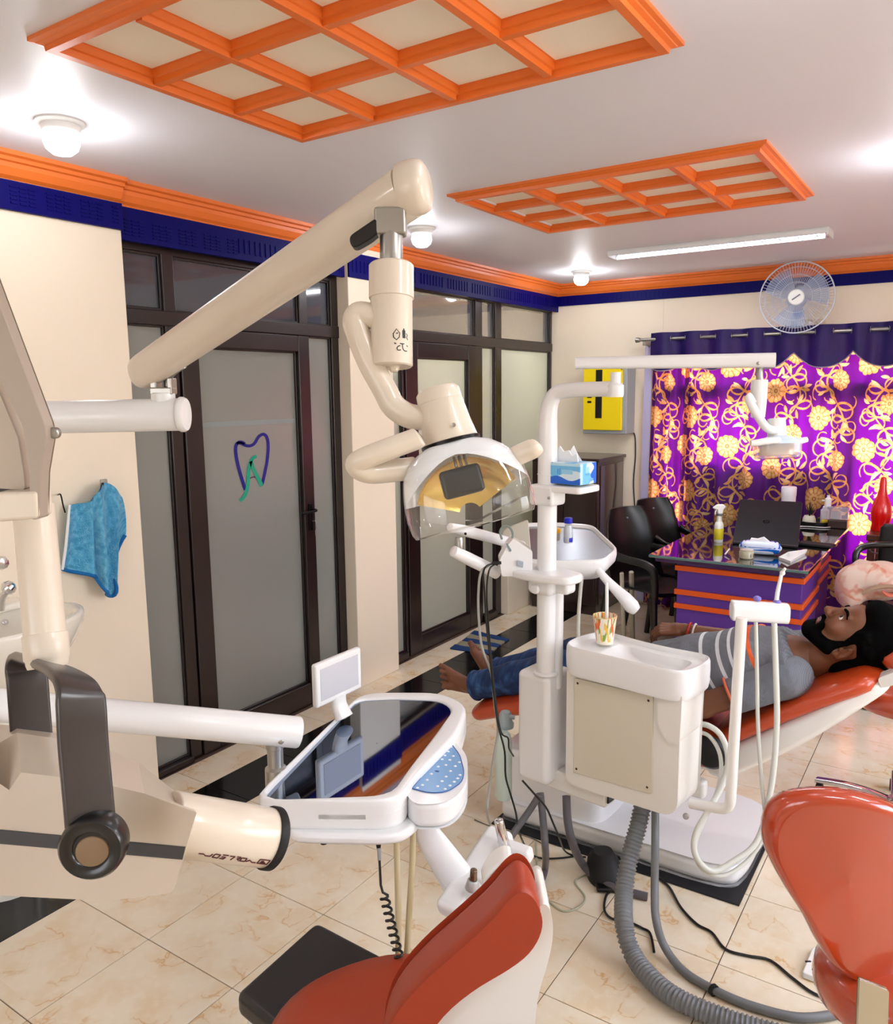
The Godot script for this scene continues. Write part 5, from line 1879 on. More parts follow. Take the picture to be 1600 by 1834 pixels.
	obj("brand_mark", Geo.new().ball(Vector3(-0.953, 0.906, -1.387), 0.0055, 12, Vector3(1, 0.12, 0.6)), mat(Color(0.12, 0.28, 0.6), 0.3), kp)
	# viewer screen on its little foot
	var sd := Vector3(0.02, 0, -1.0)
	sd.y = 0.0
	sd = sd.normalized()
	var sn := sd.cross(Vector3.UP).normalized()
	if sn.dot(CB.z) < 0:
		sn = -sn
	var sb := Basis(sd, Vector3.UP, sd.cross(Vector3.UP))
	var sc: Vector3 = Vector3(-1.304, 1.037, -1.457)
	var w := 0.17
	var hh := 0.112
	obj("viewer_frame", Geo.new().rbox(sc, Vector3(w, hh, 0.018), 0.007, 2, sb), M.pearl, t)
	obj("viewer_screen", Geo.new().rbox(sc + sn * 0.0085, Vector3(w - 0.03, hh - 0.03, 0.003), 0.001, 1, sb), coat(mat(Color(0.80, 0.80, 0.83), 0.3), 0.5, 0.1), t)
	obj("viewer_foot", Geo.new().tube([sc - Vector3.UP * 0.05, sc - Vector3.UP * 0.075 + sn * 0.004, sc - Vector3.UP * 0.105 + sn * 0.02], [0.026, 0.024, 0.028], 14, 4, true, 0.6), M.pearl, t)
	# support arm that runs back past the scanner
	obj("support_arm", Geo.new().rod(Vector3(-1.617, 1.189, -0.6456), Vector3(-1.209, 0.9991, -1.222), 0.0315, 0.0345, 0.006, 36), M.pearl, t)
	obj("arm_screw", bolt(Vector3(-1.212, 0.9993, -1.165), CB.z, 0.007), M.steel, t)
	obj("arm_post", Geo.new().lathe([Vector2(0, 0), Vector2(0.02, 0), Vector2(0.02, 0.012), Vector2(0.0175, 0.014), Vector2(0.0175, 0.055), Vector2(0.024, 0.06), Vector2(0.025, 0.12), Vector2(0, 0.12)], Vector3(-1.248, 0.9819, -1.181), Vector3.DOWN, 28), M.steel, t)
	# knob and instrument arm under the tray
	obj("knob", Geo.new().rod(Vector3(-1.071, 0.8401, -1.139), Vector3(-1.069, 0.8194, -1.136), 0.009, 0.007, 0.002, 16), M.rubber, t)
	var arm := Geo.new()
	arm.tube(p3([-0.9606, 0.8123, -1.328, -0.9394, 0.7755, -1.335, -0.9044, 0.7203, -1.348, -0.8693, 0.6626, -1.361, -0.8572, 0.6381, -1.365]), [0.026, 0.03, 0.036, 0.042, 0.036], 18, 5, true, 0.55, CB.x)
	obj("holder_arm", arm, M.pearl, t)
	# the rest for the hand instruments: a bar with slots
	var r0: Vector3 = Vector3(-0.8546, 0.6611, -1.298)
	var r1: Vector3 = Vector3(-0.8497, 0.7269, -1.483)
	var rd := (r1 - r0).normalized()
	var rs := rd.cross(Vector3.UP).normalized()
	var ru := rs.cross(rd)
	var rb := Basis(rd, ru, rd.cross(ru))
	var rl := r0.distance_to(r1)
	var rc := (r0 + r1) * 0.5
	var rest := obj("instrument_rest", Geo.new().rbox(rc, Vector3(rl + 0.04, 0.042, 0.07), 0.016, 3, rb), M.pearl, t)
	var tos := rs if rs.dot(CB.x) > 0 else -rs
	for i in 4:
		var p := r0.lerp(r1, 0.16 + i * 0.25) + tos * 0.055 + ru * 0.006
		obj("rest_prong", Geo.new().rbox(p, Vector3(0.03, 0.034, 0.085), 0.009, 2, rb), M.pearl, rest)
	obj("spray_tip", Geo.new().rod(Vector3(-0.8078, 0.738, -1.44), Vector3(-0.8205, 0.8075, -1.432), 0.0125, 0.011, 0.003, 18), M.chrome, rest)
	var tip := Geo.new()
	tip.rod(Vector3(-0.8189, 0.7057, -1.317), Vector3(-0.816, 0.7285, -1.317), 0.016, 0.0125, 0.003, 18)
	obj("handpiece_collar", tip, mat(Color(0.72, 0.72, 0.72), 0.35, 0.3), rest)
	obj("handpiece", Geo.new().rod(Vector3(-0.8158, 0.7262, -1.317), Vector3(-0.8142, 0.7525, -1.317), 0.0085, 0.0075, 0.002, 16), mat(Color(0.5, 0.42, 0.36), 0.25, 0.9), rest)
	# tan suction hoses and the coiled lead
	one("instrument_hose", Geo.new().tube([Vector3(-0.9794, 0.8127, -1.267), Vector3(-0.9709, 0.7269, -1.257), Vector3(-0.96, 0.6079, -1.242), Vector3(-0.9521, 0.4888, -1.226)], 0.0068, 12, 4), M.tan_hose, "tan hose hanging from the near tray, left of its pair", "hose", "tan hoses under the near tray")
	one("instrument_hose", Geo.new().tube([Vector3(-0.9614, 0.817, -1.304), Vector3(-0.9566, 0.7388, -1.293), Vector3(-0.9544, 0.6425, -1.277), Vector3(-0.9507, 0.4981, -1.253)], 0.0068, 12, 4), M.tan_hose, "tan hose hanging from the near tray, next to the holder arm", "hose", "tan hoses under the near tray")
	var coil := thing("coiled_lead", "black coiled lead with plug hanging under the near tray", "cable", Vector3(-0.8891, 0.5733, -1.162))
	obj("plug", Geo.new().lathe([Vector2(0, 0), Vector2(0.0065, 0.0), Vector2(0.006, 0.012), Vector2(0.0042, 0.026), Vector2(0, 0.026)], Vector3(-0.9635, 0.8442, -1.186), Vector3.DOWN, 14), M.rubber, coil)
	obj("sleeve", Geo.new().rod(Vector3(-0.9609, 0.8215, -1.184), Vector3(-0.9581, 0.7976, -1.181), 0.0042, 0.004, 0.001, 12), mat(Color(0.6, 0.6, 0.6), 0.4), coil)
	var path := p3([-0.9583, 0.7999, -1.181, -0.9555, 0.7749, -1.179, -0.9524, 0.7465, -1.176, -0.9474, 0.7317, -1.176])
	var cl := []
	for p in path:
		cl.append(p)
	var q0: Vector3 = Vector3(-0.945, 0.7249, -1.177)
	var q1: Vector3 = Vector3(-0.8844, 0.562, -1.163)
	for i in 200:
		var wq := i / 199.0
		var an := TAU * 12.0 * wq
		var c := q0.lerp(q1, wq)
		cl.append(c + CB.x * cos(an) * 0.0085 + (CB.z * 0.9 + Vector3.UP * 0.2) * sin(an) * 0.0085)
	obj("coil", Geo.new().tube(cl, 0.0027, 8), mat(Color(0.06, 0.055, 0.055), 0.4), coil)


# ---------------------------------------------------------------- the near patient chair
func near_chair() -> void:
	var t := thing("patient_chair", "orange upholstered dental chair with cream shell and black foot pad at the bottom edge", "dental chair", Vector3(-0.85, 0, -0.95))
	var fb := Basis(Vector3.RIGHT, Vector3.FORWARD, Vector3.UP)
	var pad := round_poly(p2([-1.196, 0.99, -1.211, 1.253, -0.8338, 1.238, -0.8272, 0.9407]), [0.02, 0.025, 0.03, 0.03], 5)
	obj("foot_pad", Geo.new().slab(pad, Vector3(0, 0.47, 0), fb, 0.05, 0.014, 3), M.pad, t, "black vinyl foot pad")
	obj("foot_base", Geo.new().slab(round_poly(p2([-1.184, 0.9947, -1.203, 1.256, -0.848, 1.258, -0.8209, 0.9618]), 0.03, 5), Vector3(0, 0.25, 0), fb, 0.222, 0.02, 3), M.warm_white, t)
	# seat cushion, round in plan and domed
	var sc: Vector3 = Vector3(-0.7768, 0.5752, -0.9938)
	var rings := []
	var fwd := Vector3(-0.86, 0, -0.5).normalized()
	var sid := fwd.cross(Vector3.UP)
	for p in [[0.0, -0.07], [0.85, -0.07], [0.97, -0.05], [1.0, -0.02], [0.97, 0.012], [0.88, 0.03], [0.7, 0.042], [0.4, 0.048], [0.0, 0.05]]:
		rings.append(oval(sc + Vector3.UP * (p[1] as float), fwd, sid, 0.255 * p[0] + 0.001, 0.235 * p[0] + 0.001, 44, 2.3))
	obj("seat", Geo.new().loft(rings, false), M.vinyl_matte, t)
	obj("seat_shell", Geo.new().loft([oval(sc - Vector3.UP * 0.06, fwd, sid, 0.25, 0.23, 40, 2.3), oval(sc - Vector3.UP * 0.12, fwd, sid, 0.23, 0.21, 40, 2.3), oval(sc - Vector3.UP * 0.2, fwd, sid, 0.16, 0.14, 40, 2.2)]), M.warm_white, t)
	obj("pedestal", Geo.new().lathe([Vector2(0, 0.0), Vector2(0.24, 0), Vector2(0.24, 0.04), Vector2(0.2, 0.07), Vector2(0.1, 0.1), Vector2(0.075, 0.14), Vector2(0.07, sc.y - 0.18), Vector2(0, sc.y - 0.18)], Vector3(sc.x, 0, sc.z), Vector3.UP, 40), M.warm_white, t)
	obj("backrest", Geo.new().slab(round_poly(p2([-0.1197, 0.6464, -0.1122, 0.7309, -0.0866, 0.7909, -0.043, 0.8438, 0.013, 0.8959, 0.062, 0.9434, 0.0894, 0.9809, 0.1076, 0.9945, 0.1249, 0.9864, 0.1379, 0.9605, 0.1416, 0.9385, 0.1354, 0.9125, 0.118, 0.8845, 0.0848, 0.8585, 0.0385, 0.8305, -0.0084, 0.79, -0.0426, 0.7405, -0.0641, 0.6882, -0.0764, 0.6352]), 0.04, 3), cp(1.2) - CB.z * 0.02, CB, 0.105, 0.028, 6), M.vinyl_matte, t)
	obj("back_shell", Geo.new().slab(round_poly(p2([-0.1043, 0.659, -0.0805, 0.7179, -0.046, 0.7676, -0.0082, 0.8065, 0.0385, 0.8428, 0.0848, 0.8728, 0.1216, 0.9107, 0.1362, 0.9366, 0.1489, 0.9464, 0.1591, 0.9343, 0.164, 0.8921, 0.1552, 0.8414, 0.1407, 0.7902, 0.1345, 0.7383, 0.1324, 0.6004, -0.115, 0.6034]), 0.05, 4), cp(1.2) - CB.z * 0.06, CB, 0.105, 0.012, 4), M.warm_white, t)
	obj("back_rim", Geo.new().slab(round_poly(p2([0.05, 0.9276, 0.0666, 0.9593, 0.0894, 0.9769, 0.1077, 0.9727, 0.0894, 0.9431, 0.0665, 0.9154]), 0.01, 3), cp(1.2) - CB.z * 0.075, CB, 0.05, 0.006, 3), M.warm_white, t)


# ---------------------------------------------------------------- stools
func stools() -> void:
	var t := thing("dentist_stool", "glossy orange stool with big curved backrest and steel bracket in the bottom corner", "stool", Vector3(-0.05, 0, -1.62))
	# a cupped backrest seen from behind: a sheet bulging towards the aisle
	var poly := p2([0.6588, 0.8093, 0.6602, 0.8704, 0.6829, 0.9114, 0.7267, 0.9338, 0.7802, 0.9404, 0.8347, 0.9325, 0.8947, 0.9113, 0.9568, 0.867, 0.9946, 0.793, 1.003, 0.6933, 0.9878, 0.5919, 0.9589, 0.5149, 0.9142, 0.4868, 0.854, 0.511, 0.8001, 0.5505, 0.7618, 0.6074, 0.7357, 0.6586, 0.7004, 0.7144, 0.675, 0.7621])
	var k := poly.size()
	var sm := []
	for i in k:
		for e in 3:
			sm.append((poly[i] as Vector2).cubic_interpolate(poly[(i + 1) % k], poly[(i + k - 1) % k], poly[(i + 2) % k], e / 3.0))
	var c := Vector2.ZERO
	for p in sm:
		c += p
	c /= sm.size()
	var rings := []
	for s in [[0.0, -0.005], [0.5, -0.002], [0.78, 0.004], [0.87, 0.010], [0.94, 0.009], [0.985, 0.001], [1.0, -0.014], [0.985, -0.032], [0.93, -0.046], [0.8, -0.055], [0.4, -0.06], [0.0, -0.06]]:
		var ring := []
		for p in sm:
			var q: Vector2 = c + (p - c) * s[0]
			ring.append(cp(1.5) + CB * Vector3(q.x, q.y, s[1] - pow(q.x - c.x, 2.0) * 1.6))
		rings.append(ring)
	obj("backrest", Geo.new().loft(rings, false), M.gloss_vinyl, t)
	var ss: Vector3 = Vector3(-0.0733, 0.5073, -1.812)
	var sr := []
	for p in [[0.0, -0.09], [0.8, -0.09], [0.95, -0.075], [1.0, -0.045], [0.97, -0.012], [0.85, 0.012], [0.5, 0.02], [0.0, 0.022]]:
		sr.append(oval(ss + Vector3.UP * (p[1] as float), CB.x, CB.z, 0.145 * p[0] + 0.001, 0.15 * p[0] + 0.001, 40))
	obj("seat", Geo.new().loft(sr, false), M.gloss_vinyl, t)
	obj("back_bracket", Geo.new().slab(round_poly(p2([0.8027, 0.5968, 0.862, 0.5715, 0.8694, 0.4063, 0.8087, 0.4071]), 0.004, 3), cp(1.42), CB, 0.01, 0.003), mat(Color(0.72, 0.69, 0.62), 0.18, 0.95), t, "bright steel bracket")
	obj("column", Geo.new().rod(Vector3(ss.x, 0.08, ss.z), ss - Vector3.UP * 0.08, 0.025), M.chrome, t)
	star_base(t, Vector3(ss.x, 0, ss.z), 0.27, 0.2)
	# the other stool, cut by the frame
	var u := thing("dentist_stool", "orange round stool with chrome star base cut off beside the reclined chair", "stool", Vector3(-0.08, 0, -3.3))
	var us: Vector3 = Vector3(-0.1396, 0.5756, -3.456)
	var ur := []
	for p in [[0.0, -0.07], [0.8, -0.068], [0.95, -0.055], [1.0, -0.03], [0.97, 0.005], [0.85, 0.025], [0.5, 0.034], [0.0, 0.036]]:
		ur.append(oval(us + Vector3.UP * (p[1] as float), CB.x, CB.z, 0.205 * p[0] + 0.001, 0.2 * p[0] + 0.001, 40))
	obj("seat", Geo.new().loft(ur, false), M.gloss_vinyl, u)
	var foot: Vector3 = Vector3(-0.1501, 0.06, -3.486)
	obj("column", Geo.new().rod(Vector3(foot.x, 0.08, foot.z), Vector3(foot.x, us.y - 0.05, foot.z), 0.022), M.steel, u)
	star_base(u, Vector3(foot.x, 0, foot.z), 0.32, PI - 0.22)


func star_base(t: Node3D, c: Vector3, r: float, a0: float) -> void:
	var hub := obj("star_base", Geo.new().lathe([Vector2(0, 0.05), Vector2(0.045, 0.05), Vector2(0.045, 0.1), Vector2(0.035, 0.115), Vector2(0, 0.115)], c, Vector3.UP, 24), M.chrome, t)
	for i in 5:
		var a := a0 + TAU * i / 5.0
		var d := Vector3(cos(a), 0, -sin(a))
		var s := d.cross(Vector3.UP)
		var g := Geo.new()
		var rings := []
		for j in 9:
			var w := j / 8.0
			var y := 0.09 + 0.014 * sin(w * PI) - 0.012 * w
			rings.append(oval(c + d * lerpf(0.03, r, w) + Vector3.UP * y, s, Vector3.UP, lerpf(0.026, 0.02, w), lerpf(0.016, 0.01, w), 14, 3.0))
		g.loft(rings)
		obj("leg", g, M.chrome, hub)
		var w := c + d * (r - 0.015)
		obj("castor", Geo.new().rod(w + Vector3.UP * 0.027 - s * 0.022, w + Vector3.UP * 0.027 - s * 0.006, 0.027, 0.027, 0.005, 20).rod(w + Vector3.UP * 0.027 + s * 0.006, w + Vector3.UP * 0.027 + s * 0.022, 0.027, 0.027, 0.005, 20).rbox(w + Vector3.UP * 0.05, Vector3(0.03, 0.03, 0.03), 0.008, 2), M.black, hub)

# ---------------------------------------------------------------- the second unit: column, spittoon, lamp and tray
func far_unit() -> void:
	one("floor_mat", Geo.new().box(Vector3(-1.53, 0.001, -3.28), Vector3(-0.553, 0.007, -2.612), 0.002), mat(Color(0.045, 0.05, 0.075), 0.6), "dark rubber mat under the white chair base", "mat")
	var t := thing("dental_unit", "white dental unit with column, spittoon cabinet and hanging lamp before the reclined man", "dental unit", Vector3(-1.2, 0, -2.55))
	# column
	var cb := Geo.new()
	cb.rbox(up(-1.527, 0.585, -0.035), Vector3(0.132, 0.40, 0.15), 0.022, 3, UB)
	obj("column_box", cb, M.pearl, t)
	obj("column_foot", Geo.new().lathe([Vector2(0, 0), Vector2(0.044, 0), Vector2(0.043, 0.005), Vector2(0.038, 0.009), Vector2(0, 0.009)], up(-1.497, 0.783, 0.0), Vector3.UP, 32), M.pearl, t)
	obj("rear_fin", Geo.new().rbox(up(-1.472, 0.9, -0.03), Vector3(0.04, 0.36, 0.04), 0.018, 2, UB), M.pearl, t)
	obj("pole", Geo.new().tube([up(-1.497, 0.785, 0), up(-1.497, 1.2, 0), up(-1.497, 1.55, 0), up(-1.497, 1.64, 0), up(-1.49, 1.7, 0.0), up(-1.465, 1.737, 0.0), up(-1.42, 1.747, 0.0), up(-1.36, 1.749, 0.0), up(-1.25, 1.75, 0.0)], [0.0325, 0.0325, 0.0325, 0.031, 0.0275, 0.025, 0.024, 0.0235, 0.0235], 26, 5), M.pearl, t)
	obj("pole_seam", Geo.new().lathe([Vector2(0.030, 0), Vector2(0.034, 0.001), Vector2(0.034, 0.004), Vector2(0.030, 0.005)], up(-1.497, 1.47, 0), Vector3.UP, 30), M.pearl, t)
	# shelf with clamp
	obj("shelf_clamp", Geo.new().rbox(up(-1.497, 1.405, 0.0), Vector3(0.095, 0.07, 0.085), 0.012, 2, UB), M.pearl, t)
	obj("clamp_screw", Geo.new().rod(up(-1.462, 1.40, 0.042), up(-1.462, 1.40, 0.046), 0.006, 0.005, 0.001, 12), M.steel, t)
	obj("shelf", Geo.new().slab(round_poly([Vector2(-1.52, -0.04), Vector2(-1.345, -0.04), Vector2(-1.345, 0.09), Vector2(-1.52, 0.09)], 0.02, 4), UB * Vector3(0, 1.418, -2.197), UB * Basis(Vector3.RIGHT, Vector3.FORWARD, Vector3.UP), 0.022, 0.006), M.pearl, t)
	# lamp arm
	var tip := up(-1.25, 1.75, 0.0)
	obj("arm_elbow", Geo.new().lathe([Vector2(0, 0), Vector2(0.024, 0), Vector2(0.026, 0.006), Vector2(0.026, 0.035), Vector2(0.02, 0.042), Vector2(0.016, 0.043), Vector2(0.016, 0.075), Vector2(0, 0.075)], tip - Vector3.UP * 0.025, Vector3.UP, 26), M.pearl, t)
	var a0 := Vector3(-1.155, 1.838, -2.55)
	var a1: Vector3 = Vector3(-0.5522, 1.835, -2.744)
	obj("lamp_arm", Geo.new().loft([oval(a0, Vector3.UP, (a1 - a0).cross(Vector3.UP).normalized(), 0.02, 0.021, 24, 3.0), oval(a0.lerp(a1, 0.5), Vector3.UP, (a1 - a0).cross(Vector3.UP).normalized(), 0.0225, 0.0225, 24, 3.0), oval(a1, Vector3.UP, (a1 - a0).cross(Vector3.UP).normalized(), 0.0235, 0.0235, 24, 3.0)]), M.pearl, t)
	for q in p3([-1.085, 1.83, -2.596, -0.5914, 1.825, -2.692]):
		obj("arm_screw", bolt(q, CB.z, 0.0055), M.steel, t)
	obj("lamp_stem", Geo.new().rod(Vector3(-0.5972, 1.819, -2.736), Vector3(-0.5926, 1.756, -2.728), 0.0115, 0.0115, 0.001, 20), M.steel, t)
	obj("lamp_swivel", Geo.new().lathe([Vector2(0, 0), Vector2(0.0245, 0), Vector2(0.026, 0.002), Vector2(0.0255, 0.06), Vector2(0.022, 0.12), Vector2(0.018, 0.122), Vector2(0, 0.122)], Vector3(-0.5939, 1.774, -2.73), Vector3.DOWN, 28), M.pearl, t)
	obj("lamp_yoke", Geo.new().tube(p3([-0.5954, 1.7, -2.667, -0.6104, 1.723, -2.661, -0.6028, 1.7, -2.662, -0.5806, 1.66, -2.669, -0.5572, 1.625, -2.678, -0.541, 1.615, -2.7, -0.5306, 1.617, -2.731]), [0.011, 0.0125, 0.0135, 0.0135, 0.0135, 0.0135, 0.0135], 16, 5), M.pearl, t)
	var h0: Vector3 = Vector3(-0.5395, 1.649, -2.743)
	var ha := Vector3(0.10, -1.0, 0.12).normalized()
	obj("lamp_neck", Geo.new().lathe([Vector2(0, 0), Vector2(0.026, 0.0), Vector2(0.028, 0.003), Vector2(0.029, 0.05), Vector2(0.031, 0.062), Vector2(0, 0.064)], h0, ha, 28), M.pearl, t)
	var hx := (CB.x + Vector3.UP * 0.16).normalized()
	hx = (hx - ha * hx.dot(ha)).normalized()
	var hz := hx.cross(ha)
	var dm := []
	for p in [[0.058, 0.03, 0.035], [0.064, 0.056, 0.046], [0.074, 0.066, 0.053], [0.084, 0.071, 0.056]]:
		dm.append(oval(h0 + ha * p[0], hx, hz, p[1], p[2], 32, 3.2))
	obj("lamp_dome", Geo.new().loft(dm, false), coat(mat(Color(0.82, 0.88, 0.95), 0.3), 0.4, 0.1), t)
	var sh := []
	for p in [[0.084, 0.0705, 0.0555], [0.11, 0.069, 0.054], [0.126, 0.066, 0.052], [0.128, 0.04, 0.03], [0.1285, 0.001, 0.001]]:
		sh.append(oval(h0 + ha * p[0], hx, hz, p[1], p[2], 32, 3.2))
	obj("lamp_shield", Geo.new().loft(sh, false), glass(Color(0.97, 0.95, 0.95), 0.3, 0.06), t)
	obj("bulb_holder", Geo.new().rbox(h0 + ha * 0.096 + hz * 0.036, Vector3(0.038, 0.02, 0.03), 0.003, 1, Basis(hx, -ha, hx.cross(-ha))), M.black, t)
	obj("lamp_reflector", Geo.new().loft([oval(h0 + ha * 0.088, hx, hz, 0.052, 0.02, 24, 3.0), oval(h0 + ha * 0.118, hx, hz, 0.06, 0.03, 24, 3.0)], false), mat(Color(0.85, 0.72, 0.62), 0.25, 0.5), t)
	obj("lamp_handle", Geo.new().tube(p3([-0.5157, 1.585, -2.68, -0.543, 1.583, -2.644, -0.5704, 1.578, -2.625, -0.5863, 1.577, -2.614]), [0.0095, 0.011, 0.0105, 0.009], 14, 3), M.pearl, t)
	obj("lamp_handle", Geo.new().tube(p3([-0.4896, 1.575, -2.739, -0.4671, 1.579, -2.742, -0.4468, 1.584, -2.756]), [0.0095, 0.0105, 0.0085], 14, 3), M.pearl, t)
	# spittoon cabinet
	var body := Geo.new()
	body.slab(round_poly([Vector2(-1.412, 0.83), Vector2(-1.412, 0.405), Vector2(-1.003, 0.425), Vector2(-1.003, 0.83)], [0.01, 0.045, 0.06, 0.01], 6), up(0, 0, -0.165), UB, 0.165, 0.022, 4)
	var cab := obj("cabinet", body, M.warm_white, t)
	var door := Geo.new()
	door.slab(round_poly([Vector2(-1.379, 0.795), Vector2(-1.379, 0.458), Vector2(-1.087, 0.478), Vector2(-1.092, 0.803)], 0.008, 4), up(0, 0, -0.002), UB, 0.007, 0.002)
	var dr := obj("service_panel", door, M.panel_cream, t)
	for q in [Vector2(-1.366, 0.779), Vector2(-1.108, 0.785), Vector2(-1.104, 0.497), Vector2(-1.366, 0.475)]:
		obj("screw", Geo.new().rod(up(q.x, q.y, 0.0045), up(q.x, q.y, 0.0062), 0.0042, 0.0038, 0.0006, 12), mat(Color(0.3, 0.26, 0.22), 0.4, 0.6), dr)
	var nb := Geo.new()
	nb.slab(round_poly([Vector2(-1.072, 0.835), Vector2(-1.072, 0.72), Vector2(-1.03, 0.665), Vector2(-0.998, 0.68), Vector2(-0.994, 0.835)], 0.014, 4), up(0, 0, -0.15), UB, 0.162, 0.012, 3)
	obj("side_bulge", nb, M.warm_white, t)
	# spittoon rim: walls of a shallow bean shaped tray with a bowl
	var rim := round_poly([Vector2(-1.417, 0.03), Vector2(-0.985, 0.03), Vector2(-0.97, -0.08), Vector2(-0.98, -0.185), Vector2(-1.18, -0.165), Vector2(-1.39, -0.2), Vector2(-1.425, -0.1)], [0.06, 0.075, 0.05, 0.06, 0.12, 0.06, 0.05], 8)
	var rings := []
	for s in [[0.96, 0.81], [0.985, 0.817], [1.0, 0.835], [1.005, 0.87], [1.0, 0.9], [0.985, 0.909], [0.965, 0.91], [0.945, 0.903], [0.925, 0.893]]:
		var ring := []
		for q in rim:
			var c := Vector2(-1.187, -0.085)
			var p: Vector2 = c + (q - c) * s[0]
			ring.append(up(p.x, s[1], p.y))
		rings.append(ring)
	var sp := Geo.new()
	sp.loft(rings, false)
	var inner: Array = rings[-1]
	var bc := up(-1.1, 0.84, -0.075)
	var bowl := []
	for f in [0.0, 0.22, 0.5, 0.78, 1.0]:
		var ring := []
		for i in inner.size():
			var p: Vector3 = inner[i]
			# from the inner edge to an oval bowl
			var d := (p - bc)
			d.y = 0
			var o := bc + (UB.x * d.dot(UB.x) / 0.23 * 0.15 + UB.z * d.dot(UB.z) / 0.12 * 0.082)
			var q := p.lerp(o + Vector3.UP * 0.033, smoothstep(0.0, 1.0, f))
			q.y = lerpf(p.y, 0.889, f)
			ring.append(q)
		bowl.append(ring)
	for f in [0.93, 0.75, 0.45, 0.02]:
		var ring := []
		for p in bowl[4]:
			var q: Vector3 = bc + (p - bc) * f
			q.y = 0.889 - 0.05 * sqrt(1.0 - f * f)
			ring.append(q)
		bowl.append(ring)
	var bg := Geo.new()
	bg.loft(bowl, false, true, false)
	for i in bg.n.size():
		if bg.n[i].y < 0.0:
			bg.n[i] = -bg.n[i]
	bg.orient(0)
	obj("spittoon_rim", sp, M.pearl, cab)
	obj("spittoon_bowl", bg, M.pearl, cab)
	obj("support_beam", Geo.new().rbox(up(-1.43, 0.393, -0.05), Vector3(0.33, 0.072, 0.07), 0.008, 2, UB), M.warm_white, t)
	obj("beam_end", Geo.new().rbox(up(-1.262, 0.393, -0.05), Vector3(0.006, 0.045, 0.045), 0.002, 1, UB), M.black, t)
	# suction holder on its bent tube
	obj("holder_tube", Geo.new().tube([up(-1.0, 0.44, -0.09), up(-0.93, 0.452, -0.09), up(-0.89, 0.462, -0.09), up(-0.874, 0.485, -0.09), up(-0.872, 0.53, -0.09), up(-0.873, 0.75, -0.1), up(-0.872, 1.07, -0.11)], 0.0165, 16, 5), M.warm_white, t)
	var hb := Geo.new()
	var q0: Vector3 = Vector3(-0.6243, 1.027, -2.634)
	var q1: Vector3 = Vector3(-0.4735, 1.014, -2.732)
	hb.loft([oval(q0 - (q1 - q0) * 0.02, Vector3.UP, CB.z, 0.026, 0.018, 24, 3.0), oval(q0, Vector3.UP, CB.z, 0.034, 0.024, 24, 3.0), oval(q1, Vector3.UP, CB.z, 0.034, 0.024, 24, 3.0), oval(q1 + (q1 - q0) * 0.015, Vector3.UP, CB.z, 0.03, 0.02, 24, 3.0)])
	obj("hose_holder", hb, M.pearl, t)
	var lilac := mat(Color(0.5, 0.45, 0.78), 0.35)
	obj("holder_button", Geo.new().ball(Vector3(-0.5583, 1.064, -2.684), 0.013, 14, Vector3(1, 0.7, 1)), lilac, t)
	obj("holder_button", Geo.new().ball(Vector3(-0.5039, 1.052, -2.719), 0.013, 14, Vector3(1, 0.7, 1)), lilac, t)
	obj("saliva_ejector", Geo.new().tube(p3([-0.5052, 1.049, -2.717, -0.5046, 1.081, -2.723, -0.5002, 1.125, -2.734, -0.4972, 1.146, -2.74, -0.4873, 1.163, -2.738]), [0.0072, 0.007, 0.0062, 0.0055, 0.0045], 12, 4).ball(Vector3(-0.4957, 1.146, -2.741), 0.009, 12), M.white_plastic, t)
	# instrument shelf clamped lower down, with its swing arms
	obj("tray_clamp", Geo.new().rbox(up(-1.49, 1.10, 0.01), Vector3(0.1, 0.06, 0.1), 0.02, 3, UB).rbox(up(-1.425, 1.1, 0.0), Vector3(0.06, 0.045, 0.06), 0.015, 2, UB), M.pearl, t)
	obj("clamp_knob", Geo.new().rod(up(-1.5, 1.093, 0.06), up(-1.5, 1.093, 0.072), 0.018, 0.016, 0.004, 20), M.pearl, t)
	obj("side_shelf", Geo.new().slab(round_poly([Vector2(-1.68, 0.04), Vector2(-1.5, 0.07), Vector2(-1.36, 0.03), Vector2(-1.36, -0.07), Vector2(-1.52, -0.1), Vector2(-1.68, -0.06)], 0.04, 5), UB * Vector3(0, 1.122, -2.197), UB * Basis(Vector3.RIGHT, Vector3.FORWARD, Vector3.UP), 0.028, 0.01, 3), M.pearl, t)
	obj("swing_arm", Geo.new().tube(p3([-1.425, 1.221, -2.187, -1.404, 1.188, -2.243, -1.378, 1.153, -2.303, -1.357, 1.12, -2.359]), [0.019, 0.022, 0.022, 0.022], 16, 3, true, 1.0), M.pearl, t)
	obj("swing_post", Geo.new().rod(Vector3(-1.422, 1.263, -2.221), Vector3(-1.419, 1.222, -2.215), 0.0145, 0.0145, 0.002, 20), M.steel, t)
	obj("upper_arm", Geo.new().tube(p3([-1.44, 1.3, -2.191, -1.434, 1.278, -2.264, -1.412, 1.231, -2.416, -1.384, 1.173, -2.594]), [0.014, 0.0195, 0.0195, 0.0195], 16, 3, true, 1.0), M.pearl, t)
	obj("arm_pin", Geo.new().rod(Vector3(-1.411, 1.272, -2.242), Vector3(-1.406, 1.274, -2.233), 0.005, 0.0045, 0.001, 12), M.dark_metal, t)
	# tray over the patient
	var tr := thing("instrument_tray", "white instrument tray with steel plate behind the column, over the man's legs", "dental tray", Vector3(-1.45, 0.98, -3.05))
	var edge := p3([-1.407, 1.123, -2.594, -1.284, 1.122, -2.626, -1.116, 1.11, -2.748, -1.128, 1.137, -2.903, -1.341, 1.172, -3.156, -1.483, 1.179, -3.112, -1.624, 1.171, -3.017, -1.544, 1.149, -2.751])
	var e3 := round_loop(edge, 0.045, 4)
	var cen := Vector3.ZERO
	for p in e3:
		cen += p
	cen /= e3.size()
	var pn := Vector3.ZERO
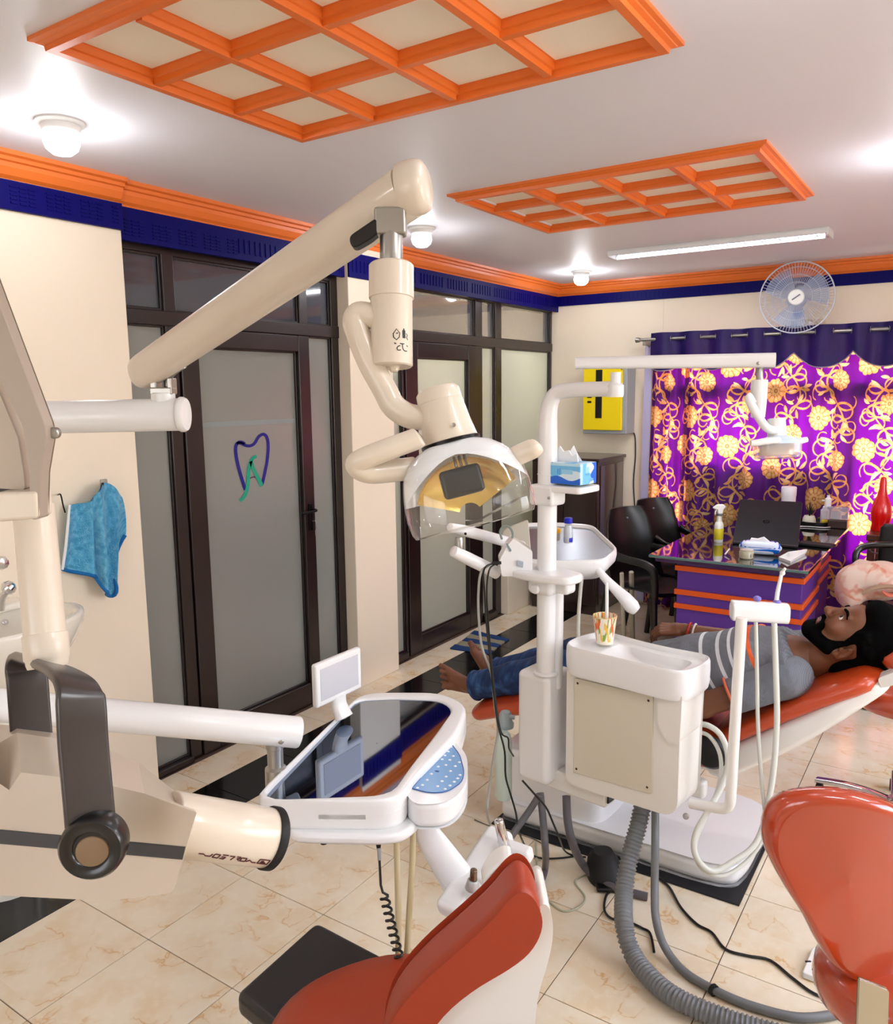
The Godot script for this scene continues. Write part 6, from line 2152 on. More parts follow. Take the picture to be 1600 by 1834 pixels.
	for i in e3.size():
		pn += (e3[i] - cen).cross(e3[(i + 1) % e3.size()] - cen)
	for i in e3.size():
		e3[i].y = cen.y - (pn.x * (e3[i].x - cen.x) + pn.z * (e3[i].z - cen.z)) / pn.y
	var trr := []
	for s in [[0.02, -0.088], [0.7, -0.088], [0.86, -0.082], [0.93, -0.06], [1.0, -0.04], [1.015, -0.02], [1.01, -0.002], [0.985, 0.004], [0.955, 0.001], [0.93, -0.012]]:
		var ring := []
		for p in e3:
			ring.append(cen + (p - cen) * (s[0] as float) + Vector3.UP * (s[1] as float))
		trr.append(ring)
	obj("tray_body", Geo.new().loft(trr, false), M.pearl, tr)
	var pl := []
	for s in [0.945, 0.5, 0.01]:
		var ring := []
		for p in e3:
			ring.append(cen + (p - cen) * s + Vector3.UP * -0.009)
		pl.append(ring)
	obj("tray_plate", Geo.new().loft(pl, false), mat(Color(0.55, 0.57, 0.6), 0.22, 1.0), tr)
	obj("viewer", Geo.new().slab(round_poly(p2([0.2005, 1.203, 0.2173, 1.237, 0.3052, 1.272, 0.3185, 1.121, 0.2089, 1.113]), 0.012, 4), cp(2.95), CB, 0.014, 0.004), mat(Color(0.78, 0.76, 0.7), 0.4), tr)
	obj("tray_handle", Geo.new().tube(p3([-1.143, 1.087, -2.738, -1.108, 1.048, -2.742, -1.071, 1.013, -2.748, -1.037, 0.9827, -2.753, -1.014, 0.9538, -2.763, -0.9991, 0.9373, -2.77]), [0.012, 0.0165, 0.02, 0.026, 0.029, 0.02], 16, 4, true, 0.7, CB.x), M.pearl, tr)
	one("tray_hose", Geo.new().tube(p3([-1.196, 1.079, -2.726, -1.197, 0.9964, -2.71, -1.196, 0.9134, -2.696, -1.191, 0.8304, -2.683, -1.178, 0.7472, -2.677]), 0.0072, 10, 4), M.white_hose, "white hose hanging from the tray behind the column", "hose")
	# things on the tray and shelves
	var tb := thing("tissue_box", "blue and white tissue box on the small shelf of the column", "tissue box", up(-1.435, 1.44, -0.03))
	obj("carton", Geo.new().rbox(up(-1.435, 1.48, -0.03), Vector3(0.155, 0.07, 0.1), 0.004, 1, UB), box_print(), tb)
	obj("tissue", Geo.new().slab(PackedVector2Array([Vector2(-0.055, 0), Vector2(-0.06, 0.03), Vector2(-0.04, 0.02), Vector2(-0.022, 0.052), Vector2(-0.006, 0.034), Vector2(0.012, 0.04), Vector2(0.028, 0.02), Vector2(0.045, 0.03), Vector2(0.05, 0.0)]), up(-1.447, 1.513, -0.034), UB, 0.006, 0.001, 1).slab(PackedVector2Array([Vector2(-0.05, 0), Vector2(-0.034, 0.036), Vector2(-0.012, 0.02), Vector2(0.01, 0.055), Vector2(0.024, 0.024), Vector2(0.04, 0.0)]), up(-1.44, 1.513, -0.05), UB * Basis(Vector3.UP, 0.5), 0.004, 0.001, 1), mat(Color(0.95, 0.95, 0.95), 0.8), tb)
	var jar := thing("paste_jar", "small round tub with bright yellow lid on the tray behind the column", "jar", Vector3(-1.342, 1.17, -2.767))
	obj("tub", Geo.new().lathe([Vector2(0, 0), Vector2(0.028, 0), Vector2(0.03, 0.003), Vector2(0.03, 0.03), Vector2(0, 0.03)], Vector3(-1.342, 1.172, -2.767), Vector3.UP, 24), mat(Color(0.75, 0.73, 0.68), 0.4), jar)
	obj("lid", Geo.new().lathe([Vector2(0, 0), Vector2(0.032, 0), Vector2(0.0325, 0.012), Vector2(0.03, 0.015), Vector2(0, 0.015)], Vector3(-1.344, 1.202, -2.771), Vector3.UP, 24), mat(Color(0.98, 0.72, 0.03), 0.35), jar, "bright yellow lid")
	var bo := thing("dropper_bottle", "clear bottle with blue cap and blue base band standing on the far tray", "bottle", Vector3(-1.27, 1.17, -2.754))
	obj("bottle", Geo.new().lathe([Vector2(0, 0), Vector2(0.0155, 0), Vector2(0.017, 0.004), Vector2(0.017, 0.05), Vector2(0.0135, 0.062), Vector2(0.0135, 0.07), Vector2(0, 0.07)], Vector3(-1.27, 1.17, -2.754), Vector3.UP, 20), mat(Color(0.78, 0.82, 0.86), 0.15), bo)
	obj("band", Geo.new().lathe([Vector2(0.017, 0), Vector2(0.0178, 0.001), Vector2(0.0178, 0.017), Vector2(0.017, 0.018)], Vector3(-1.27, 1.174, -2.755), Vector3.UP, 20), mat(Color(0.08, 0.16, 0.75), 0.35), bo)
	obj("cap", Geo.new().lathe([Vector2(0, 0), Vector2(0.0155, 0), Vector2(0.016, 0.002), Vector2(0.0155, 0.019), Vector2(0.013, 0.021), Vector2(0, 0.021)], Vector3(-1.275, 1.244, -2.764), Vector3.UP, 20), mat(Color(0.05, 0.12, 0.75), 0.35), bo)
	var cl := thing("curing_light", "white curing light charger with grey button and loop cable on the side shelf", "charger", up(-1.6, 1.15, 0.0))
	obj("body", Geo.new().slab(round_poly(p2([0.1769, 1.184, 0.2016, 1.232, 0.2224, 1.257, 0.287, 1.214, 0.2875, 1.128, 0.1845, 1.129]), 0.006, 4), cp(2.66) - CB.z * 0.05, CB, 0.085, 0.008, 2), M.pearl, cl)
	obj("slot", Geo.new().slab(round_poly(p2([0.1967, 1.242, 0.2023, 1.243, 0.2173, 1.218, 0.2117, 1.213]), 0.003, 3), cp(2.62) - CB.z * 0.003, CB, 0.002, 0.0005, 1), mat(Color(0.5, 0.56, 0.58), 0.4), cl)
	obj("button", Geo.new().slab(round_poly(p2([0.2342, 1.186, 0.2567, 1.18, 0.2549, 1.159, 0.2343, 1.167]), 0.004, 3), cp(2.62) - CB.z * 0.002, CB, 0.004, 0.001, 1), mat(Color(0.66, 0.7, 0.74), 0.4), cl)
	obj("loop", Geo.new().tube(p3([-1.312, 1.25, -2.316, -1.319, 1.276, -2.316, -1.311, 1.293, -2.324, -1.297, 1.293, -2.334, -1.284, 1.274, -2.338, -1.282, 1.246, -2.335]), 0.004, 8, 5), mat(Color(0.5, 0.55, 0.52), 0.4), cl)
	obj("plug", Geo.new().rod(Vector3(-1.304, 1.183, -2.236), Vector3(-1.279, 1.185, -2.253), 0.0065, 0.0055, 0.001, 12), M.rubber, cl)
	# cup with straw on the spittoon
	var cp_at: Vector3 = Vector3(-0.9973, 0.9, -2.464)
	var cup := thing("paper_cup", "printed paper cup with tall white ejector straw standing on the white basin", "cup", cp_at)
	obj("cup", Geo.new().lathe([Vector2(0, 0.003), Vector2(0.028, 0.003), Vector2(0.0285, 0.0), Vector2(0.0395, 0.092), Vector2(0.0405, 0.094), Vector2(0.0405, 0.0965), Vector2(0.039, 0.097), Vector2(0.038, 0.094), Vector2(0.0275, 0.006), Vector2(0, 0.006)], cp_at, Vector3.UP, 36), cup_print(), cup)
	obj("straw", Geo.new().tube([cp_at + Vector3(0.008, 0.01, 0.01), cp_at + Vector3(0.004, 0.1, -0.005), cp_at + Vector3(0.0, 0.18, -0.012), cp_at + Vector3(-0.003, 0.205, -0.016)], [0.0058, 0.0058, 0.0058, 0.004], 10, 3), M.white_plastic, cup)
	# pressure bottle beside the column
	var pb := thing("water_bottle", "pale green water bottle with grey head, hung beside the column box", "bottle", Vector3(-1.352, 0.2463, -2.409))
	obj("bottle", Geo.new().lathe([Vector2(0, 0), Vector2(0.026, 0.002), Vector2(0.032, 0.012), Vector2(0.032, 0.22), Vector2(0.026, 0.25), Vector2(0.018, 0.26), Vector2(0, 0.26)], Vector3(-1.358, 0.2566, -2.407), Vector3.UP, 28), mat(Color(0.78, 0.84, 0.80), 0.3), pb)
	obj("head", Geo.new().lathe([Vector2(0, 0), Vector2(0.03, 0), Vector2(0.031, 0.015), Vector2(0.025, 0.025), Vector2(0.023, 0.05), Vector2(0.017, 0.06), Vector2(0, 0.06)], Vector3(-1.371, 0.5178, -2.447), Vector3.UP, 24).rod(Vector3(-1.366, 0.5647, -2.434), Vector3(-1.336, 0.5603, -2.453), 0.008, 0.008, 0.002, 12), mat(Color(0.62, 0.68, 0.69), 0.4), pb)


# a loop of points in space with its corners rounded
func round_loop(p: Array, r: float, k: int) -> Array:
	var o := []
	var n := p.size()
	for i in n:
		var b: Vector3 = p[i]
		var ea: Vector3 = p[(i + n - 1) % n] - b
		var ec: Vector3 = p[(i + 1) % n] - b
		var a := b + ea.limit_length(minf(r, ea.length() * 0.48))
		var c := b + ec.limit_length(minf(r, ec.length() * 0.48))
		for j in k + 1:
			var w := float(j) / k
			o.append(a.lerp(b, w).lerp(b.lerp(c, w), w))
	return o


func box_print() -> StandardMaterial3D:
	var im := Image.create(256, 128, false, Image.FORMAT_RGB8)
	for y in 128:
		for x in 256:
			var w := 0.5 + 0.5 * sin(x * 0.035 + 1.0)
			var c := Color(0.45, 0.76, 0.95)
			if y > 78 + 26 * w:
				c = Color(0.10, 0.40, 0.85)
			elif y > 66 + 22 * sin(x * 0.022):
				c = Color(0.86, 0.94, 0.99)
			if y < 18:
				c = Color(0.75, 0.9, 0.98)
			if x > 30 and x < 66 and absf(y - 84 - (x - 48) * 0.3) < 14:
				c = Color(0.2, 0.55, 0.88) if (x + y) % 12 < 7 else Color(0.65, 0.85, 0.97)
			im.set_pixel(x, y, c)
	for k in [[112, 38, 5, 30], [124, 34, 4, 36], [138, 40, 70, 26]]:
		im.fill_rect(Rect2i(k[0], k[1], k[2], k[3]), Color(0.2, 0.55, 0.88) if k[2] < 10 else Color(0.6, 0.84, 0.97))
	var m := mat(Color.WHITE, 0.45)
	m.albedo_texture = ImageTexture.create_from_image(im)
	return m


func cup_print() -> StandardMaterial3D:
	var im := Image.create(512, 256, false, Image.FORMAT_RGB8)
	im.fill(Color(0.95, 0.91, 0.83))
	var r := RandomNumberGenerator.new()
	r.seed = 5
	var cols := [Color(0.93, 0.55, 0.2), Color(0.9, 0.42, 0.22), Color(0.96, 0.75, 0.3), Color(0.55, 0.66, 0.28)]
	for i in 150:
		var c: Color = cols[r.randi() % 4]
		var p := Vector2(r.randf() * 512, 70 + r.randf() * 130)
		var a := r.randf() * TAU
		for k in r.randi_range(8, 26):
			for dx in range(-4, 5):
				for dy in range(-4, 5):
					var q := p + Vector2(dx, dy)
					if dx * dx + dy * dy < 15 and q.y > 60 and q.y < 215:
						im.set_pixel(posmod(int(q.x), 512), int(q.y), c)
			p += Vector2.from_angle(a) * 3.0
			a += r.randf_range(-0.4, 0.4)
	var m := mat(Color.WHITE, 0.6)
	m.albedo_texture = ImageTexture.create_from_image(im)
	return m


# ---------------------------------------------------------------- the reclined patient chair
func pads(path: Array, hw: Array, th: Array, zc: float, pw := 3.0) -> Geo:
	var rings := []
	var n := path.size()
	var sub := 4
	var tot := (n - 1) * sub
	for i in tot + 1:
		var f := float(i) / sub
		var a := mini(int(f), n - 2)
		var w := f - a
		var p: Vector2 = (path[a] as Vector2).cubic_interpolate(path[a + 1], path[maxi(a - 1, 0)], path[mini(a + 2, n - 1)], w)
		var pn: Vector2 = (path[a + 1] - path[a]).normalized()
		if w < 0.01 and a > 0:
			pn = (path[a + 1] - path[a - 1]).normalized()
		var hh: float = lerpf(hw[a], hw[a + 1], w)
		var t: float = lerpf(th[a], th[a + 1], w)
		rings.append(oval(Vector3(p.x, p.y, zc), Vector3(0, 0, 1), Vector3(-pn.y, pn.x, 0), hh, t, 36, pw))
	return Geo.new().loft(rings)


func far_chair() -> void:
	var t := thing("patient_chair", "reclined orange dental chair on white base, with the man lying on it", "dental chair", Vector3(-1.0, 0, -2.95))
	var zc := -2.955
	obj("base_plate", Geo.new().slab(round_poly([Vector2(-1.52, 2.665), Vector2(-0.60, 2.665), Vector2(-0.565, 2.78), Vector2(-0.565, 3.1), Vector2(-0.62, 3.22), Vector2(-1.52, 3.22)], [0.03, 0.16, 0.1, 0.1, 0.16, 0.03], 8), Vector3(0, 0.007, 0), Basis(Vector3.RIGHT, Vector3.FORWARD, Vector3.UP), 0.085, 0.03, 4), M.pearl, t)
	obj("base_cover", Geo.new().slab(round_poly([Vector2(-1.515, 2.69), Vector2(-1.10, 2.68), Vector2(-1.08, 2.8), Vector2(-1.08, 3.1), Vector2(-1.12, 3.2), Vector2(-1.515, 3.2)], [0.04, 0.1, 0.08, 0.08, 0.08, 0.04], 6), Vector3(0, 0.05, 0), Basis(Vector3.RIGHT, Vector3.FORWARD, Vector3.UP), 0.27, 0.035, 4), M.pearl, t)
	obj("lift_arm", Geo.new().tube([Vector3(-1.15, 0.2, -2.92), Vector3(-1.0, 0.27, -2.92), Vector3(-0.83, 0.33, -2.92)], [0.075, 0.07, 0.06], 16, 3, true, 1.0).rbox(Vector3(-0.86, 0.285, -2.82), Vector3(0.26, 0.075, 0.05), 0.02, 3), M.warm_white, t)
	obj("lift_bolt", Geo.new().rod(Vector3(-0.7279, 0.3061, -2.555), Vector3(-0.7226, 0.3167, -2.536), 0.011, 0.01, 0.002, 14), M.steel, t)
	obj("seat_frame", Geo.new().rbox(Vector3(-0.98, 0.405, zc), Vector3(0.62, 0.075, 0.34), 0.025, 3), M.warm_white, t)
	obj("leg_rest", pads([Vector2(-1.735, 0.352), Vector2(-1.70, 0.372), Vector2(-1.55, 0.432), Vector2(-1.4, 0.478), Vector2(-1.27, 0.5), Vector2(-1.1, 0.5), Vector2(-0.9, 0.485), Vector2(-0.74, 0.47), Vector2(-0.69, 0.475)], [0.14, 0.19, 0.205, 0.215, 0.23, 0.238, 0.238, 0.23, 0.2], [0.02, 0.042, 0.046, 0.046, 0.046, 0.048, 0.05, 0.05, 0.03], zc), M.vinyl, t)
	obj("backrest", pads([Vector2(-0.70, 0.49), Vector2(-0.66, 0.517), Vector2(-0.56, 0.592), Vector2(-0.40, 0.704), Vector2(-0.27, 0.782), Vector2(-0.225, 0.803), Vector2(-0.195, 0.808)], [0.17, 0.205, 0.21, 0.21, 0.2, 0.18, 0.13], [0.025, 0.038, 0.04, 0.04, 0.04, 0.036, 0.018], zc + 0.005), M.vinyl, t)
	obj("back_shell", pads([Vector2(-0.72, 0.375), Vector2(-0.66, 0.42), Vector2(-0.46, 0.575), Vector2(-0.31, 0.702), Vector2(-0.2, 0.79), Vector2(-0.175, 0.81)], [0.17, 0.205, 0.215, 0.205, 0.17, 0.12], [0.03, 0.062, 0.058, 0.045, 0.03, 0.012], zc, 3.5), M.warm_white, t)
	obj("seat_end", Geo.new().ball(Vector3(-0.74, 0.455, -2.765), 0.062, 18, Vector3(0.9, 0.95, 0.5)), M.vinyl, t)
	obj("hinge_cover", Geo.new().rod(Vector3(-0.70, 0.475, -2.735), Vector3(-0.70, 0.475, -2.712), 0.062, 0.055, 0.008, 28), mat(Color(0.03, 0.035, 0.05), 0.4), t)
	obj("head_rest", pads([Vector2(-0.2, 0.842), Vector2(-0.18, 0.86), Vector2(-0.12, 0.9), Vector2(-0.04, 0.945), Vector2(-0.01, 0.955)], [0.06, 0.11, 0.12, 0.11, 0.07], [0.02, 0.042, 0.045, 0.042, 0.02], zc), M.vinyl, t)
	obj("head_rest_bracket", Geo.new().slab(round_poly([Vector2(-0.205, 0.825), Vector2(-0.12, 0.88), Vector2(-0.02, 0.955), Vector2(0.0, 0.93), Vector2(-0.1, 0.845), Vector2(-0.19, 0.795)], 0.012, 4), Vector3(0, 0, -2.85), Basis.IDENTITY, 0.06, 0.01, 2), M.warm_white, t)


# ---------------------------------------------------------------- the man in the chair
func person() -> void:
	var t := thing("person", "bearded man in grey striped shirt and blue jeans lying in the reclined chair", "person", Vector3(-1.0, 0.5, -2.95))
	var skin := mat(Color(0.47, 0.285, 0.18), 0.5)
	skin.subsurf_scatter_enabled = true
	skin.subsurf_scatter_strength = 0.05
	var z := -2.95
	var body := Geo.new()
	var limbs := Blob.new(0.0095, 0.03)
	# torso, hips and legs under the clothes
	limbs.cap(Vector3(-0.93, 0.64, z), Vector3(-0.62, 0.73, z), 0.105, 0.115).cap(Vector3(-0.62, 0.735, z), Vector3(-0.49, 0.785, z), 0.115, 0.09)
	for s in [1.0, -1.0]:
		limbs.cap(Vector3(-0.5, 0.78, z), Vector3(-0.48, 0.775, z + s * 0.13), 0.07, 0.045)
		limbs.cap(Vector3(-0.94, 0.62, z + s * 0.085), Vector3(-1.36, 0.615, z + s * 0.09), 0.075, 0.052)
		limbs.cap(Vector3(-1.36, 0.615, z + s * 0.09), Vector3(-1.745, 0.462, z + s * 0.1), 0.05, 0.034)
	limbs.cap(Vector3(-0.50, 0.785, z), Vector3(-0.41, 0.82, z), 0.07, 0.058)
	# near arm: along the body, hand at the hip
	limbs.cap(Vector3(-0.475, 0.772, -2.79), Vector3(-0.735, 0.64, -2.735), 0.045, 0.042).cap(Vector3(-0.735, 0.64, -2.735), Vector3(-0.955, 0.60, -2.77), 0.038, 0.026)
	# far arm: forearm over the waist
	limbs.cap(Vector3(-0.47, 0.785, -3.12), Vector3(-0.70, 0.765, -3.17), 0.05, 0.04).cap(Vector3(-0.70, 0.765, -3.17), Vector3(-0.925, 0.785, -3.12), 0.036, 0.026)
	limbs.build(body)
	hand(body, Vector3(-0.955, 0.60, -2.77), Vector3(-1, -0.05, -0.12).normalized(), Vector3(0.05, 1, 0.2), 1.0)
	hand(body, Vector3(-0.93, 0.785, -3.118), Vector3(-0.97, -0.16, 0.12).normalized(), Vector3(-0.15, 0.9, 0.35), -1.0)
	foot(body, Vector3(-1.755, 0.462, -2.85), Vector3(-0.86, 0.32, 0.40).normalized(), Vector3(0.04, -0.86, 0.5))
	foot(body, Vector3(-1.755, 0.468, -3.05), Vector3(-0.52, 0.82, -0.1).normalized(), Vector3(-0.15, -0.25, -0.95))
	# head: x to his left, y to the crown, z out of the face; the origin lies between the ears
	var ct := cos(deg_to_rad(31.0))
	var st := sin(deg_to_rad(31.0))
	var turn := Basis(Vector3(ct, st, 0), deg_to_rad(9.0))
	var hb := turn * Basis(Vector3(0, 0, 1), Vector3(ct, st, 0), Vector3(-st, ct, 0))
	var hx := Transform3D(hb, Vector3(-0.322, 0.882, z + 0.01))
	var hd := Blob.new(0.0042, 0.016)
	hd.ell(Vector3(0, 0.055, 0.0), Vector3(0.073, 0.092, 0.094)).ell(Vector3(0, 0.022, 0.05), Vector3(0.06, 0.08, 0.058)).ell(Vector3(0, 0.088, 0.055), Vector3(0.058, 0.045, 0.05))
	for s in [1.0, -1.0]:
		hd.cap(Vector3(s * 0.05, -0.03, 0.015), Vector3(s * 0.016, -0.064, 0.082), 0.026, 0.022)
		hd.ell(Vector3(s * 0.04, 0.014, 0.078), Vector3(0.026, 0.024, 0.024))
		hd.cap(Vector3(s * 0.01, 0.064, 0.101), Vector3(s * 0.042, 0.066, 0.088), 0.0085, 0.008, 0.012)
		hd.ell(Vector3(s * 0.0125, 0.009, 0.118), Vector3(0.0095, 0.0085, 0.011), Basis.IDENTITY, 0.008)
		hd.cut(Vector3(s * 0.031, 0.045, 0.106), Vector3(0.0145, 0.0085, 0.011), Basis.IDENTITY, 0.012)
		hd.cut(Vector3(s * 0.0065, 0.003, 0.127), Vector3(0.0035, 0.004, 0.005), Basis.IDENTITY, 0.003)
		# ear
		var eb := Basis(Vector3.UP, s * 0.5) * Basis(Vector3.RIGHT, 0.2)
		hd.ell(Vector3(s * 0.078, 0.0, -0.006), Vector3(0.007, 0.033, 0.02), eb, 0.008)
		hd.cut(Vector3(s * 0.085, 0.003, -0.002), Vector3(0.006, 0.021, 0.011), eb, 0.006)
		hd.ell(Vector3(s * 0.079, -0.024, 0.004), Vector3(0.006, 0.01, 0.009), eb, 0.006)
		hd.ell(Vector3(s * 0.0755, 0.0, 0.012), Vector3(0.006, 0.009, 0.006), eb, 0.006)
	hd.ell(Vector3(0, -0.066, 0.088), Vector3(0.022, 0.017, 0.017))
	hd.cap(Vector3(0, 0.06, 0.102), Vector3(0, 0.022, 0.124), 0.0075, 0.0095, 0.012).ell(Vector3(0, 0.011, 0.128), Vector3(0.0125, 0.0115, 0.0125), Basis.IDENTITY, 0.01)
	hd.cap(Vector3(-0.018, -0.024, 0.1), Vector3(0.018, -0.024, 0.1), 0.008, 0.008, 0.008).cap(Vector3(-0.015, -0.036, 0.099), Vector3(0.015, -0.036, 0.099), 0.0085, 0.0085, 0.008)
	hd.cap(Vector3(0, -0.02, -0.005), Vector3(0, -0.14, -0.018), 0.056, 0.06, 0.03)
	hd.build(body, hx)
	obj("body", body, skin, t)
	# eyes, brows, lips
	for s in [1.0, -1.0]:
		var e := obj("eye", Geo.new().ball(hx * Vector3(s * 0.031, 0.0448, 0.0905), 0.0118, 16), mat(Color(0.9, 0.88, 0.85), 0.15), t)
		obj("iris", Geo.new().ball(hx * Vector3(s * 0.032, 0.0455, 0.0958), 0.0078, 12), mat(Color(0.04, 0.02, 0.015), 0.1), e)
		var lid := Blob.new(0.0028, 0.004)
		lid.ell(Vector3(s * 0.031, 0.0462, 0.0900), Vector3(0.0138, 0.0132, 0.0128)).cut(Vector3(s * 0.031, 0.0435, 0.105), Vector3(0.0128, 0.0082, 0.018))
		obj("eyelid", lid.build(Geo.new(), hx), skin, t)
		obj("eyebrow", Geo.new().tube([hx * Vector3(s * 0.011, 0.0635, 0.1105), hx * Vector3(s * 0.026, 0.0685, 0.1045), hx * Vector3(s * 0.04, 0.067, 0.0975), hx * Vector3(s * 0.05, 0.06, 0.0885)], [0.0042, 0.0052, 0.0046, 0.002], 8, 4), M.hair, t)
	var lip := Blob.new(0.003, 0.004)
	lip.cap(Vector3(-0.019, -0.0255, 0.1045), Vector3(0.019, -0.0255, 0.1045), 0.005, 0.005).cap(Vector3(-0.016, -0.0345, 0.1035), Vector3(0.016, -0.0345, 0.1035), 0.0062, 0.0062)
	obj("lips", lip.build(Geo.new(), hx), mat(Color(0.42, 0.24, 0.2), 0.45), t)
	# hair, curly
	var r := RandomNumberGenerator.new()
	r.seed = 21
	var hair := Blob.new(0.0052, 0.014)
	hair.ell(Vector3(0, 0.1, -0.03), Vector3(0.09, 0.105, 0.108)).ell(Vector3(0, -0.035, -0.06), Vector3(0.065, 0.06, 0.045)).ell(Vector3(0, 0.142, 0.02), Vector3(0.075, 0.055, 0.078)).ell(Vector3(0, 0.01, -0.072), Vector3(0.07, 0.075, 0.05)).ell(Vector3(0, 0.17, -0.02), Vector3(0.066, 0.05, 0.075))
	for i in 150:
		var a := r.randf() * TAU
		var h := r.randf_range(-0.5, 1.0)
		var q := Vector3(cos(a) * sqrt(1.0 - h * h) * 0.088, 0.105 + h * 0.108, -0.022 + sin(a) * sqrt(1.0 - h * h) * 0.104)
		if q.z > 0.03 and q.y < 0.15:
			continue
		hair.ell(q, Vector3.ONE * r.randf_range(0.01, 0.017), Basis.IDENTITY, 0.008)
	for s in [1.0, -1.0]:
		hair.cap(Vector3(s * 0.07, 0.07, 0.03), Vector3(s * 0.071, 0.02, 0.022), 0.014, 0.01)
	hair.cut(Vector3(0, 0.035, 0.125), Vector3(0.068, 0.095, 0.075), Basis.IDENTITY, 0.01)
	hair.cut(Vector3(0.1, 0.0, -0.004), Vector3(0.028, 0.036, 0.024), Basis.IDENTITY, 0.004).cut(Vector3(-0.1, 0.0, -0.004), Vector3(0.028, 0.036, 0.024), Basis.IDENTITY, 0.004)
	obj("hair", hair.build(Geo.new(), hx), M.hair, t)
	var beard := Blob.new(0.0042, 0.012)
	for s in [1.0, -1.0]:
		beard.cap(Vector3(s * 0.068, 0.02, 0.022), Vector3(s * 0.056, -0.035, 0.03), 0.0085, 0.018)
		beard.cap(Vector3(s * 0.054, -0.038, 0.026), Vector3(s * 0.018, -0.072, 0.085), 0.027, 0.027)
		beard.cap(Vector3(s * 0.004, -0.013, 0.11), Vector3(s * 0.03, -0.026, 0.096), 0.0072, 0.0075)
		beard.cap(Vector3(s * 0.031, -0.026, 0.094), Vector3(s * 0.028, -0.06, 0.088), 0.011, 0.016)
	beard.ell(Vector3(0, -0.074, 0.09), Vector3(0.03, 0.026, 0.026)).ell(Vector3(0, -0.053, 0.1), Vector3(0.012, 0.008, 0.008))
	beard.cut(Vector3(0, -0.029, 0.115), Vector3(0.021, 0.0105, 0.022), Basis.IDENTITY, 0.004)
	obj("beard", beard.build(Geo.new(), hx), M.hair, t)
	# shirt
	var sg := Geo.new()
	var sh := Blob.new(0.0095, 0.035)
	sh.cap(Vector3(-0.96, 0.645, z), Vector3(-0.80, 0.685, z), 0.128, 0.138).cap(Vector3(-0.80, 0.685, z), Vector3(-0.62, 0.745, z), 0.138, 0.138).cap(Vector3(-0.62, 0.745, z), Vector3(-0.495, 0.8, z), 0.138, 0.108)
	for s in [1.0, -1.0]:
		sh.cap(Vector3(-0.82, 0.67, z + s * 0.05), Vector3(-0.62, 0.745, z + s * 0.075), 0.118, 0.118)
		sh.cap(Vector3(-0.52, 0.785, z + s * 0.05), Vector3(-0.475, 0.782, z + s * 0.145), 0.092, 0.07)
	sh.cap(Vector3(-0.48, 0.80, z), Vector3(-0.45, 0.812, z), 0.086, 0.074)
	var nd := (Vector3(-0.43, 0.80, z) - Vector3(-0.50, 0.775, z)).normalized()
	sh.half(Vector3(-0.448, 0.81, z), Vector3(0.75, 0.66, 0))
	sh.half(Vector3(-0.965, 0.64, z), Vector3(-0.95, -0.28, 0))
	sh.build(sg)
	for i in sg.u.size():
		var p := sg.v[i] - Vector3(-0.9, 0.66, z)
		sg.u[i] = Vector2((p.x * 0.83 + p.y * 0.56) / 0.6, p.z / 0.6)
	obj("shirt", sg, shirt_cloth(true), t)
	var plainc := shirt_cloth(false)
	for s in [1.0, -1.0]:
		var v := Blob.new(0.0085, 0.02)
		var a := Vector3(-0.475, 0.772 if s > 0 else 0.785, z + s * 0.155)
		var b := Vector3(-0.64, 0.69 if s > 0 else 0.772, z + s * 0.21)
		v.cap(a + Vector3(0.015, 0.005, -s * 0.03), a, 0.066, 0.066).cap(a, b + (b - a) * 0.2, 0.066, 0.061)
		v.half(b, b - a)
		var slg := v.build(Geo.new())
		for i in slg.u.size():
			slg.u[i] = Vector2(slg.v[i].x, slg.v[i].y + slg.v[i].z) / 0.6
		var sl := obj("sleeve", slg, plainc, t)
		var hem := []
		var d := (b - a).normalized()
		var e1 := d.cross(Vector3.UP).normalized()
		var e2 := e1.cross(d)
		for k in 25:
			var an := TAU * k / 24.0
			hem.append(b + (e1 * cos(an) + e2 * sin(an)) * 0.0655)
		obj("sleeve_hem", Geo.new().tube(hem, 0.0048, 6), mat(Color(0.85, 0.42, 0.28), 0.7), sl)
	# jeans
	var jg := Geo.new()
	var j := Blob.new(0.0095, 0.028)
	j.cap(Vector3(-0.93, 0.64, z), Vector3(-1.0, 0.628, z), 0.125, 0.115)
	for s in [1.0, -1.0]:
		j.cap(Vector3(-0.95, 0.622, z + s * 0.08), Vector3(-1.36, 0.618, z + s * 0.092), 0.098, 0.076)
		j.cap(Vector3(-1.36, 0.618, z + s * 0.092), Vector3(-1.55, 0.545, z + s * 0.098), 0.075, 0.066)
		j.cap(Vector3(-1.55, 0.545, z + s * 0.098), Vector3(-1.80, 0.452, z + s * 0.104), 0.065, 0.06)
	j.half(Vector3(-1.745, 0.46, z), Vector3(-0.93, -0.3, 0))
	j.half(Vector3(-0.9, 0.64, z), Vector3(1, 0.2, 0))
	j.build(jg)
	for i in jg.u.size():
		jg.u[i] = Vector2(jg.v[i].x, jg.v[i].y + jg.v[i].z) * 2.2
	var dn := mat(Color(1, 1, 1), 0.8)
	dn.albedo_texture = noise_tex(0.012, [[0.0, Color(0.05, 0.13, 0.27)], [0.45, Color(0.09, 0.2, 0.38)], [0.7, Color(0.17, 0.32, 0.52)], [1.0, Color(0.33, 0.47, 0.64)]], 512, 5)
	dn.normal_enabled = true
	dn.normal_texture = noise_tex(0.02, [], 256, 4, true, 6.0, 9)
	dn.normal_scale = 0.7
	obj("jeans", jg, dn, t)
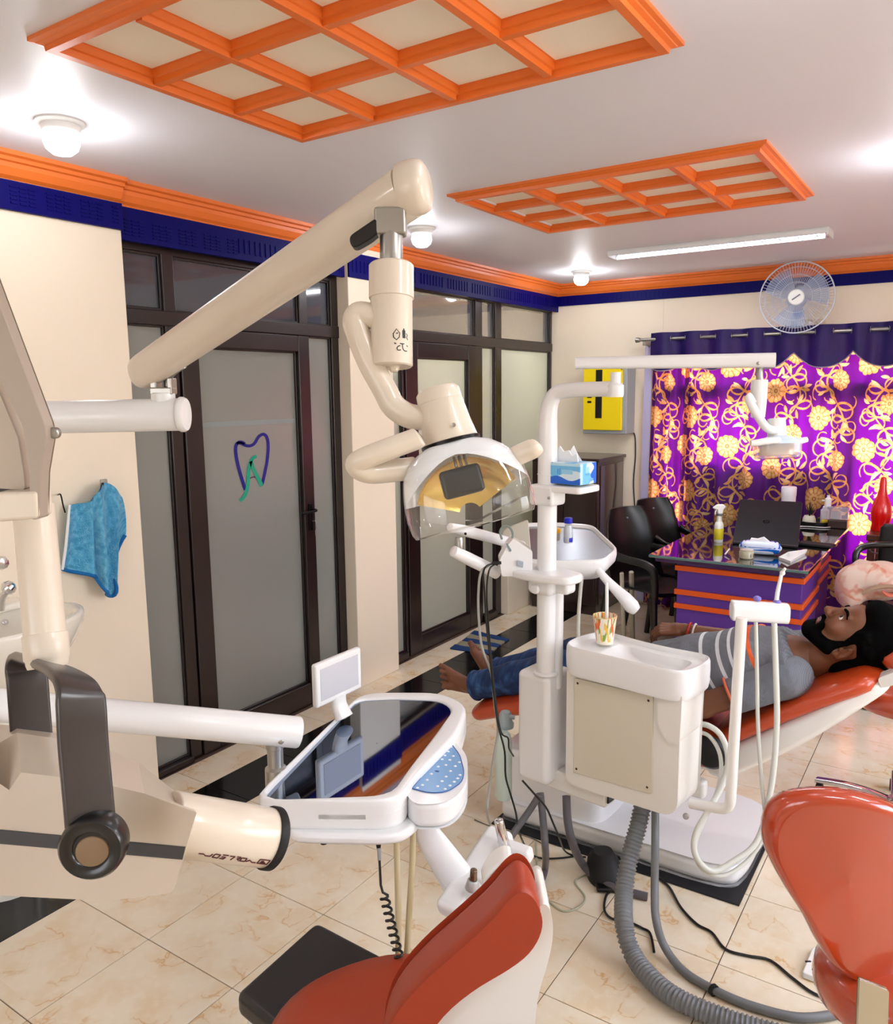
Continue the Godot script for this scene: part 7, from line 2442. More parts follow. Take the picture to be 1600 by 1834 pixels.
	for s in [1.0, -1.0]:
		var cuff := []
		var c := Vector3(-1.742, 0.4735, z + s * 0.1025)
		for k in 29:
			var an := TAU * k / 28.0
			cuff.append(c + Vector3(-0.3 * 0.0 + 0.0, 0, 0) + Vector3(-0.345, 0.938, 0) * sin(an) * 0.0605 + Vector3(0, 0, 1) * cos(an) * 0.0605)
		obj("cuff", Geo.new().tube(cuff, 0.007, 8), dn, t)
	# bracelets on the far wrist
	var wr := Vector3(-0.905, 0.783, -3.124)
	for k in 2:
		var rg := []
		for e in 21:
			var an := TAU * e / 20.0
			rg.append(wr + Vector3(0.02 * k, 0, 0) + Vector3(0.15, 1, 0) * cos(an) * 0.031 + Vector3(0.05, 0, 1) * sin(an) * 0.031)
		obj("bracelet", Geo.new().tube(rg, 0.0048 if k == 0 else 0.004, 8), mat(Color(0.75, 0.14, 0.12) if k == 0 else Color(0.85, 0.82, 0.78), 0.45), t)


func hand(g: Geo, w: Vector3, d: Vector3, back: Vector3, side: float) -> void:
	# a relaxed hand: palm from the wrist w along d; back is the direction its back faces
	var s := d.cross(back).normalized() * side
	var b := s.cross(d).normalized()
	if b.dot(back) < 0.0:
		b = -b
	var h := Blob.new(0.0038, 0.01)
	h.cap(w - d * 0.01, w + d * 0.02, 0.026, 0.026)
	var knuck := []
	for i in 4:
		var f := (i - 1.5) * 0.0195
		var k := w + d * (0.088 - absf(i - 1.2) * 0.004) + s * f + b * 0.006
		knuck.append(k)
		h.cap(w + d * 0.02 + s * f * 0.7, k, 0.0145, 0.0105)
		var l: float = [0.036, 0.041, 0.038, 0.03][i]
		var k2 := k + (d * 0.85 - b * 0.5).normalized() * l
		var k3 := k2 + (d * 0.4 - b * 0.95).normalized() * l * 0.72
		var k4 := k3 + (d * -0.15 - b * 1.0).normalized() * l * 0.5
		h.cap(k, k2, 0.0098, 0.0088, 0.004).cap(k2, k3, 0.0088, 0.0078, 0.003).cap(k3, k4, 0.0078, 0.0068, 0.003)
	var t0 := w + d * 0.028 - s * 0.024
	var t1 := t0 + (d * 0.7 - s * 0.6 - b * 0.3).normalized() * 0.036
	var t2 := t1 + (d * 0.9 - s * 0.05 - b * 0.45).normalized() * 0.03
	h.cap(w + d * 0.012 - s * 0.012, t0, 0.016, 0.014).cap(t0, t1, 0.0125, 0.0105, 0.006).cap(t1, t2, 0.0105, 0.008, 0.004)
	h.build(g)


func foot(g: Geo, ank: Vector3, d: Vector3, s: Vector3) -> void:
	# d runs from the heel to the toes, s towards the little toe
	s = (s - d * s.dot(d)).normalized()
	var sole := d.cross(s)
	if sole.x > 0.0:
		sole = -sole
	var h := Blob.new(0.005, 0.014)
	var heel := ank + sole * 0.032 - d * 0.045
	h.cap(ank - sole * 0.045 - d * 0.012, ank, 0.034, 0.033).ell(heel, Vector3(0.032, 0.032, 0.032))
	h.cap(ank + d * 0.005, ank + d * 0.1 + sole * 0.038 - s * 0.008, 0.034, 0.022)
	h.cap(heel + d * 0.02, ank + d * 0.12 + sole * 0.05 + s * 0.03, 0.026, 0.016).cap(heel + d * 0.02, ank + d * 0.13 + sole * 0.05 - s * 0.03, 0.026, 0.019)
	for i in 5:
		var f := (i - 2.0)
		var root := ank + d * (0.132 - 0.007 * i - (0.004 if i == 0 else 0.0)) + sole * 0.05 + s * f * 0.0195
		var l: float = [0.042, 0.04, 0.035, 0.03, 0.025][i]
		var r: float = [0.0125, 0.0088, 0.0084, 0.008, 0.0078][i]
		var tip := root + (d + s * 0.06 * f - sole * 0.12).normalized() * l
		h.cap(root, root.lerp(tip, 0.6) - sole * 0.003, r * 0.95, r * 0.9, 0.005).cap(root.lerp(tip, 0.6) - sole * 0.003, tip, r * 0.9, r, 0.003)
	h.build(g)


func shirt_cloth(striped: bool) -> StandardMaterial3D:
	var im := Image.create(1024, 64, false, Image.FORMAT_RGB8)
	var r := RandomNumberGenerator.new()
	r.seed = 3
	for x in 1024:
		var s := x / 1024.0 * 0.6
		for y in 64:
			var c := Color(0.40, 0.415, 0.45).lerp(Color(0.54, 0.555, 0.585), (0.5 if (x + y * 2) % 7 < 3 else 0.0) + r.randf() * 0.25)
			if striped:
				for e in [[0.182, 0.0065], [0.243, 0.007], [0.285, 0.006], [0.425, 0.006]]:
					if absf(s - e[0]) < e[1]:
						c = Color(0.88, 0.90, 0.92)
				if absf(s - 0.348) < 0.006:
					c = Color(0.9, 0.38, 0.18)
			im.set_pixel(x, y, c)
	var m := mat(Color.WHITE, 0.85)
	m.albedo_texture = ImageTexture.create_from_image(im)
	m.normal_enabled = true
	m.normal_texture = noise_tex(0.015, [], 256, 4, true, 7.0, 14)
	m.normal_scale = 0.8
	return m

# ---------------------------------------------------------------- desk by the window
func desk() -> void:
	var t := thing("office_desk", "purple desk with orange stripes and black glass top before the curtain", "desk", Vector3(-1.1, 0, -5.3))
	var purple := mat(Color(0.33, 0.17, 0.55), 0.4)
	var orange := mat(Color(0.86, 0.33, 0.06), 0.4)
	var top := coat(mat(Color(0.012, 0.012, 0.016), 0.05), 1.0, 0.03)
	top.metallic_specular = 0.9
	var tp := obj("top", Geo.new().box(Vector3(-1.53, 0.782, -6.03), Vector3(-0.672, 0.8, -4.42), 0.003), top, t, "black mirror-like glass top")
	obj("glass_edge", Geo.new().box(Vector3(-1.528, 0.785, -4.422), Vector3(-0.674, 0.798, -4.416), 0.002), mat(Color(0.35, 0.47, 0.46), 0.15), tp)
	obj("under_top", Geo.new().box(Vector3(-1.5, 0.757, -6.0), Vector3(-0.69, 0.781, -4.45), 0.004), mat(Color(0.24, 0.13, 0.33), 0.4), t)
	for b in [[-4.5, -5.0, -1.385, -0.71], [-5.5, -5.95, -1.385, -0.78]]:
		var ped := obj("pedestal", Geo.new().box(Vector3(b[2], 0.0, b[1]), Vector3(b[3], 0.758, b[0]), 0.006), purple, t)
		for y in [[0.708, 0.74], [0.566, 0.598], [0.484, 0.514], [0.12, 0.15], [0.0, 0.06]]:
			obj("stripe", Geo.new().box(Vector3(b[2] - 0.012, y[0], b[1] - 0.006), Vector3(b[3] + 0.012, y[1], b[0] + 0.012), 0.006, 2), orange, ped)
	obj("modesty_panel", Geo.new().box(Vector3(-1.34, 0.1, -5.5), Vector3(-1.31, 0.75, -5.0), 0.003), purple, t)


func desk_things() -> void:
	var y := 0.8
	# laptop, its lid towards the room
	var l := thing("laptop", "dark grey laptop with open lid turned away, at the middle of the desk", "laptop", Vector3(-1.03, y, -5.1))
	var lm := mat(Color(0.13, 0.14, 0.155), 0.35, 0.5)
	var tl: Vector3 = Vector3(-1.315, 1.029, -5.356)
	var trr: Vector3 = Vector3(-0.9288, 1.018, -5.416)
	var bl: Vector3 = Vector3(-1.197, 0.812, -4.975)
	var br: Vector3 = Vector3(-0.83, 0.812, -5.026)
	var ex := (br - bl).normalized()
	var ey := (tl - bl)
	ey = (ey - ex * ey.dot(ex)).normalized()
	var b := Basis(ex, ey, ex.cross(ey))
	var w := bl.distance_to(br)
	var h := (tl - bl).dot(ey)
	obj("lid", Geo.new().slab(round_poly([Vector2(0, 0), Vector2(w, 0), Vector2(w, h), Vector2(0, h)], [0.004, 0.004, 0.014, 0.014], 4), bl - b.z * 0.01, b, 0.01, 0.003), lm, l)
	obj("screen", Geo.new().slab(PackedVector2Array([Vector2(0.012, 0.015), Vector2(w - 0.012, 0.015), Vector2(w - 0.012, h - 0.012), Vector2(0.012, h - 0.012)]), bl - b.z * 0.0112, b, 0.0012, 0.0003, 1), mat(Color(0.05, 0.05, 0.06), 0.2), l)
	var fl := Basis(ex, Vector3.UP, ex.cross(Vector3.UP))
	obj("base", Geo.new().rbox(bl + ex * w * 0.5 - fl.z * 0.118 + Vector3.UP * -0.003, Vector3(w, 0.016, 0.24), 0.005, 1, fl), mat(Color(0.05, 0.05, 0.055), 0.4), l)
	# the round maker's mark with its two letters
	var mc := Vector2(w * 0.475, h * 0.5)
	var mk := obj("maker_mark", Geo.new().lathe([Vector2(0, 0.0008), Vector2(0.0205, 0.0008), Vector2(0.021, 0.0002), Vector2(0.021, -0.001), Vector2(0, -0.001)], bl + b * Vector3(mc.x, mc.y, 0.0), b.z, 32), mat(Color(0.02, 0.021, 0.025), 0.2, 0.4), l)
	var pl := func(q: Vector2) -> Vector3: return bl + b * Vector3(mc.x + q.x, mc.y + q.y, 0.0012)
	var nn := func(_q: Vector2) -> Vector3: return b.z
	obj("letters", Geo.new().strokes([[Vector2(-0.006, 0.017), Vector2(-0.012, -0.01)], [Vector2(-0.010, 0.003), Vector2(-0.004, 0.006), Vector2(-0.003, 0.002), Vector2(-0.006, -0.01)], [Vector2(0.006, 0.006), Vector2(-0.0, -0.018)], [Vector2(0.006, 0.006), Vector2(0.012, 0.006), Vector2(0.009, -0.009), Vector2(0.002, -0.009)]], 0.0028, pl, nn), lm, mk)
	# spray bottle
	var sp: Vector3 = Vector3(-1.291, 0.8, -5.014)
	var s := thing("spray_bottle", "white spray bottle with yellow label on the desk's outer corner by the laptop", "spray bottle", sp)
	obj("bottle", Geo.new().lathe([Vector2(0, 0), Vector2(0.038, 0), Vector2(0.041, 0.004), Vector2(0.041, 0.105), Vector2(0.036, 0.118), Vector2(0.025, 0.128), Vector2(0.021, 0.165), Vector2(0, 0.165)], sp, Vector3.UP, 28, 40.0, Vector2(1, 0.65)), mat(Color(0.9, 0.9, 0.86), 0.35), s)
	var lab := mat(Color(0.82, 0.76, 0.10), 0.5)
	obj("label", Geo.new().lathe([Vector2(0.041, 0.018), Vector2(0.0418, 0.019), Vector2(0.0418, 0.085), Vector2(0.041, 0.086)], sp, Vector3.UP, 28, 40.0, Vector2(1, 0.66)), lab, s, "yellow and green label")
	obj("collar", Geo.new().lathe([Vector2(0, 0.163), Vector2(0.02, 0.163), Vector2(0.02, 0.178), Vector2(0, 0.178)], sp, Vector3.UP, 20), mat(Color(0.42, 0.43, 0.42), 0.4), s)
	obj("trigger_head", Geo.new().slab(round_poly([Vector2(-0.012, 0.176), Vector2(0.018, 0.176), Vector2(0.02, 0.2), Vector2(0.036, 0.222), Vector2(0.02, 0.236), Vector2(-0.018, 0.234), Vector2(-0.042, 0.216), Vector2(-0.04, 0.208), Vector2(-0.016, 0.204)], 0.005, 3), sp - CB.z * 0.012, CB, 0.024, 0.005), M.white_plastic, s)
	obj("trigger", Geo.new().tube([sp + CB * Vector3(-0.012, 0.206, 0), sp + CB * Vector3(-0.026, 0.19, 0), sp + CB * Vector3(-0.026, 0.172, 0)], 0.005, 8, 3), M.white_plastic, s)
	# soft tissue pack
	var tp: Vector3 = (Vector3(-1.092, 0.8, -4.73) + Vector3(-0.8783, 0.8, -4.763)) * 0.5
	var td: Vector3 = (Vector3(-0.8783, 0.8, -4.763) - Vector3(-1.092, 0.8, -4.73)).normalized()
	var t := thing("tissue_pack", "soft blue and white tissue pack lying before the laptop", "tissue pack", tp)
	var rings := []
	for i in 11:
		var f := i / 10.0 * 2.0 - 1.0
		var sw := sqrt(maxf(0.02, 1.0 - pow(absf(f), 6.0)))
		rings.append(oval(tp + td * f * 0.115 + Vector3.UP * 0.04, td.cross(Vector3.UP), Vector3.UP, 0.05 * sw, 0.039 * sw, 22, 2.8))
	var pg := Geo.new()
	pg.loft(rings)
	obj("pack", pg, mat(Color(0.84, 0.88, 0.96), 0.3), t)
	var band := []
	for i in 9:
		var f := (i / 8.0 * 2.0 - 1.0) * 0.93
		var sw := sqrt(maxf(0.02, 1.0 - pow(absf(f), 6.0)))
		var ring := []
		for k in 9:
			var an := lerpf(0.25, PI - 0.1, k / 8.0)
			ring.append(tp + td * f * 0.115 + Vector3.UP * 0.04 + td.cross(Vector3.UP) * cos(an) * 0.0508 * sw * -1.0 + Vector3.UP * sin(an) * 0.0402 * sw)
		band.append(ring)
	obj("top_print", Geo.new().loft(band, false, false), mat(Color(0.05, 0.36, 0.78), 0.25), t, "shiny blue wrapper top")
	var band2 := []
	for i in 9:
		var f := (i / 8.0 * 2.0 - 1.0) * 0.9
		var ring := []
		for k in 4:
			var an := -0.75 + 0.22 * k + 0.12 * sin(f * 3.0)
			ring.append(tp + td * f * 0.115 + Vector3.UP * 0.04 + td.cross(Vector3.UP) * cos(an) * 0.0512 + Vector3.UP * sin(an) * 0.0405)
		band2.append(ring)
	obj("side_print", Geo.new().loft(band2, false, false), mat(Color(0.08, 0.42, 0.82), 0.25), t)
	obj("tissue", Geo.new().slab(PackedVector2Array([Vector2(-0.06, 0), Vector2(-0.05, 0.02), Vector2(-0.015, 0.018), Vector2(0.018, 0.03), Vector2(0.038, 0.014), Vector2(0.055, 0.0)]), tp + Vector3.UP * 0.074, Basis(td, Vector3.UP, td.cross(Vector3.UP)), 0.02, 0.004), mat(Color(0.95, 0.95, 0.96), 0.8), t)
	# glass jar
	var jp: Vector3 = Vector3(-1.024, 0.8, -4.588)
	var j := thing("glass_jar", "small clear jar with cream contents beside the blue tissue pack", "jar", jp)
	obj("jar", Geo.new().lathe([Vector2(0, 0.0), Vector2(0.033, 0.0), Vector2(0.039, 0.006), Vector2(0.04, 0.04), Vector2(0.036, 0.046), Vector2(0.037, 0.05), Vector2(0, 0.05)], jp, Vector3.UP, 26), mat(Color(0.74, 0.72, 0.62), 0.15), j)
	obj("print", Geo.new().strokes([[Vector2(0.2, 0.018), Vector2(0.8, 0.018)]], 0.02, func(q: Vector2) -> Vector3: return jp + (CB.x * sin(q.x) + CB.z * cos(q.x)) * 0.0405 + Vector3.UP * (q.y + 0.004), func(q: Vector2) -> Vector3: return CB.x * sin(q.x) + CB.z * cos(q.x)), mat(Color(0.3, 0.22, 0.18), 0.5), j)
	# folded white paper pouch
	var pp := p3([-0.8677, 0.8, -4.663, -0.823, 0.83, -4.682, -0.7596, 0.815, -4.896, -0.763, 0.8, -4.849, -0.7879, 0.8, -4.625, -0.79, 0.8, -4.574])
	var pgeo := Geo.new()
	var upper := []
	var lower := []
	for q in pp:
		upper.append(q + Vector3.UP * 0.012)
		lower.append(q)
	facets(pgeo, [lower, upper])
	one("paper_pouch", pgeo, mat(Color(0.86, 0.85, 0.84), 0.7), "crumpled white paper pouch at the desk's front corner", "paper")
	one("pen", Geo.new().rod(Vector3(-1.146, 0.806, -4.608), Vector3(-1.136, 0.83, -4.664), 0.005, 0.004, 0.001, 10), M.white_plastic, "white pen end standing up between spray bottle and tissue pack", "pen")
	# far end: bottle, tray with plant, sanitizer, odds and ends
	var bp := Vector3(-1.05, y, -5.88)
	one("lotion_bottle", Geo.new().lathe([Vector2(0, 0), Vector2(0.046, 0), Vector2(0.05, 0.006), Vector2(0.05, 0.1), Vector2(0.046, 0.15), Vector2(0.048, 0.2), Vector2(0.05, 0.21), Vector2(0.05, 0.262), Vector2(0.046, 0.268), Vector2(0, 0.268)], bp, Vector3.UP, 28), mat(Color(0.88, 0.86, 0.88), 0.35), "tall white bottle standing behind the laptop lid", "bottle")
	var tc: Vector3 = Vector3(-0.8825, 0.812, -5.943)
	var tt := Vector3(tc.x, y, tc.z)
	var dt := thing("desk_tray", "round black tray carrying the small potted plant", "tray", tt)
	obj("dish", Geo.new().lathe([Vector2(0, 0.0), Vector2(0.095, 0.0), Vector2(0.105, 0.006), Vector2(0.11, 0.034), Vector2(0.107, 0.036), Vector2(0.1, 0.012), Vector2(0, 0.01)], tt, Vector3.UP, 36), M.black, dt)
	var pt := tt + Vector3(-0.035, 0.012, 0.02)
	var pf := thing("potted_plant", "small dark plant in white cup-shaped pot on the black tray", "plant", pt)
	obj("pot", Geo.new().lathe([Vector2(0, 0), Vector2(0.042, 0), Vector2(0.045, 0.01), Vector2(0.04, 0.04), Vector2(0.032, 0.058), Vector2(0.028, 0.058), Vector2(0.028, 0.05), Vector2(0, 0.05)], pt, Vector3.UP, 26), mat(Color(0.86, 0.84, 0.76), 0.4), pf)
	var r := RandomNumberGenerator.new()
	r.seed = 12
	var green := mat(Color(0.09, 0.16, 0.06), 0.5)
	for i in 11:
		var a := r.randf() * TAU
		var h2 := r.randf_range(0.05, 0.12)
		var o := Vector3(cos(a), 0, sin(a)) * r.randf_range(0.015, 0.045)
		obj("leaf", Geo.new().tube([pt + Vector3.UP * 0.052, pt + o * 0.5 + Vector3.UP * (0.052 + h2 * 0.6), pt + o + Vector3.UP * (0.052 + h2)], [0.004, 0.009, 0.001], 8, 3, true, 0.3), green, pf)
	var cp2 := tt + Vector3(0.05, 0.0, -0.06)
	var sb := thing("pump_bottle", "small white pump bottle standing behind the potted plant", "bottle", cp2)
	obj("bottle", Geo.new().lathe([Vector2(0, 0), Vector2(0.026, 0), Vector2(0.028, 0.004), Vector2(0.028, 0.09), Vector2(0.014, 0.105), Vector2(0.012, 0.12), Vector2(0, 0.12)], cp2 + Vector3(0, 0.012, 0), Vector3.UP, 20), mat(Color(0.86, 0.86, 0.88), 0.35), sb)
	obj("pump", Geo.new().rod(cp2 + Vector3(0, 0.13, 0), cp2 + Vector3(0, 0.165, 0), 0.006).rbox(cp2 + Vector3(-0.008, 0.17, 0.006), Vector3(0.03, 0.012, 0.016), 0.004), M.white_plastic, sb)
	var gp: Vector3 = Vector3(-0.7517, 0.8, -5.941)
	var gl := thing("water_glass", "clear drinking glass near the desk's right edge", "glass", gp)
	obj("glass", Geo.new().lathe([Vector2(0, 0.004), Vector2(0.027, 0.004), Vector2(0.028, 0.0), Vector2(0.034, 0.105), Vector2(0.032, 0.105), Vector2(0.026, 0.01), Vector2(0, 0.01)], gp, Vector3.UP, 26), glass(Color(0.85, 0.9, 0.92), 0.3, 0.03), gl)
	var bx: Vector3 = Vector3(-0.8159, 0.8, -6.175)
	one("gauze_pack", Geo.new().rbox(bx + Vector3(-0.02, 0.025, 0.02), Vector3(0.1, 0.045, 0.06), 0.016, 2, CB), mat(Color(0.88, 0.87, 0.8), 0.6), "small pale pack beside the drinking glass", "pack")
	one("yellow_sachet", Geo.new().rbox(Vector3(-0.8223, 0.822, -5.963), Vector3(0.045, 0.04, 0.05), 0.014, 2, CB), mat(Color(0.86, 0.78, 0.22), 0.5), "little yellow sachet between plant tray and glass", "sachet")
	var rx := Vector3(-0.735, y, -5.92)
	var cr := thing("clear_rack", "clear plastic organiser with brown base near the desk's far corner", "organiser", rx)
	obj("base", Geo.new().rbox(rx + Vector3(0, 0.028, 0), Vector3(0.12, 0.055, 0.09), 0.006), mat(Color(0.2, 0.1, 0.07), 0.35), cr)
	obj("case", Geo.new().rbox(rx + Vector3(-0.02, 0.1, -0.01), Vector3(0.16, 0.085, 0.07), 0.006), glass(Color(0.8, 0.82, 0.86), 0.35, 0.05), cr)
	obj("bottle", Geo.new().lathe([Vector2(0, 0), Vector2(0.02, 0), Vector2(0.021, 0.05), Vector2(0.01, 0.06), Vector2(0.01, 0.075), Vector2(0, 0.075)], rx + Vector3(-0.07, 0.143, -0.01), Vector3.UP, 18), M.white_plastic, cr)
	one("toothbrush", Geo.new().tube(p3([-0.9851, 0.806, -5.793, -0.9173, 0.806, -5.832, -0.7978, 0.806, -5.849, -0.7438, 0.806, -5.957]), [0.006, 0.0035, 0.004, 0.004], 8, 3).rbox(Vector3(-0.9766, 0.812, -5.783), Vector3(0.03, 0.012, 0.012), 0.003), mat(Color(0.8, 0.8, 0.78), 0.4), "white toothbrush lying across the black desk top", "toothbrush")
	one("dark_cloth", Geo.new().rbox(Vector3(-0.7537, 0.81, -5.163), Vector3(0.2, 0.016, 0.1), 0.007, 2, UB), mat(Color(0.03, 0.025, 0.04), 0.8), "dark folded cloth beside the laptop on the desk", "cloth")


# ---------------------------------------------------------------- the two waiting chairs
func waiting_chairs() -> void:
	var at := Vector3(-1.74, 0, -5.12)
	var t := thing("waiting_chair", "black plastic armchair nearer the spittoon, left of the purple desk", "chair", at, "", deg_to_rad(66), true)
	var pm := coat(mat(Color(0.014, 0.013, 0.014), 0.38), 0.3, 0.25)
	# local: front is +z
	var rows := []
	for i in 13:
		var w := i / 12.0
		# from the seat's front lip, back along the seat, up the back
		var y: float
		var z: float
		if w < 0.45:
			var f := w / 0.45
			y = 0.44 - 0.02 * f + 0.012 * sin(f * PI)
			z = lerpf(0.25, -0.16, f)
		else:
			var f := (w - 0.45) / 0.55
			y = 0.42 + 0.52 * f - 0.03 * (1.0 - f) * sin(f * PI)
			z = -0.16 - 0.06 * sqrt(f) - 0.09 * f
		var hw := 0.24 if w < 0.5 else lerpf(0.25, 0.175, pow((w - 0.5) * 2.0, 1.5))
		if w > 0.96:
			hw = 0.15
		var row := []
		for k in 15:
			var x := (k / 14.0 - 0.5) * 2.0
			var lift := pow(absf(x), 4.0) * (0.03 if w < 0.45 else 0.0)
			var fwd := pow(absf(x), 2.0) * (0.06 if w > 0.42 else 0.0)
			row.append(Vector3(x * hw, y + lift, z + fwd))
		rows.append(row)
	var g := Geo.new()
	var th := []
	for i in rows.size():
		var ring := []
		for p in rows[i]:
			ring.append(p)
		var d: Vector3 = (rows[mini(i + 1, 12)][7] - rows[maxi(i - 1, 0)][7]).normalized()
		var nn := Vector3(0, d.z, -d.y).normalized()
		var back: Array = rows[i].duplicate()
		back.reverse()
		for p in back:
			ring.append(p + nn * 0.014)
		th.append(ring)
	g.loft(th)
	obj("shell", g, pm, t)
	for s in [-1.0, 1.0]:
		obj("armrest", Geo.new().tube([Vector3(s * 0.235, 0.70, -0.20), Vector3(s * 0.26, 0.665, -0.12), Vector3(s * 0.27, 0.655, 0.02), Vector3(s * 0.265, 0.65, 0.17), Vector3(s * 0.255, 0.62, 0.235), Vector3(s * 0.25, 0.55, 0.25), Vector3(s * 0.245, 0.43, 0.25)], [0.05, 0.032, 0.026, 0.026, 0.026, 0.024, 0.022], 12, 4, true, 0.45, Vector3(0, 0, 1)), pm, t)
		obj("leg", Geo.new().tube([Vector3(s * 0.245, 0.44, 0.24), Vector3(s * 0.255, 0.0, 0.27)], [0.027, 0.02], 12, 0, true, 0.8), pm, t)
		obj("leg", Geo.new().tube([Vector3(s * 0.225, 0.46, -0.18), Vector3(s * 0.245, 0.0, -0.27)], [0.027, 0.02], 12, 0, true, 0.8), pm, t)
	obj("rear_stud", Geo.new().ball(Vector3(0.04, 0.86, -0.285), 0.008, 10), mat(Color(0.5, 0.52, 0.6), 0.3), t)
	dup(t, Vector3(-1.74, 0.0, -5.64), deg_to_rad(64), "black plastic armchair against the curtain, behind the other armchair")
	# two pale posts seen between tray handle and chair
	one("crutch", Geo.new().rod(Vector3(-1.92, 0.02, -5.096), Vector3(-1.859, 0.5632, -4.862), 0.014, 0.014, 0.004, 12), mat(Color(0.82, 0.82, 0.76), 0.35), "pale metal post at the black armchair's side, next to the tray handle", "post")
	one("crutch", Geo.new().rod(Vector3(-1.871, 0.02, -5.126), Vector3(-1.807, 0.5697, -4.897), 0.018, 0.016, 0.004, 12), mat(Color(0.72, 0.70, 0.63), 0.35), "thicker beige metal post at the black armchair's side", "post")


# ---------------------------------------------------------------- right edge of the room
func corner_things() -> void:
	var t := thing("office_chair", "black office chair with curved tube arm, holding a bag at the right edge", "chair", Vector3(-0.3, 0, -4.95))
	var bm := mat(Color(0.018, 0.018, 0.022), 0.5)
	obj("seat", Geo.new().rbox(Vector3(-0.22, 0.47, -4.95), Vector3(0.5, 0.09, 0.5), 0.035, 3), bm, t)
	obj("backrest", Geo.new().loft([oval(Vector3(0.02, 0.52, -5.18), Vector3(0.45, 0, 0), Vector3(0, 0, 0.05), 0.75, 1.0, 28, 4.0), oval(Vector3(-0.02, 0.72, -5.2), Vector3(0.45, 0, 0), Vector3(0, 0, 0.05), 0.9, 1.0, 28, 4.0), oval(Vector3(-0.02, 0.93, -5.23), Vector3(0.45, 0, 0), Vector3(0, 0, 0.045), 0.9, 1.0, 28, 4.0), oval(Vector3(-0.02, 0.955, -5.235), Vector3(0.45, 0, 0), Vector3(0, 0, 0.03), 0.86, 1.0, 28, 4.0)]), bm, t)
	obj("armrest", Geo.new().tube(p3([-0.277, 0.8614, -5.116, -0.4129, 0.8532, -5.085, -0.4971, 0.8316, -5.086, -0.5238, 0.7938, -5.061, -0.519, 0.7301, -5.053, -0.4945, 0.6535, -5.055, -0.4592, 0.5767, -5.065, -0.4172, 0.488, -5.101]), [0.02, 0.02, 0.02, 0.019, 0.018, 0.018, 0.018, 0.018], 12, 4), coat(mat(Color(0.03, 0.03, 0.035), 0.3), 0.4, 0.2), t)
	obj("back_pocket", Geo.new().tube(p3([-0.5307, 0.6618, -5.518, -0.4595, 0.6756, -5.544, -0.3553, 0.6773, -5.577]), 0.008, 8, 3), mat(Color(0.2, 0.2, 0.22), 0.4), t)
	obj("handle_loop", Geo.new().tube(p3([-0.4963, 0.7476, -5.496, -0.4835, 0.7303, -5.501, -0.454, 0.7231, -5.52, -0.4375, 0.7331, -5.532]), 0.006, 8, 3), mat(Color(0.4, 0.36, 0.38), 0.4), t)
	obj("column", Geo.new().rod(Vector3(-0.22, 0.08, -4.95), Vector3(-0.22, 0.43, -4.95), 0.03), M.chrome, t)
	star_base(t, Vector3(-0.22, 0, -4.95), 0.3, 0.3)
	var bag := thing("handbag", "pale pink and cream flowered bag lying on the black office chair", "bag", Vector3(-0.38, 0.52, -4.75))
	var bl := Blob.new(0.011, 0.05)
	bl.ell(Vector3(-0.4926, 0.671, -4.878), Vector3(0.11, 0.1, 0.1), CB).ell(Vector3(-0.3719, 0.6877, -4.9), Vector3(0.14, 0.11, 0.12), CB).ell(Vector3(-0.526, 0.5976, -4.842), Vector3(0.06, 0.07, 0.09), CB).ell(Vector3(-0.4853, 0.7334, -4.955), Vector3(0.035, 0.05, 0.05), CB)
	var cl := mat(Color(0.85, 0.77, 0.72), 0.6)
	cl.albedo_texture = noise_tex(0.014, [[0.0, Color(1, 1, 1)], [0.52, Color(1, 0.98, 0.95)], [0.6, Color(0.93, 0.62, 0.56)], [0.68, Color(0.96, 0.7, 0.6)], [0.76, Color(1, 0.96, 0.92)], [1.0, Color(1, 1, 1)]], 256, 3, false, 1.0, 31)
	tri_map(cl, 1.6)
	obj("body", bl.build(Geo.new()), cl, bag)
	obj("flap", Geo.new().tube(p3([-0.448, 0.6364, -4.743, -0.4055, 0.6708, -4.753, -0.3345, 0.6867, -4.779, -0.2574, 0.6789, -4.804]), [0.02, 0.028, 0.03, 0.03], 12, 4, true, 0.35), mat(Color(0.62, 0.5, 0.4), 0.6), bag)
	obj("petal", Geo.new().tube(p3([-0.3577, 0.6633, -4.759, -0.3252, 0.6419, -4.765, -0.2812, 0.6531, -4.796]), [0.012, 0.026, 0.02], 12, 4, true, 0.4), mat(Color(0.85, 0.45, 0.36), 0.6), bag)
	# side table with the red bottle
	var st := thing("side_table", "brown wooden table edge behind the office chair at the right border", "table", Vector3(-0.2, 0, -5.75))
	var wood := coat(mat(Color(0.33, 0.17, 0.10), 0.35), 0.4, 0.2)
	obj("top", Geo.new().box(Vector3(-0.52, 0.8, -6.0), Vector3(0.35, 0.84, -5.5), 0.006), wood, st)
	for q in [Vector2(-0.49, -5.53), Vector2(0.32, -5.53), Vector2(-0.49, -5.97), Vector2(0.32, -5.97)]:
		obj("leg", Geo.new().box(Vector3(q.x - 0.022, 0, q.y - 0.022), Vector3(q.x + 0.022, 0.8, q.y + 0.022), 0.004), wood, st)
	var rp := Vector3(-0.462, 0.84, -5.68)
	var rm := coat(mat(Color(0.86, 0.02, 0.02), 0.25), 0.7, 0.06)
	rm.backlight_enabled = true
	rm.backlight = Color(0.5, 0.0, 0.0)
	one("red_bottle", Geo.new().lathe([Vector2(0, 0), Vector2(0.05, 0), Vector2(0.055, 0.008), Vector2(0.05, 0.045), Vector2(0.058, 0.075), Vector2(0.06, 0.13), Vector2(0.05, 0.18), Vector2(0.03, 0.225), Vector2(0.021, 0.27), Vector2(0.02, 0.31), Vector2(0.014, 0.34), Vector2(0, 0.345)], rp, Vector3.UP, 30), rm, "tall bright red bottle before the curtain at the right border", "bottle")
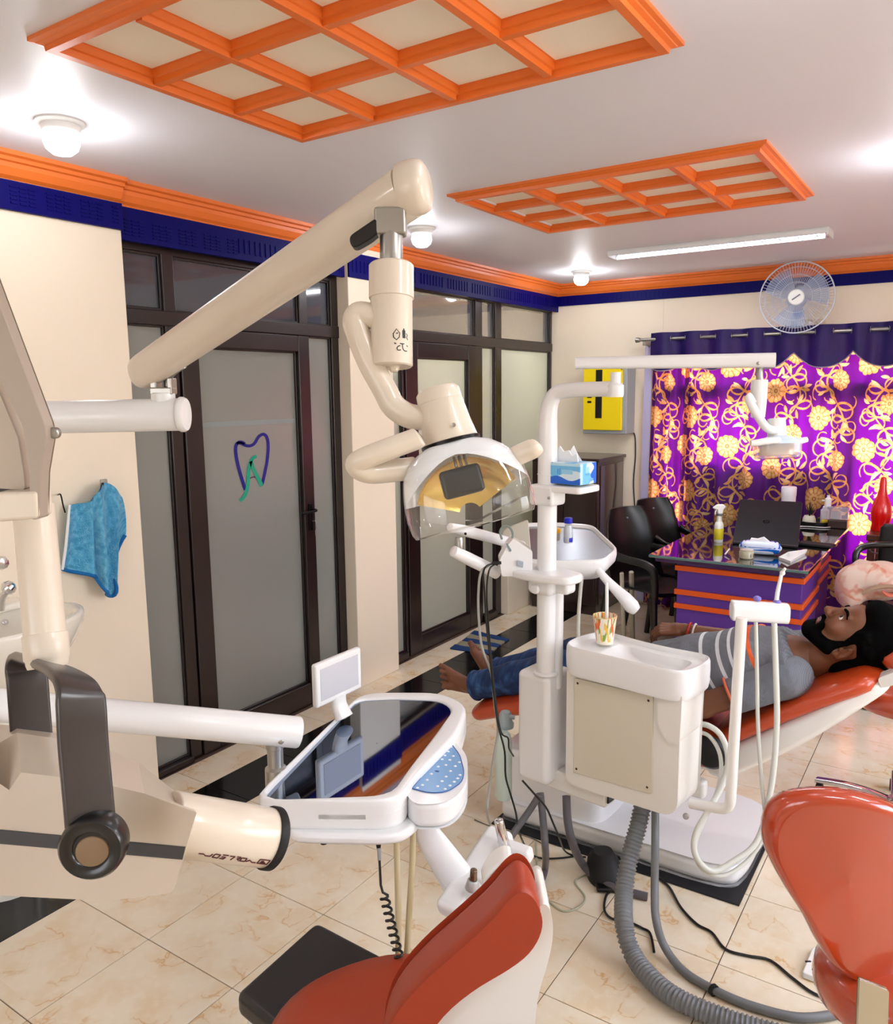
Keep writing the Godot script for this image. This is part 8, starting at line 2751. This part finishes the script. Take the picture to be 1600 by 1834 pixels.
	# striped floor mat by the second door
	var c := p3([-2.964, 0.006, -4.822, -2.654, 0.006, -4.786, -2.606, 0.006, -4.424, -2.888, 0.006, -4.387])
	var mt := thing("striped_mat", "blue and grey striped doormat on the black floor band", "mat", (c[0] + c[2]) * 0.5 - Vector3.UP * 0.006)
	for i in 5:
		var a := i / 5.0
		var b := (i + 1) / 5.0
		var p := [(c[0] as Vector3).lerp(c[3], a), (c[1] as Vector3).lerp(c[2], a), (c[1] as Vector3).lerp(c[2], b), (c[0] as Vector3).lerp(c[3], b)]
		var g := Geo.new()
		var up2 := []
		var lo := []
		for k in 15:
			var f := k / 14.0
			var wob := 0.006 * sin(f * 9.0 + i)
			lo.append((p[0] as Vector3).lerp(p[1], f) + Vector3(wob, 0, 0))
			up2.append((p[3] as Vector3).lerp(p[2], f) + Vector3(wob, 0, 0))
		var h := 0.006
		var ra := []
		for k in 15:
			var f2 := Vector3.UP * (h * 0.3 * sin(k * 0.9 + i * 2.0) + h * 0.4)
			ra.append([lo[k] - Vector3.UP * 0.006, lo[k] + f2, up2[k] + f2, up2[k] - Vector3.UP * 0.006])
		g.loft(ra)
		obj("stripe", g, mat(Color(0.045, 0.21, 0.42) if i % 2 == 0 else Color(0.56, 0.53, 0.44), 0.85), mt)


# ---------------------------------------------------------------- washbasin and towel
func basin() -> void:
	var t := thing("washbasin", "white ceramic washbasin on the left wall behind the x-ray post", "washbasin", Vector3(-2.95, 0.7, -1.3))
	var c := Vector3(-2.74, 0.985, -1.34)
	var rings := []
	for s in [[0.3, -0.25], [0.5, -0.235], [0.72, -0.17], [0.9, -0.09], [0.98, -0.04], [1.0, -0.012], [0.985, 0.0], [0.94, 0.002], [0.86, -0.004], [0.8, -0.03], [0.66, -0.09], [0.4, -0.13], [0.02, -0.14]]:
		var ring := []
		for i in 40:
			var an := TAU * i / 40.0
			var x: float = cos(an) * 0.215 * s[0]
			var zz: float = sin(an) * 0.3 * s[0]
			if s[1] > -0.02 or rings.size() < 7:
				x = maxf(x, -0.206)
			ring.append(c + Vector3(x - 0.0, s[1], zz))
		rings.append(ring)
	var cer := coat(mat(Color(0.93, 0.91, 0.86), 0.2), 0.6, 0.05)
	obj("bowl", Geo.new().loft(rings, false), cer, t)
	obj("tap_ledge", Geo.new().rbox(c + Vector3(-0.165, 0.008, -0.01), Vector3(0.085, 0.03, 0.36), 0.012, 3), cer, t)
	obj("pedestal", Geo.new().loft([oval(Vector3(-2.8, 0.0, -1.34), Vector3.RIGHT, Vector3.BACK, 0.11, 0.12, 24), oval(Vector3(-2.8, 0.3, -1.34), Vector3.RIGHT, Vector3.BACK, 0.085, 0.09, 24), oval(Vector3(-2.8, 0.77, -1.34), Vector3.RIGHT, Vector3.BACK, 0.11, 0.13, 24)]), cer, t)
	var dr := obj("overflow", Geo.new().lathe([Vector2(0.004, 0.002), Vector2(0.009, 0.002), Vector2(0.011, 0.0), Vector2(0.011, -0.003)], Vector3(-2.85, 0.9477, -1.431), Vector3(1, 0.5, 0), 18), M.chrome, t)
	dr.set_meta("label", "small chrome overflow hole")
	var tp := thing("basin_tap", "chrome tap with faceted knob on the washbasin", "tap", Vector3(-2.87, 0.9945, -1.43))
	obj("spout", Geo.new().tube([Vector3(-2.87, 0.9905, -1.429), Vector3(-2.86, 1.029, -1.43), Vector3(-2.85, 1.049, -1.436), Vector3(-2.84, 1.064, -1.448)], [0.013, 0.0125, 0.012, 0.012], 14, 4), M.chrome, tp)
	obj("knob", Geo.new().lathe([Vector2(0, -0.022), Vector2(0.014, -0.02), Vector2(0.025, -0.008), Vector2(0.0265, 0.004), Vector2(0.02, 0.018), Vector2(0.008, 0.024), Vector2(0, 0.0245)], Vector3(-2.84, 1.071, -1.447), Vector3(0.35, 0.6, -0.7), 10, 10.0), M.chrome, tp)
	var tw := thing("wall_tap", "chrome wall tap with round knob above the washbasin, at the left border", "tap", Vector3(-2.95, 1.143, -1.486))
	obj("knob", Geo.new().lathe([Vector2(0, -0.024), Vector2(0.014, -0.022), Vector2(0.024, -0.01), Vector2(0.026, 0.004), Vector2(0.02, 0.018), Vector2(0, 0.024)], Vector3(-2.88, 1.157, -1.45), Vector3(1, 0, 0), 10, 10.0), M.chrome, tw)
	obj("stem", Geo.new().rod(Vector3(-2.95, (Vector3(-2.95, 1.143, -1.486)).y, (Vector3(-2.9, 1.153, -1.46)).z), Vector3(-2.885, 1.156, -1.453), 0.011), M.chrome, tw)
	# towel
	var u := thing("hand_towel", "light blue hand towel draped over a hook on the left wall", "towel", Vector3(-2.93, 0.93, -1.85))
	var cols_top := [Vector3(-2.92, 1.328, -1.742), Vector3(-2.91, 1.329, -1.775), Vector3(-2.89, 1.332, -1.798), Vector3(-2.87, 1.347, -1.815), Vector3(-2.86, 1.37, -1.83), Vector3(-2.88, 1.396, -1.862), Vector3(-2.9, 1.398, -1.902), Vector3(-2.9, 1.367, -1.938), Vector3(-2.91, 1.333, -1.97)]
	var cols_mid := [Vector3(-2.92, 1.209, -1.713), Vector3(-2.915, 1.199, -1.755), Vector3(-2.91, 1.196, -1.806), Vector3(-2.885, 1.208, -1.815), Vector3(-2.86, 1.208, -1.828), Vector3(-2.9, 1.207, -1.884), Vector3(-2.905, 1.213, -1.921), Vector3(-2.885, 1.235, -1.939), Vector3(-2.915, 1.259, -1.996)]
	var cols_bot := [Vector3(-2.92, 1.085, -1.684), Vector3(-2.915, 1.062, -1.732), Vector3(-2.91, 1.04, -1.791), Vector3(-2.88, 1.019, -1.821), Vector3(-2.875, 0.9721, -1.831), Vector3(-2.885, 0.9458, -1.86), Vector3(-2.905, 0.9358, -1.893), Vector3(-2.91, 1.028, -1.909), Vector3(-2.92, 1.168, -1.976)]
	var front := []
	var cf := 8
	for r in 15:
		var w := r / 14.0
		var row := []
		for i in cf * 5 + 1:
			var f := i / 5.0
			var a := mini(int(f), cf - 1)
			var fr := f - a
			var pt: Array = []
			for src in [cols_top, cols_mid, cols_bot]:
				pt.append((src[a] as Vector3).cubic_interpolate(src[a + 1], src[maxi(a - 1, 0)], src[mini(a + 2, cf)], fr))
			var p: Vector3 = (pt[0] as Vector3).lerp(pt[1], w).lerp((pt[1] as Vector3).lerp(pt[2], w), w)
			p.x += 0.02 * sin(f * 2.9 + 1.2 + w * 0.8) * minf(1.0, 0.35 + w) + 0.012
			row.append(p)
		front.append(row)
	var tm := mat(Color(1, 1, 1), 0.95)
	tm.albedo_texture = noise_tex(0.02, [[0.0, Color(0.2, 0.58, 0.78)], [0.5, Color(0.36, 0.71, 0.88)], [1.0, Color(0.55, 0.82, 0.94)]], 256, 4, false, 1.0, 17)
	tm.normal_enabled = true
	tm.normal_texture = noise_tex(0.12, [], 256, 3, true, 8.0, 5)
	tm.rim_enabled = true
	tm.rim = 0.4
	var tg := Geo.new()
	tg.sheet(front, Vector2(2, 2))
	var backs := []
	for row in front:
		var rr := []
		for p in row:
			rr.append(p + Vector3(-0.009, 0, 0))
		backs.append(rr)
	tg.sheet(backs, Vector2(2, 2))
	obj("cloth", tg, tm, u)
	var hem := []
	var side := []
	for i in front[14].size():
		hem.append(front[14][i] + Vector3(-0.004, 0.004, 0))
	for r in 15:
		side.append(front[r][0] + Vector3(-0.004, 0, 0))
	obj("hem", Geo.new().tube(hem, 0.008, 8), mat(Color(0.08, 0.42, 0.68), 0.95), u)
	obj("white_edge", Geo.new().tube(side, 0.0055, 8), mat(Color(0.9, 0.92, 0.93), 0.9), u)
	var ring := thing("towel_hook", "thin dark metal towel hook on the left wall beside the towel", "hook", Vector3(-2.95, 1.358, -1.733))
	obj("plate", Geo.new().rbox((Vector3(-2.945, 1.387, -1.919)), Vector3(0.012, 0.045, 0.03), 0.004), M.steel, ring)
	obj("wire", Geo.new().tube([Vector3(-2.945, 1.368, -1.722), Vector3(-2.91, 1.371, -1.712), Vector3(-2.9, 1.331, -1.712), Vector3(-2.9, 1.302, -1.718)], 0.003, 8, 3), M.dark_metal, ring)
	obj("hook_arm", Geo.new().tube([Vector3(-2.945, 1.387, -1.919), Vector3(-2.9, 1.384, -1.884), Vector3(-2.88, 1.4, -1.872)], 0.005, 8, 3), M.dark_metal, ring)


# ---------------------------------------------------------------- hoses and leads on the floor
func hoses() -> void:
	# the big corrugated hose: evenly spaced rings
	var path := p3([-0.8408, 0.3697, -2.443, -0.843, 0.3065, -2.406, -0.8467, 0.2197, -2.339, -0.836, 0.1424, -2.271])
	path += p3([-0.7955, 0.1, -2.173, -0.7537, 0.045, -2.138, -0.6749, 0.034, -2.083, -0.586, 0.034, -2.047, -0.469, 0.034, -2.044, -0.3415, 0.034, -2.062, -0.183, 0.034, -2.099])
	var fine := Curve3D.new()
	fine.bake_interval = 0.01
	for i in path.size():
		var tg: Vector3 = (path[mini(i + 1, path.size() - 1)] - path[maxi(i - 1, 0)]) / 6.0
		fine.add_point(path[i], -tg, tg)
	var L := fine.get_baked_length()
	var pts := []
	var rad := []
	var k := int(L / 0.0028)
	for i in k + 1:
		var d := L * i / k
		pts.append(fine.sample_baked(d, true))
		rad.append(0.0275 + 0.0024 * clampf(1.6 * sin(d * TAU / 0.0128), -1.0, 1.0))
	one("suction_hose", Geo.new().tube(pts, rad, 18), M.grey_hose, "thick grey corrugated suction hose curving over the floor tiles", "hose")
	one("drain_hose", Geo.new().tube(p3([-0.8004, 0.3795, -2.448, -0.7715, 0.2665, -2.373, -0.7476, 0.1538, -2.308]) + p3([-0.7171, 0.11, -2.238, -0.6846, 0.035, -2.233, -0.6077, 0.014, -2.188, -0.499, 0.014, -2.161, -0.4053, 0.014, -2.159, -0.2922, 0.014, -2.185, -0.203, 0.014, -2.257, -0.1285, 0.014, -2.344]), 0.0128, 14, 6), M.grey_hose, "smooth grey hose running beside the corrugated hose", "hose")
	one("hose_clip", Geo.new().lathe([Vector2(0.012, -0.006), Vector2(0.0165, -0.006), Vector2(0.0165, 0.006), Vector2(0.012, 0.006)], Vector3(-0.5164, 0.016, -2.16), Vector3(0.83, 0, 0.55), 20), M.rubber, "black clip round the smooth grey hose on the floor", "clip")
	one("feed_hose", Geo.new().tube(p3([-1.151, 0.383, -2.288, -1.173, 0.3344, -2.265, -1.199, 0.2799, -2.214, -1.217, 0.2355, -2.169]) + p3([-1.232, 0.2, -2.101]), 0.0115, 12, 4), mat(Color(0.36, 0.35, 0.36), 0.4), "grey hose slanting from the column beam towards the instrument rest", "hose", "grey hoses under the column beam")
	one("feed_hose", Geo.new().tube(p3([-1.157, 0.3805, -2.308, -1.133, 0.2962, -2.284, -1.104, 0.2248, -2.243]) + p3([-1.182, 0.05, -2.404, -1.183, 0.013, -2.383, -1.177, 0.013, -2.31, -1.17, 0.013, -2.142, -1.155, 0.013, -1.901]), 0.0125, 12, 5), mat(Color(0.36, 0.35, 0.36), 0.4), "grey hose dropping straight from the column beam to the floor", "hose", "grey hoses under the column beam")
	one("feed_hose", Geo.new().tube(p3([-1.105, 0.3398, -2.408, -1.087, 0.2632, -2.382, -1.059, 0.1973, -2.364]) + p3([-1.079, 0.05, -2.49, -1.019, 0.016, -2.482, -0.9435, 0.015, -2.462, -0.8274, 0.015, -2.477]), 0.0145, 12, 5), mat(Color(0.36, 0.34, 0.36), 0.4), "grey hose bending from behind the beam to the black pedal", "hose", "grey hoses under the column beam")
	# looped instrument hoses at the holder
	one("loop_hose", Geo.new().tube(p3([-0.507, 0.9907, -2.705, -0.4867, 0.8381, -2.667, -0.4679, 0.6843, -2.627, -0.4613, 0.5333, -2.579, -0.4664, 0.4323, -2.545, -0.4715, 0.3708, -2.518, -0.4893, 0.3158, -2.472, -0.529, 0.2862, -2.416, -0.5743, 0.2643, -2.358, -0.6079, 0.2878, -2.328, -0.6314, 0.3325, -2.32, -0.6338, 0.3816, -2.34, -0.6108, 0.4428, -2.391, -0.5931, 0.4881, -2.447, -0.5831, 0.5396, -2.487, -0.59, 0.5969, -2.505, -0.6182, 0.6417, -2.519, -0.6586, 0.6623, -2.52, -0.6991, 0.658, -2.517]), 0.0095, 12, 5), M.white_hose, "thicker pale hose looping down from the holder to the cabinet side", "hose", "pale hoses looping at the spittoon")
	one("loop_hose", Geo.new().tube(p3([-0.5575, 0.9913, -2.672, -0.5404, 0.8352, -2.643, -0.5218, 0.6588, -2.611, -0.4967, 0.5063, -2.575, -0.4759, 0.4095, -2.547, -0.4673, 0.3442, -2.529, -0.4921, 0.2821, -2.477, -0.5433, 0.2432, -2.399, -0.5904, 0.2481, -2.357, -0.6251, 0.2847, -2.34, -0.638, 0.3395, -2.354, -0.6248, 0.3977, -2.397, -0.6061, 0.4694, -2.459, -0.6042, 0.5303, -2.496, -0.6172, 0.5882, -2.51, -0.653, 0.6281, -2.518, -0.6928, 0.6344, -2.517]), 0.0065, 12, 5), M.white_hose, "thinner pale hose looping down from the holder to the cabinet side", "hose", "pale hoses looping at the spittoon")
	# leads from the curing light
	one("charger_lead", Geo.new().tube(p3([-1.3, 1.183, -2.238, -1.308, 1.179, -2.208, -1.316, 1.157, -2.199, -1.313, 1.093, -2.201, -1.304, 0.9805, -2.199, -1.291, 0.8674, -2.199, -1.278, 0.7535, -2.199, -1.256, 0.6429, -2.193, -1.233, 0.5598, -2.194, -1.233, 0.4674, -2.201, -1.225, 0.4016, -2.218, -1.213, 0.3255, -2.236, -1.199, 0.2595, -2.234]) + p3([-1.298, 0.03, -2.486, -1.257, 0.006, -2.497, -1.193, 0.006, -2.533, -1.13, 0.006, -2.595]), 0.0035, 8, 5), M.black, "black lead hanging from the curing light charger to the floor", "cable", "black leads by the column")
	one("charger_lead", Geo.new().tube(p3([-1.302, 1.177, -2.248, -1.306, 1.162, -2.219, -1.312, 1.09, -2.214, -1.306, 0.9562, -2.217, -1.292, 0.8237, -2.215, -1.27, 0.6942, -2.206, -1.256, 0.6122, -2.212, -1.245, 0.5848, -2.239, -1.249, 0.5422, -2.253, -1.261, 0.4885, -2.307]), 0.003, 8, 5), M.black, "black lead turning in behind the column box", "cable", "black leads by the column")
	one("charger_lead", Geo.new().tube(p3([-1.167, 0.4713, -2.197, -1.135, 0.4114, -2.232, -1.112, 0.362, -2.262, -1.098, 0.3028, -2.285, -1.083, 0.2392, -2.307]) + p3([-1.176, 0.03, -2.555, -1.146, 0.006, -2.581, -1.108, 0.006, -2.596]), 0.0035, 8, 5), M.black, "black lead dropping from below the column box to the pedal", "cable", "black leads by the column")
	one("white_lead", Geo.new().tube(p3([-1.322, 1.172, -2.246, -1.332, 1.156, -2.212, -1.34, 1.088, -2.207, -1.337, 0.9934, -2.204, -1.326, 0.898, -2.206, -1.299, 0.8092, -2.22, -1.282, 0.7089, -2.212, -1.271, 0.6118, -2.215, -1.281, 0.5143, -2.202, -1.295, 0.3923, -2.195, -1.304, 0.3104, -2.198]) + p3([-1.518, 0.02, -2.581]), 0.0042, 8, 5), mat(Color(0.66, 0.66, 0.63), 0.4), "grey white lead hanging beside the black leads at the column", "cable")
	one("floor_lead", Geo.new().tube(p3([-0.8353, 0.006, -2.617, -0.7827, 0.006, -2.581, -0.7165, 0.006, -2.495, -0.6469, 0.006, -2.438, -0.594, 0.006, -2.423, -0.5357, 0.006, -2.367, -0.4698, 0.006, -2.374, -0.4076, 0.006, -2.39, -0.3355, 0.006, -2.347, -0.2693, 0.006, -2.315, -0.197, 0.006, -2.324, -0.1276, 0.006, -2.341]), 0.0045, 8, 5), M.black, "long black lead winding across the tiles to the orange stool", "cable")
	one("floor_lead", Geo.new().tube(p3([-0.9491, 0.006, -2.482, -0.9534, 0.006, -2.416, -0.9291, 0.006, -2.342, -0.8921, 0.006, -2.314, -0.8515, 0.006, -2.33, -0.7913, 0.006, -2.322, -0.7591, 0.006, -2.311, -0.7197, 0.006, -2.234]), 0.0042, 8, 5), M.black, "short black lead passing under the corrugated hose", "cable")
	one("thin_lead", Geo.new().tube(p3([-1.315, 0.004, -2.589, -1.249, 0.004, -2.468, -1.194, 0.004, -2.361, -1.121, 0.004, -2.294, -1.044, 0.004, -2.265, -1.008, 0.004, -2.323, -1.017, 0.004, -2.379, -1.079, 0.004, -2.434, -1.07, 0.004, -2.487, -1.036, 0.004, -2.533]), 0.0034, 8, 5), mat(Color(0.72, 0.72, 0.62), 0.45), "pale thin lead curling on the tiles near the orange backrest", "cable")
	one("thin_lead", Geo.new().tube(p3([-1.604, 0.003, -2.602, -1.52, 0.003, -2.594, -1.433, 0.003, -2.601, -1.349, 0.003, -2.607, -1.294, 0.003, -2.595]) + [], 0.0024, 6, 5), mat(Color(0.45, 0.42, 0.38), 0.45), "thin grey wire lying on the tiles before the mat", "cable")
	var fp := thing("foot_pedal", "black rounded foot pedal on the floor below the spittoon cabinet", "pedal", Vector3(-1.001, 0, -2.511))
	var pc: Vector3 = Vector3(-1.01, 0, -2.533)
	obj("cover", Geo.new().loft([oval(pc + Vector3.UP * 0.002, CB.x, CB.z, 0.062, 0.085, 24, 2.6), oval(pc + Vector3.UP * 0.05, CB.x, CB.z, 0.058, 0.075, 24, 2.6), oval(pc + Vector3.UP * 0.085 - CB.z * 0.02, CB.x, CB.z, 0.035, 0.035, 24, 2.4)]), M.rubber, fp)
	obj("toe_plate", Geo.new().rbox(pc + CB.z * 0.09 + Vector3.UP * 0.012, Vector3(0.09, 0.016, 0.04), 0.007, 2, CB), M.black, fp)
	var wp := thing("white_pedal", "flat white foot switch on the tiles beside the orange stool", "pedal", Vector3(-0.2723, 0, -2.416))
	obj("plate", Geo.new().slab(round_poly(p2([-0.3135, 2.368, -0.3062, 2.505, -0.2398, 2.529, -0.2328, 2.366]), 0.008, 3), Vector3(0, 0.002, 0), Basis(Vector3.RIGHT, Vector3.FORWARD, Vector3.UP), 0.02, 0.004), M.white_plastic, wp)
	obj("slot", Geo.new().rbox(Vector3(-0.3062, 0.022, -2.425), Vector3(0.018, 0.003, 0.006), 0.001, 1, CB), M.black, wp)
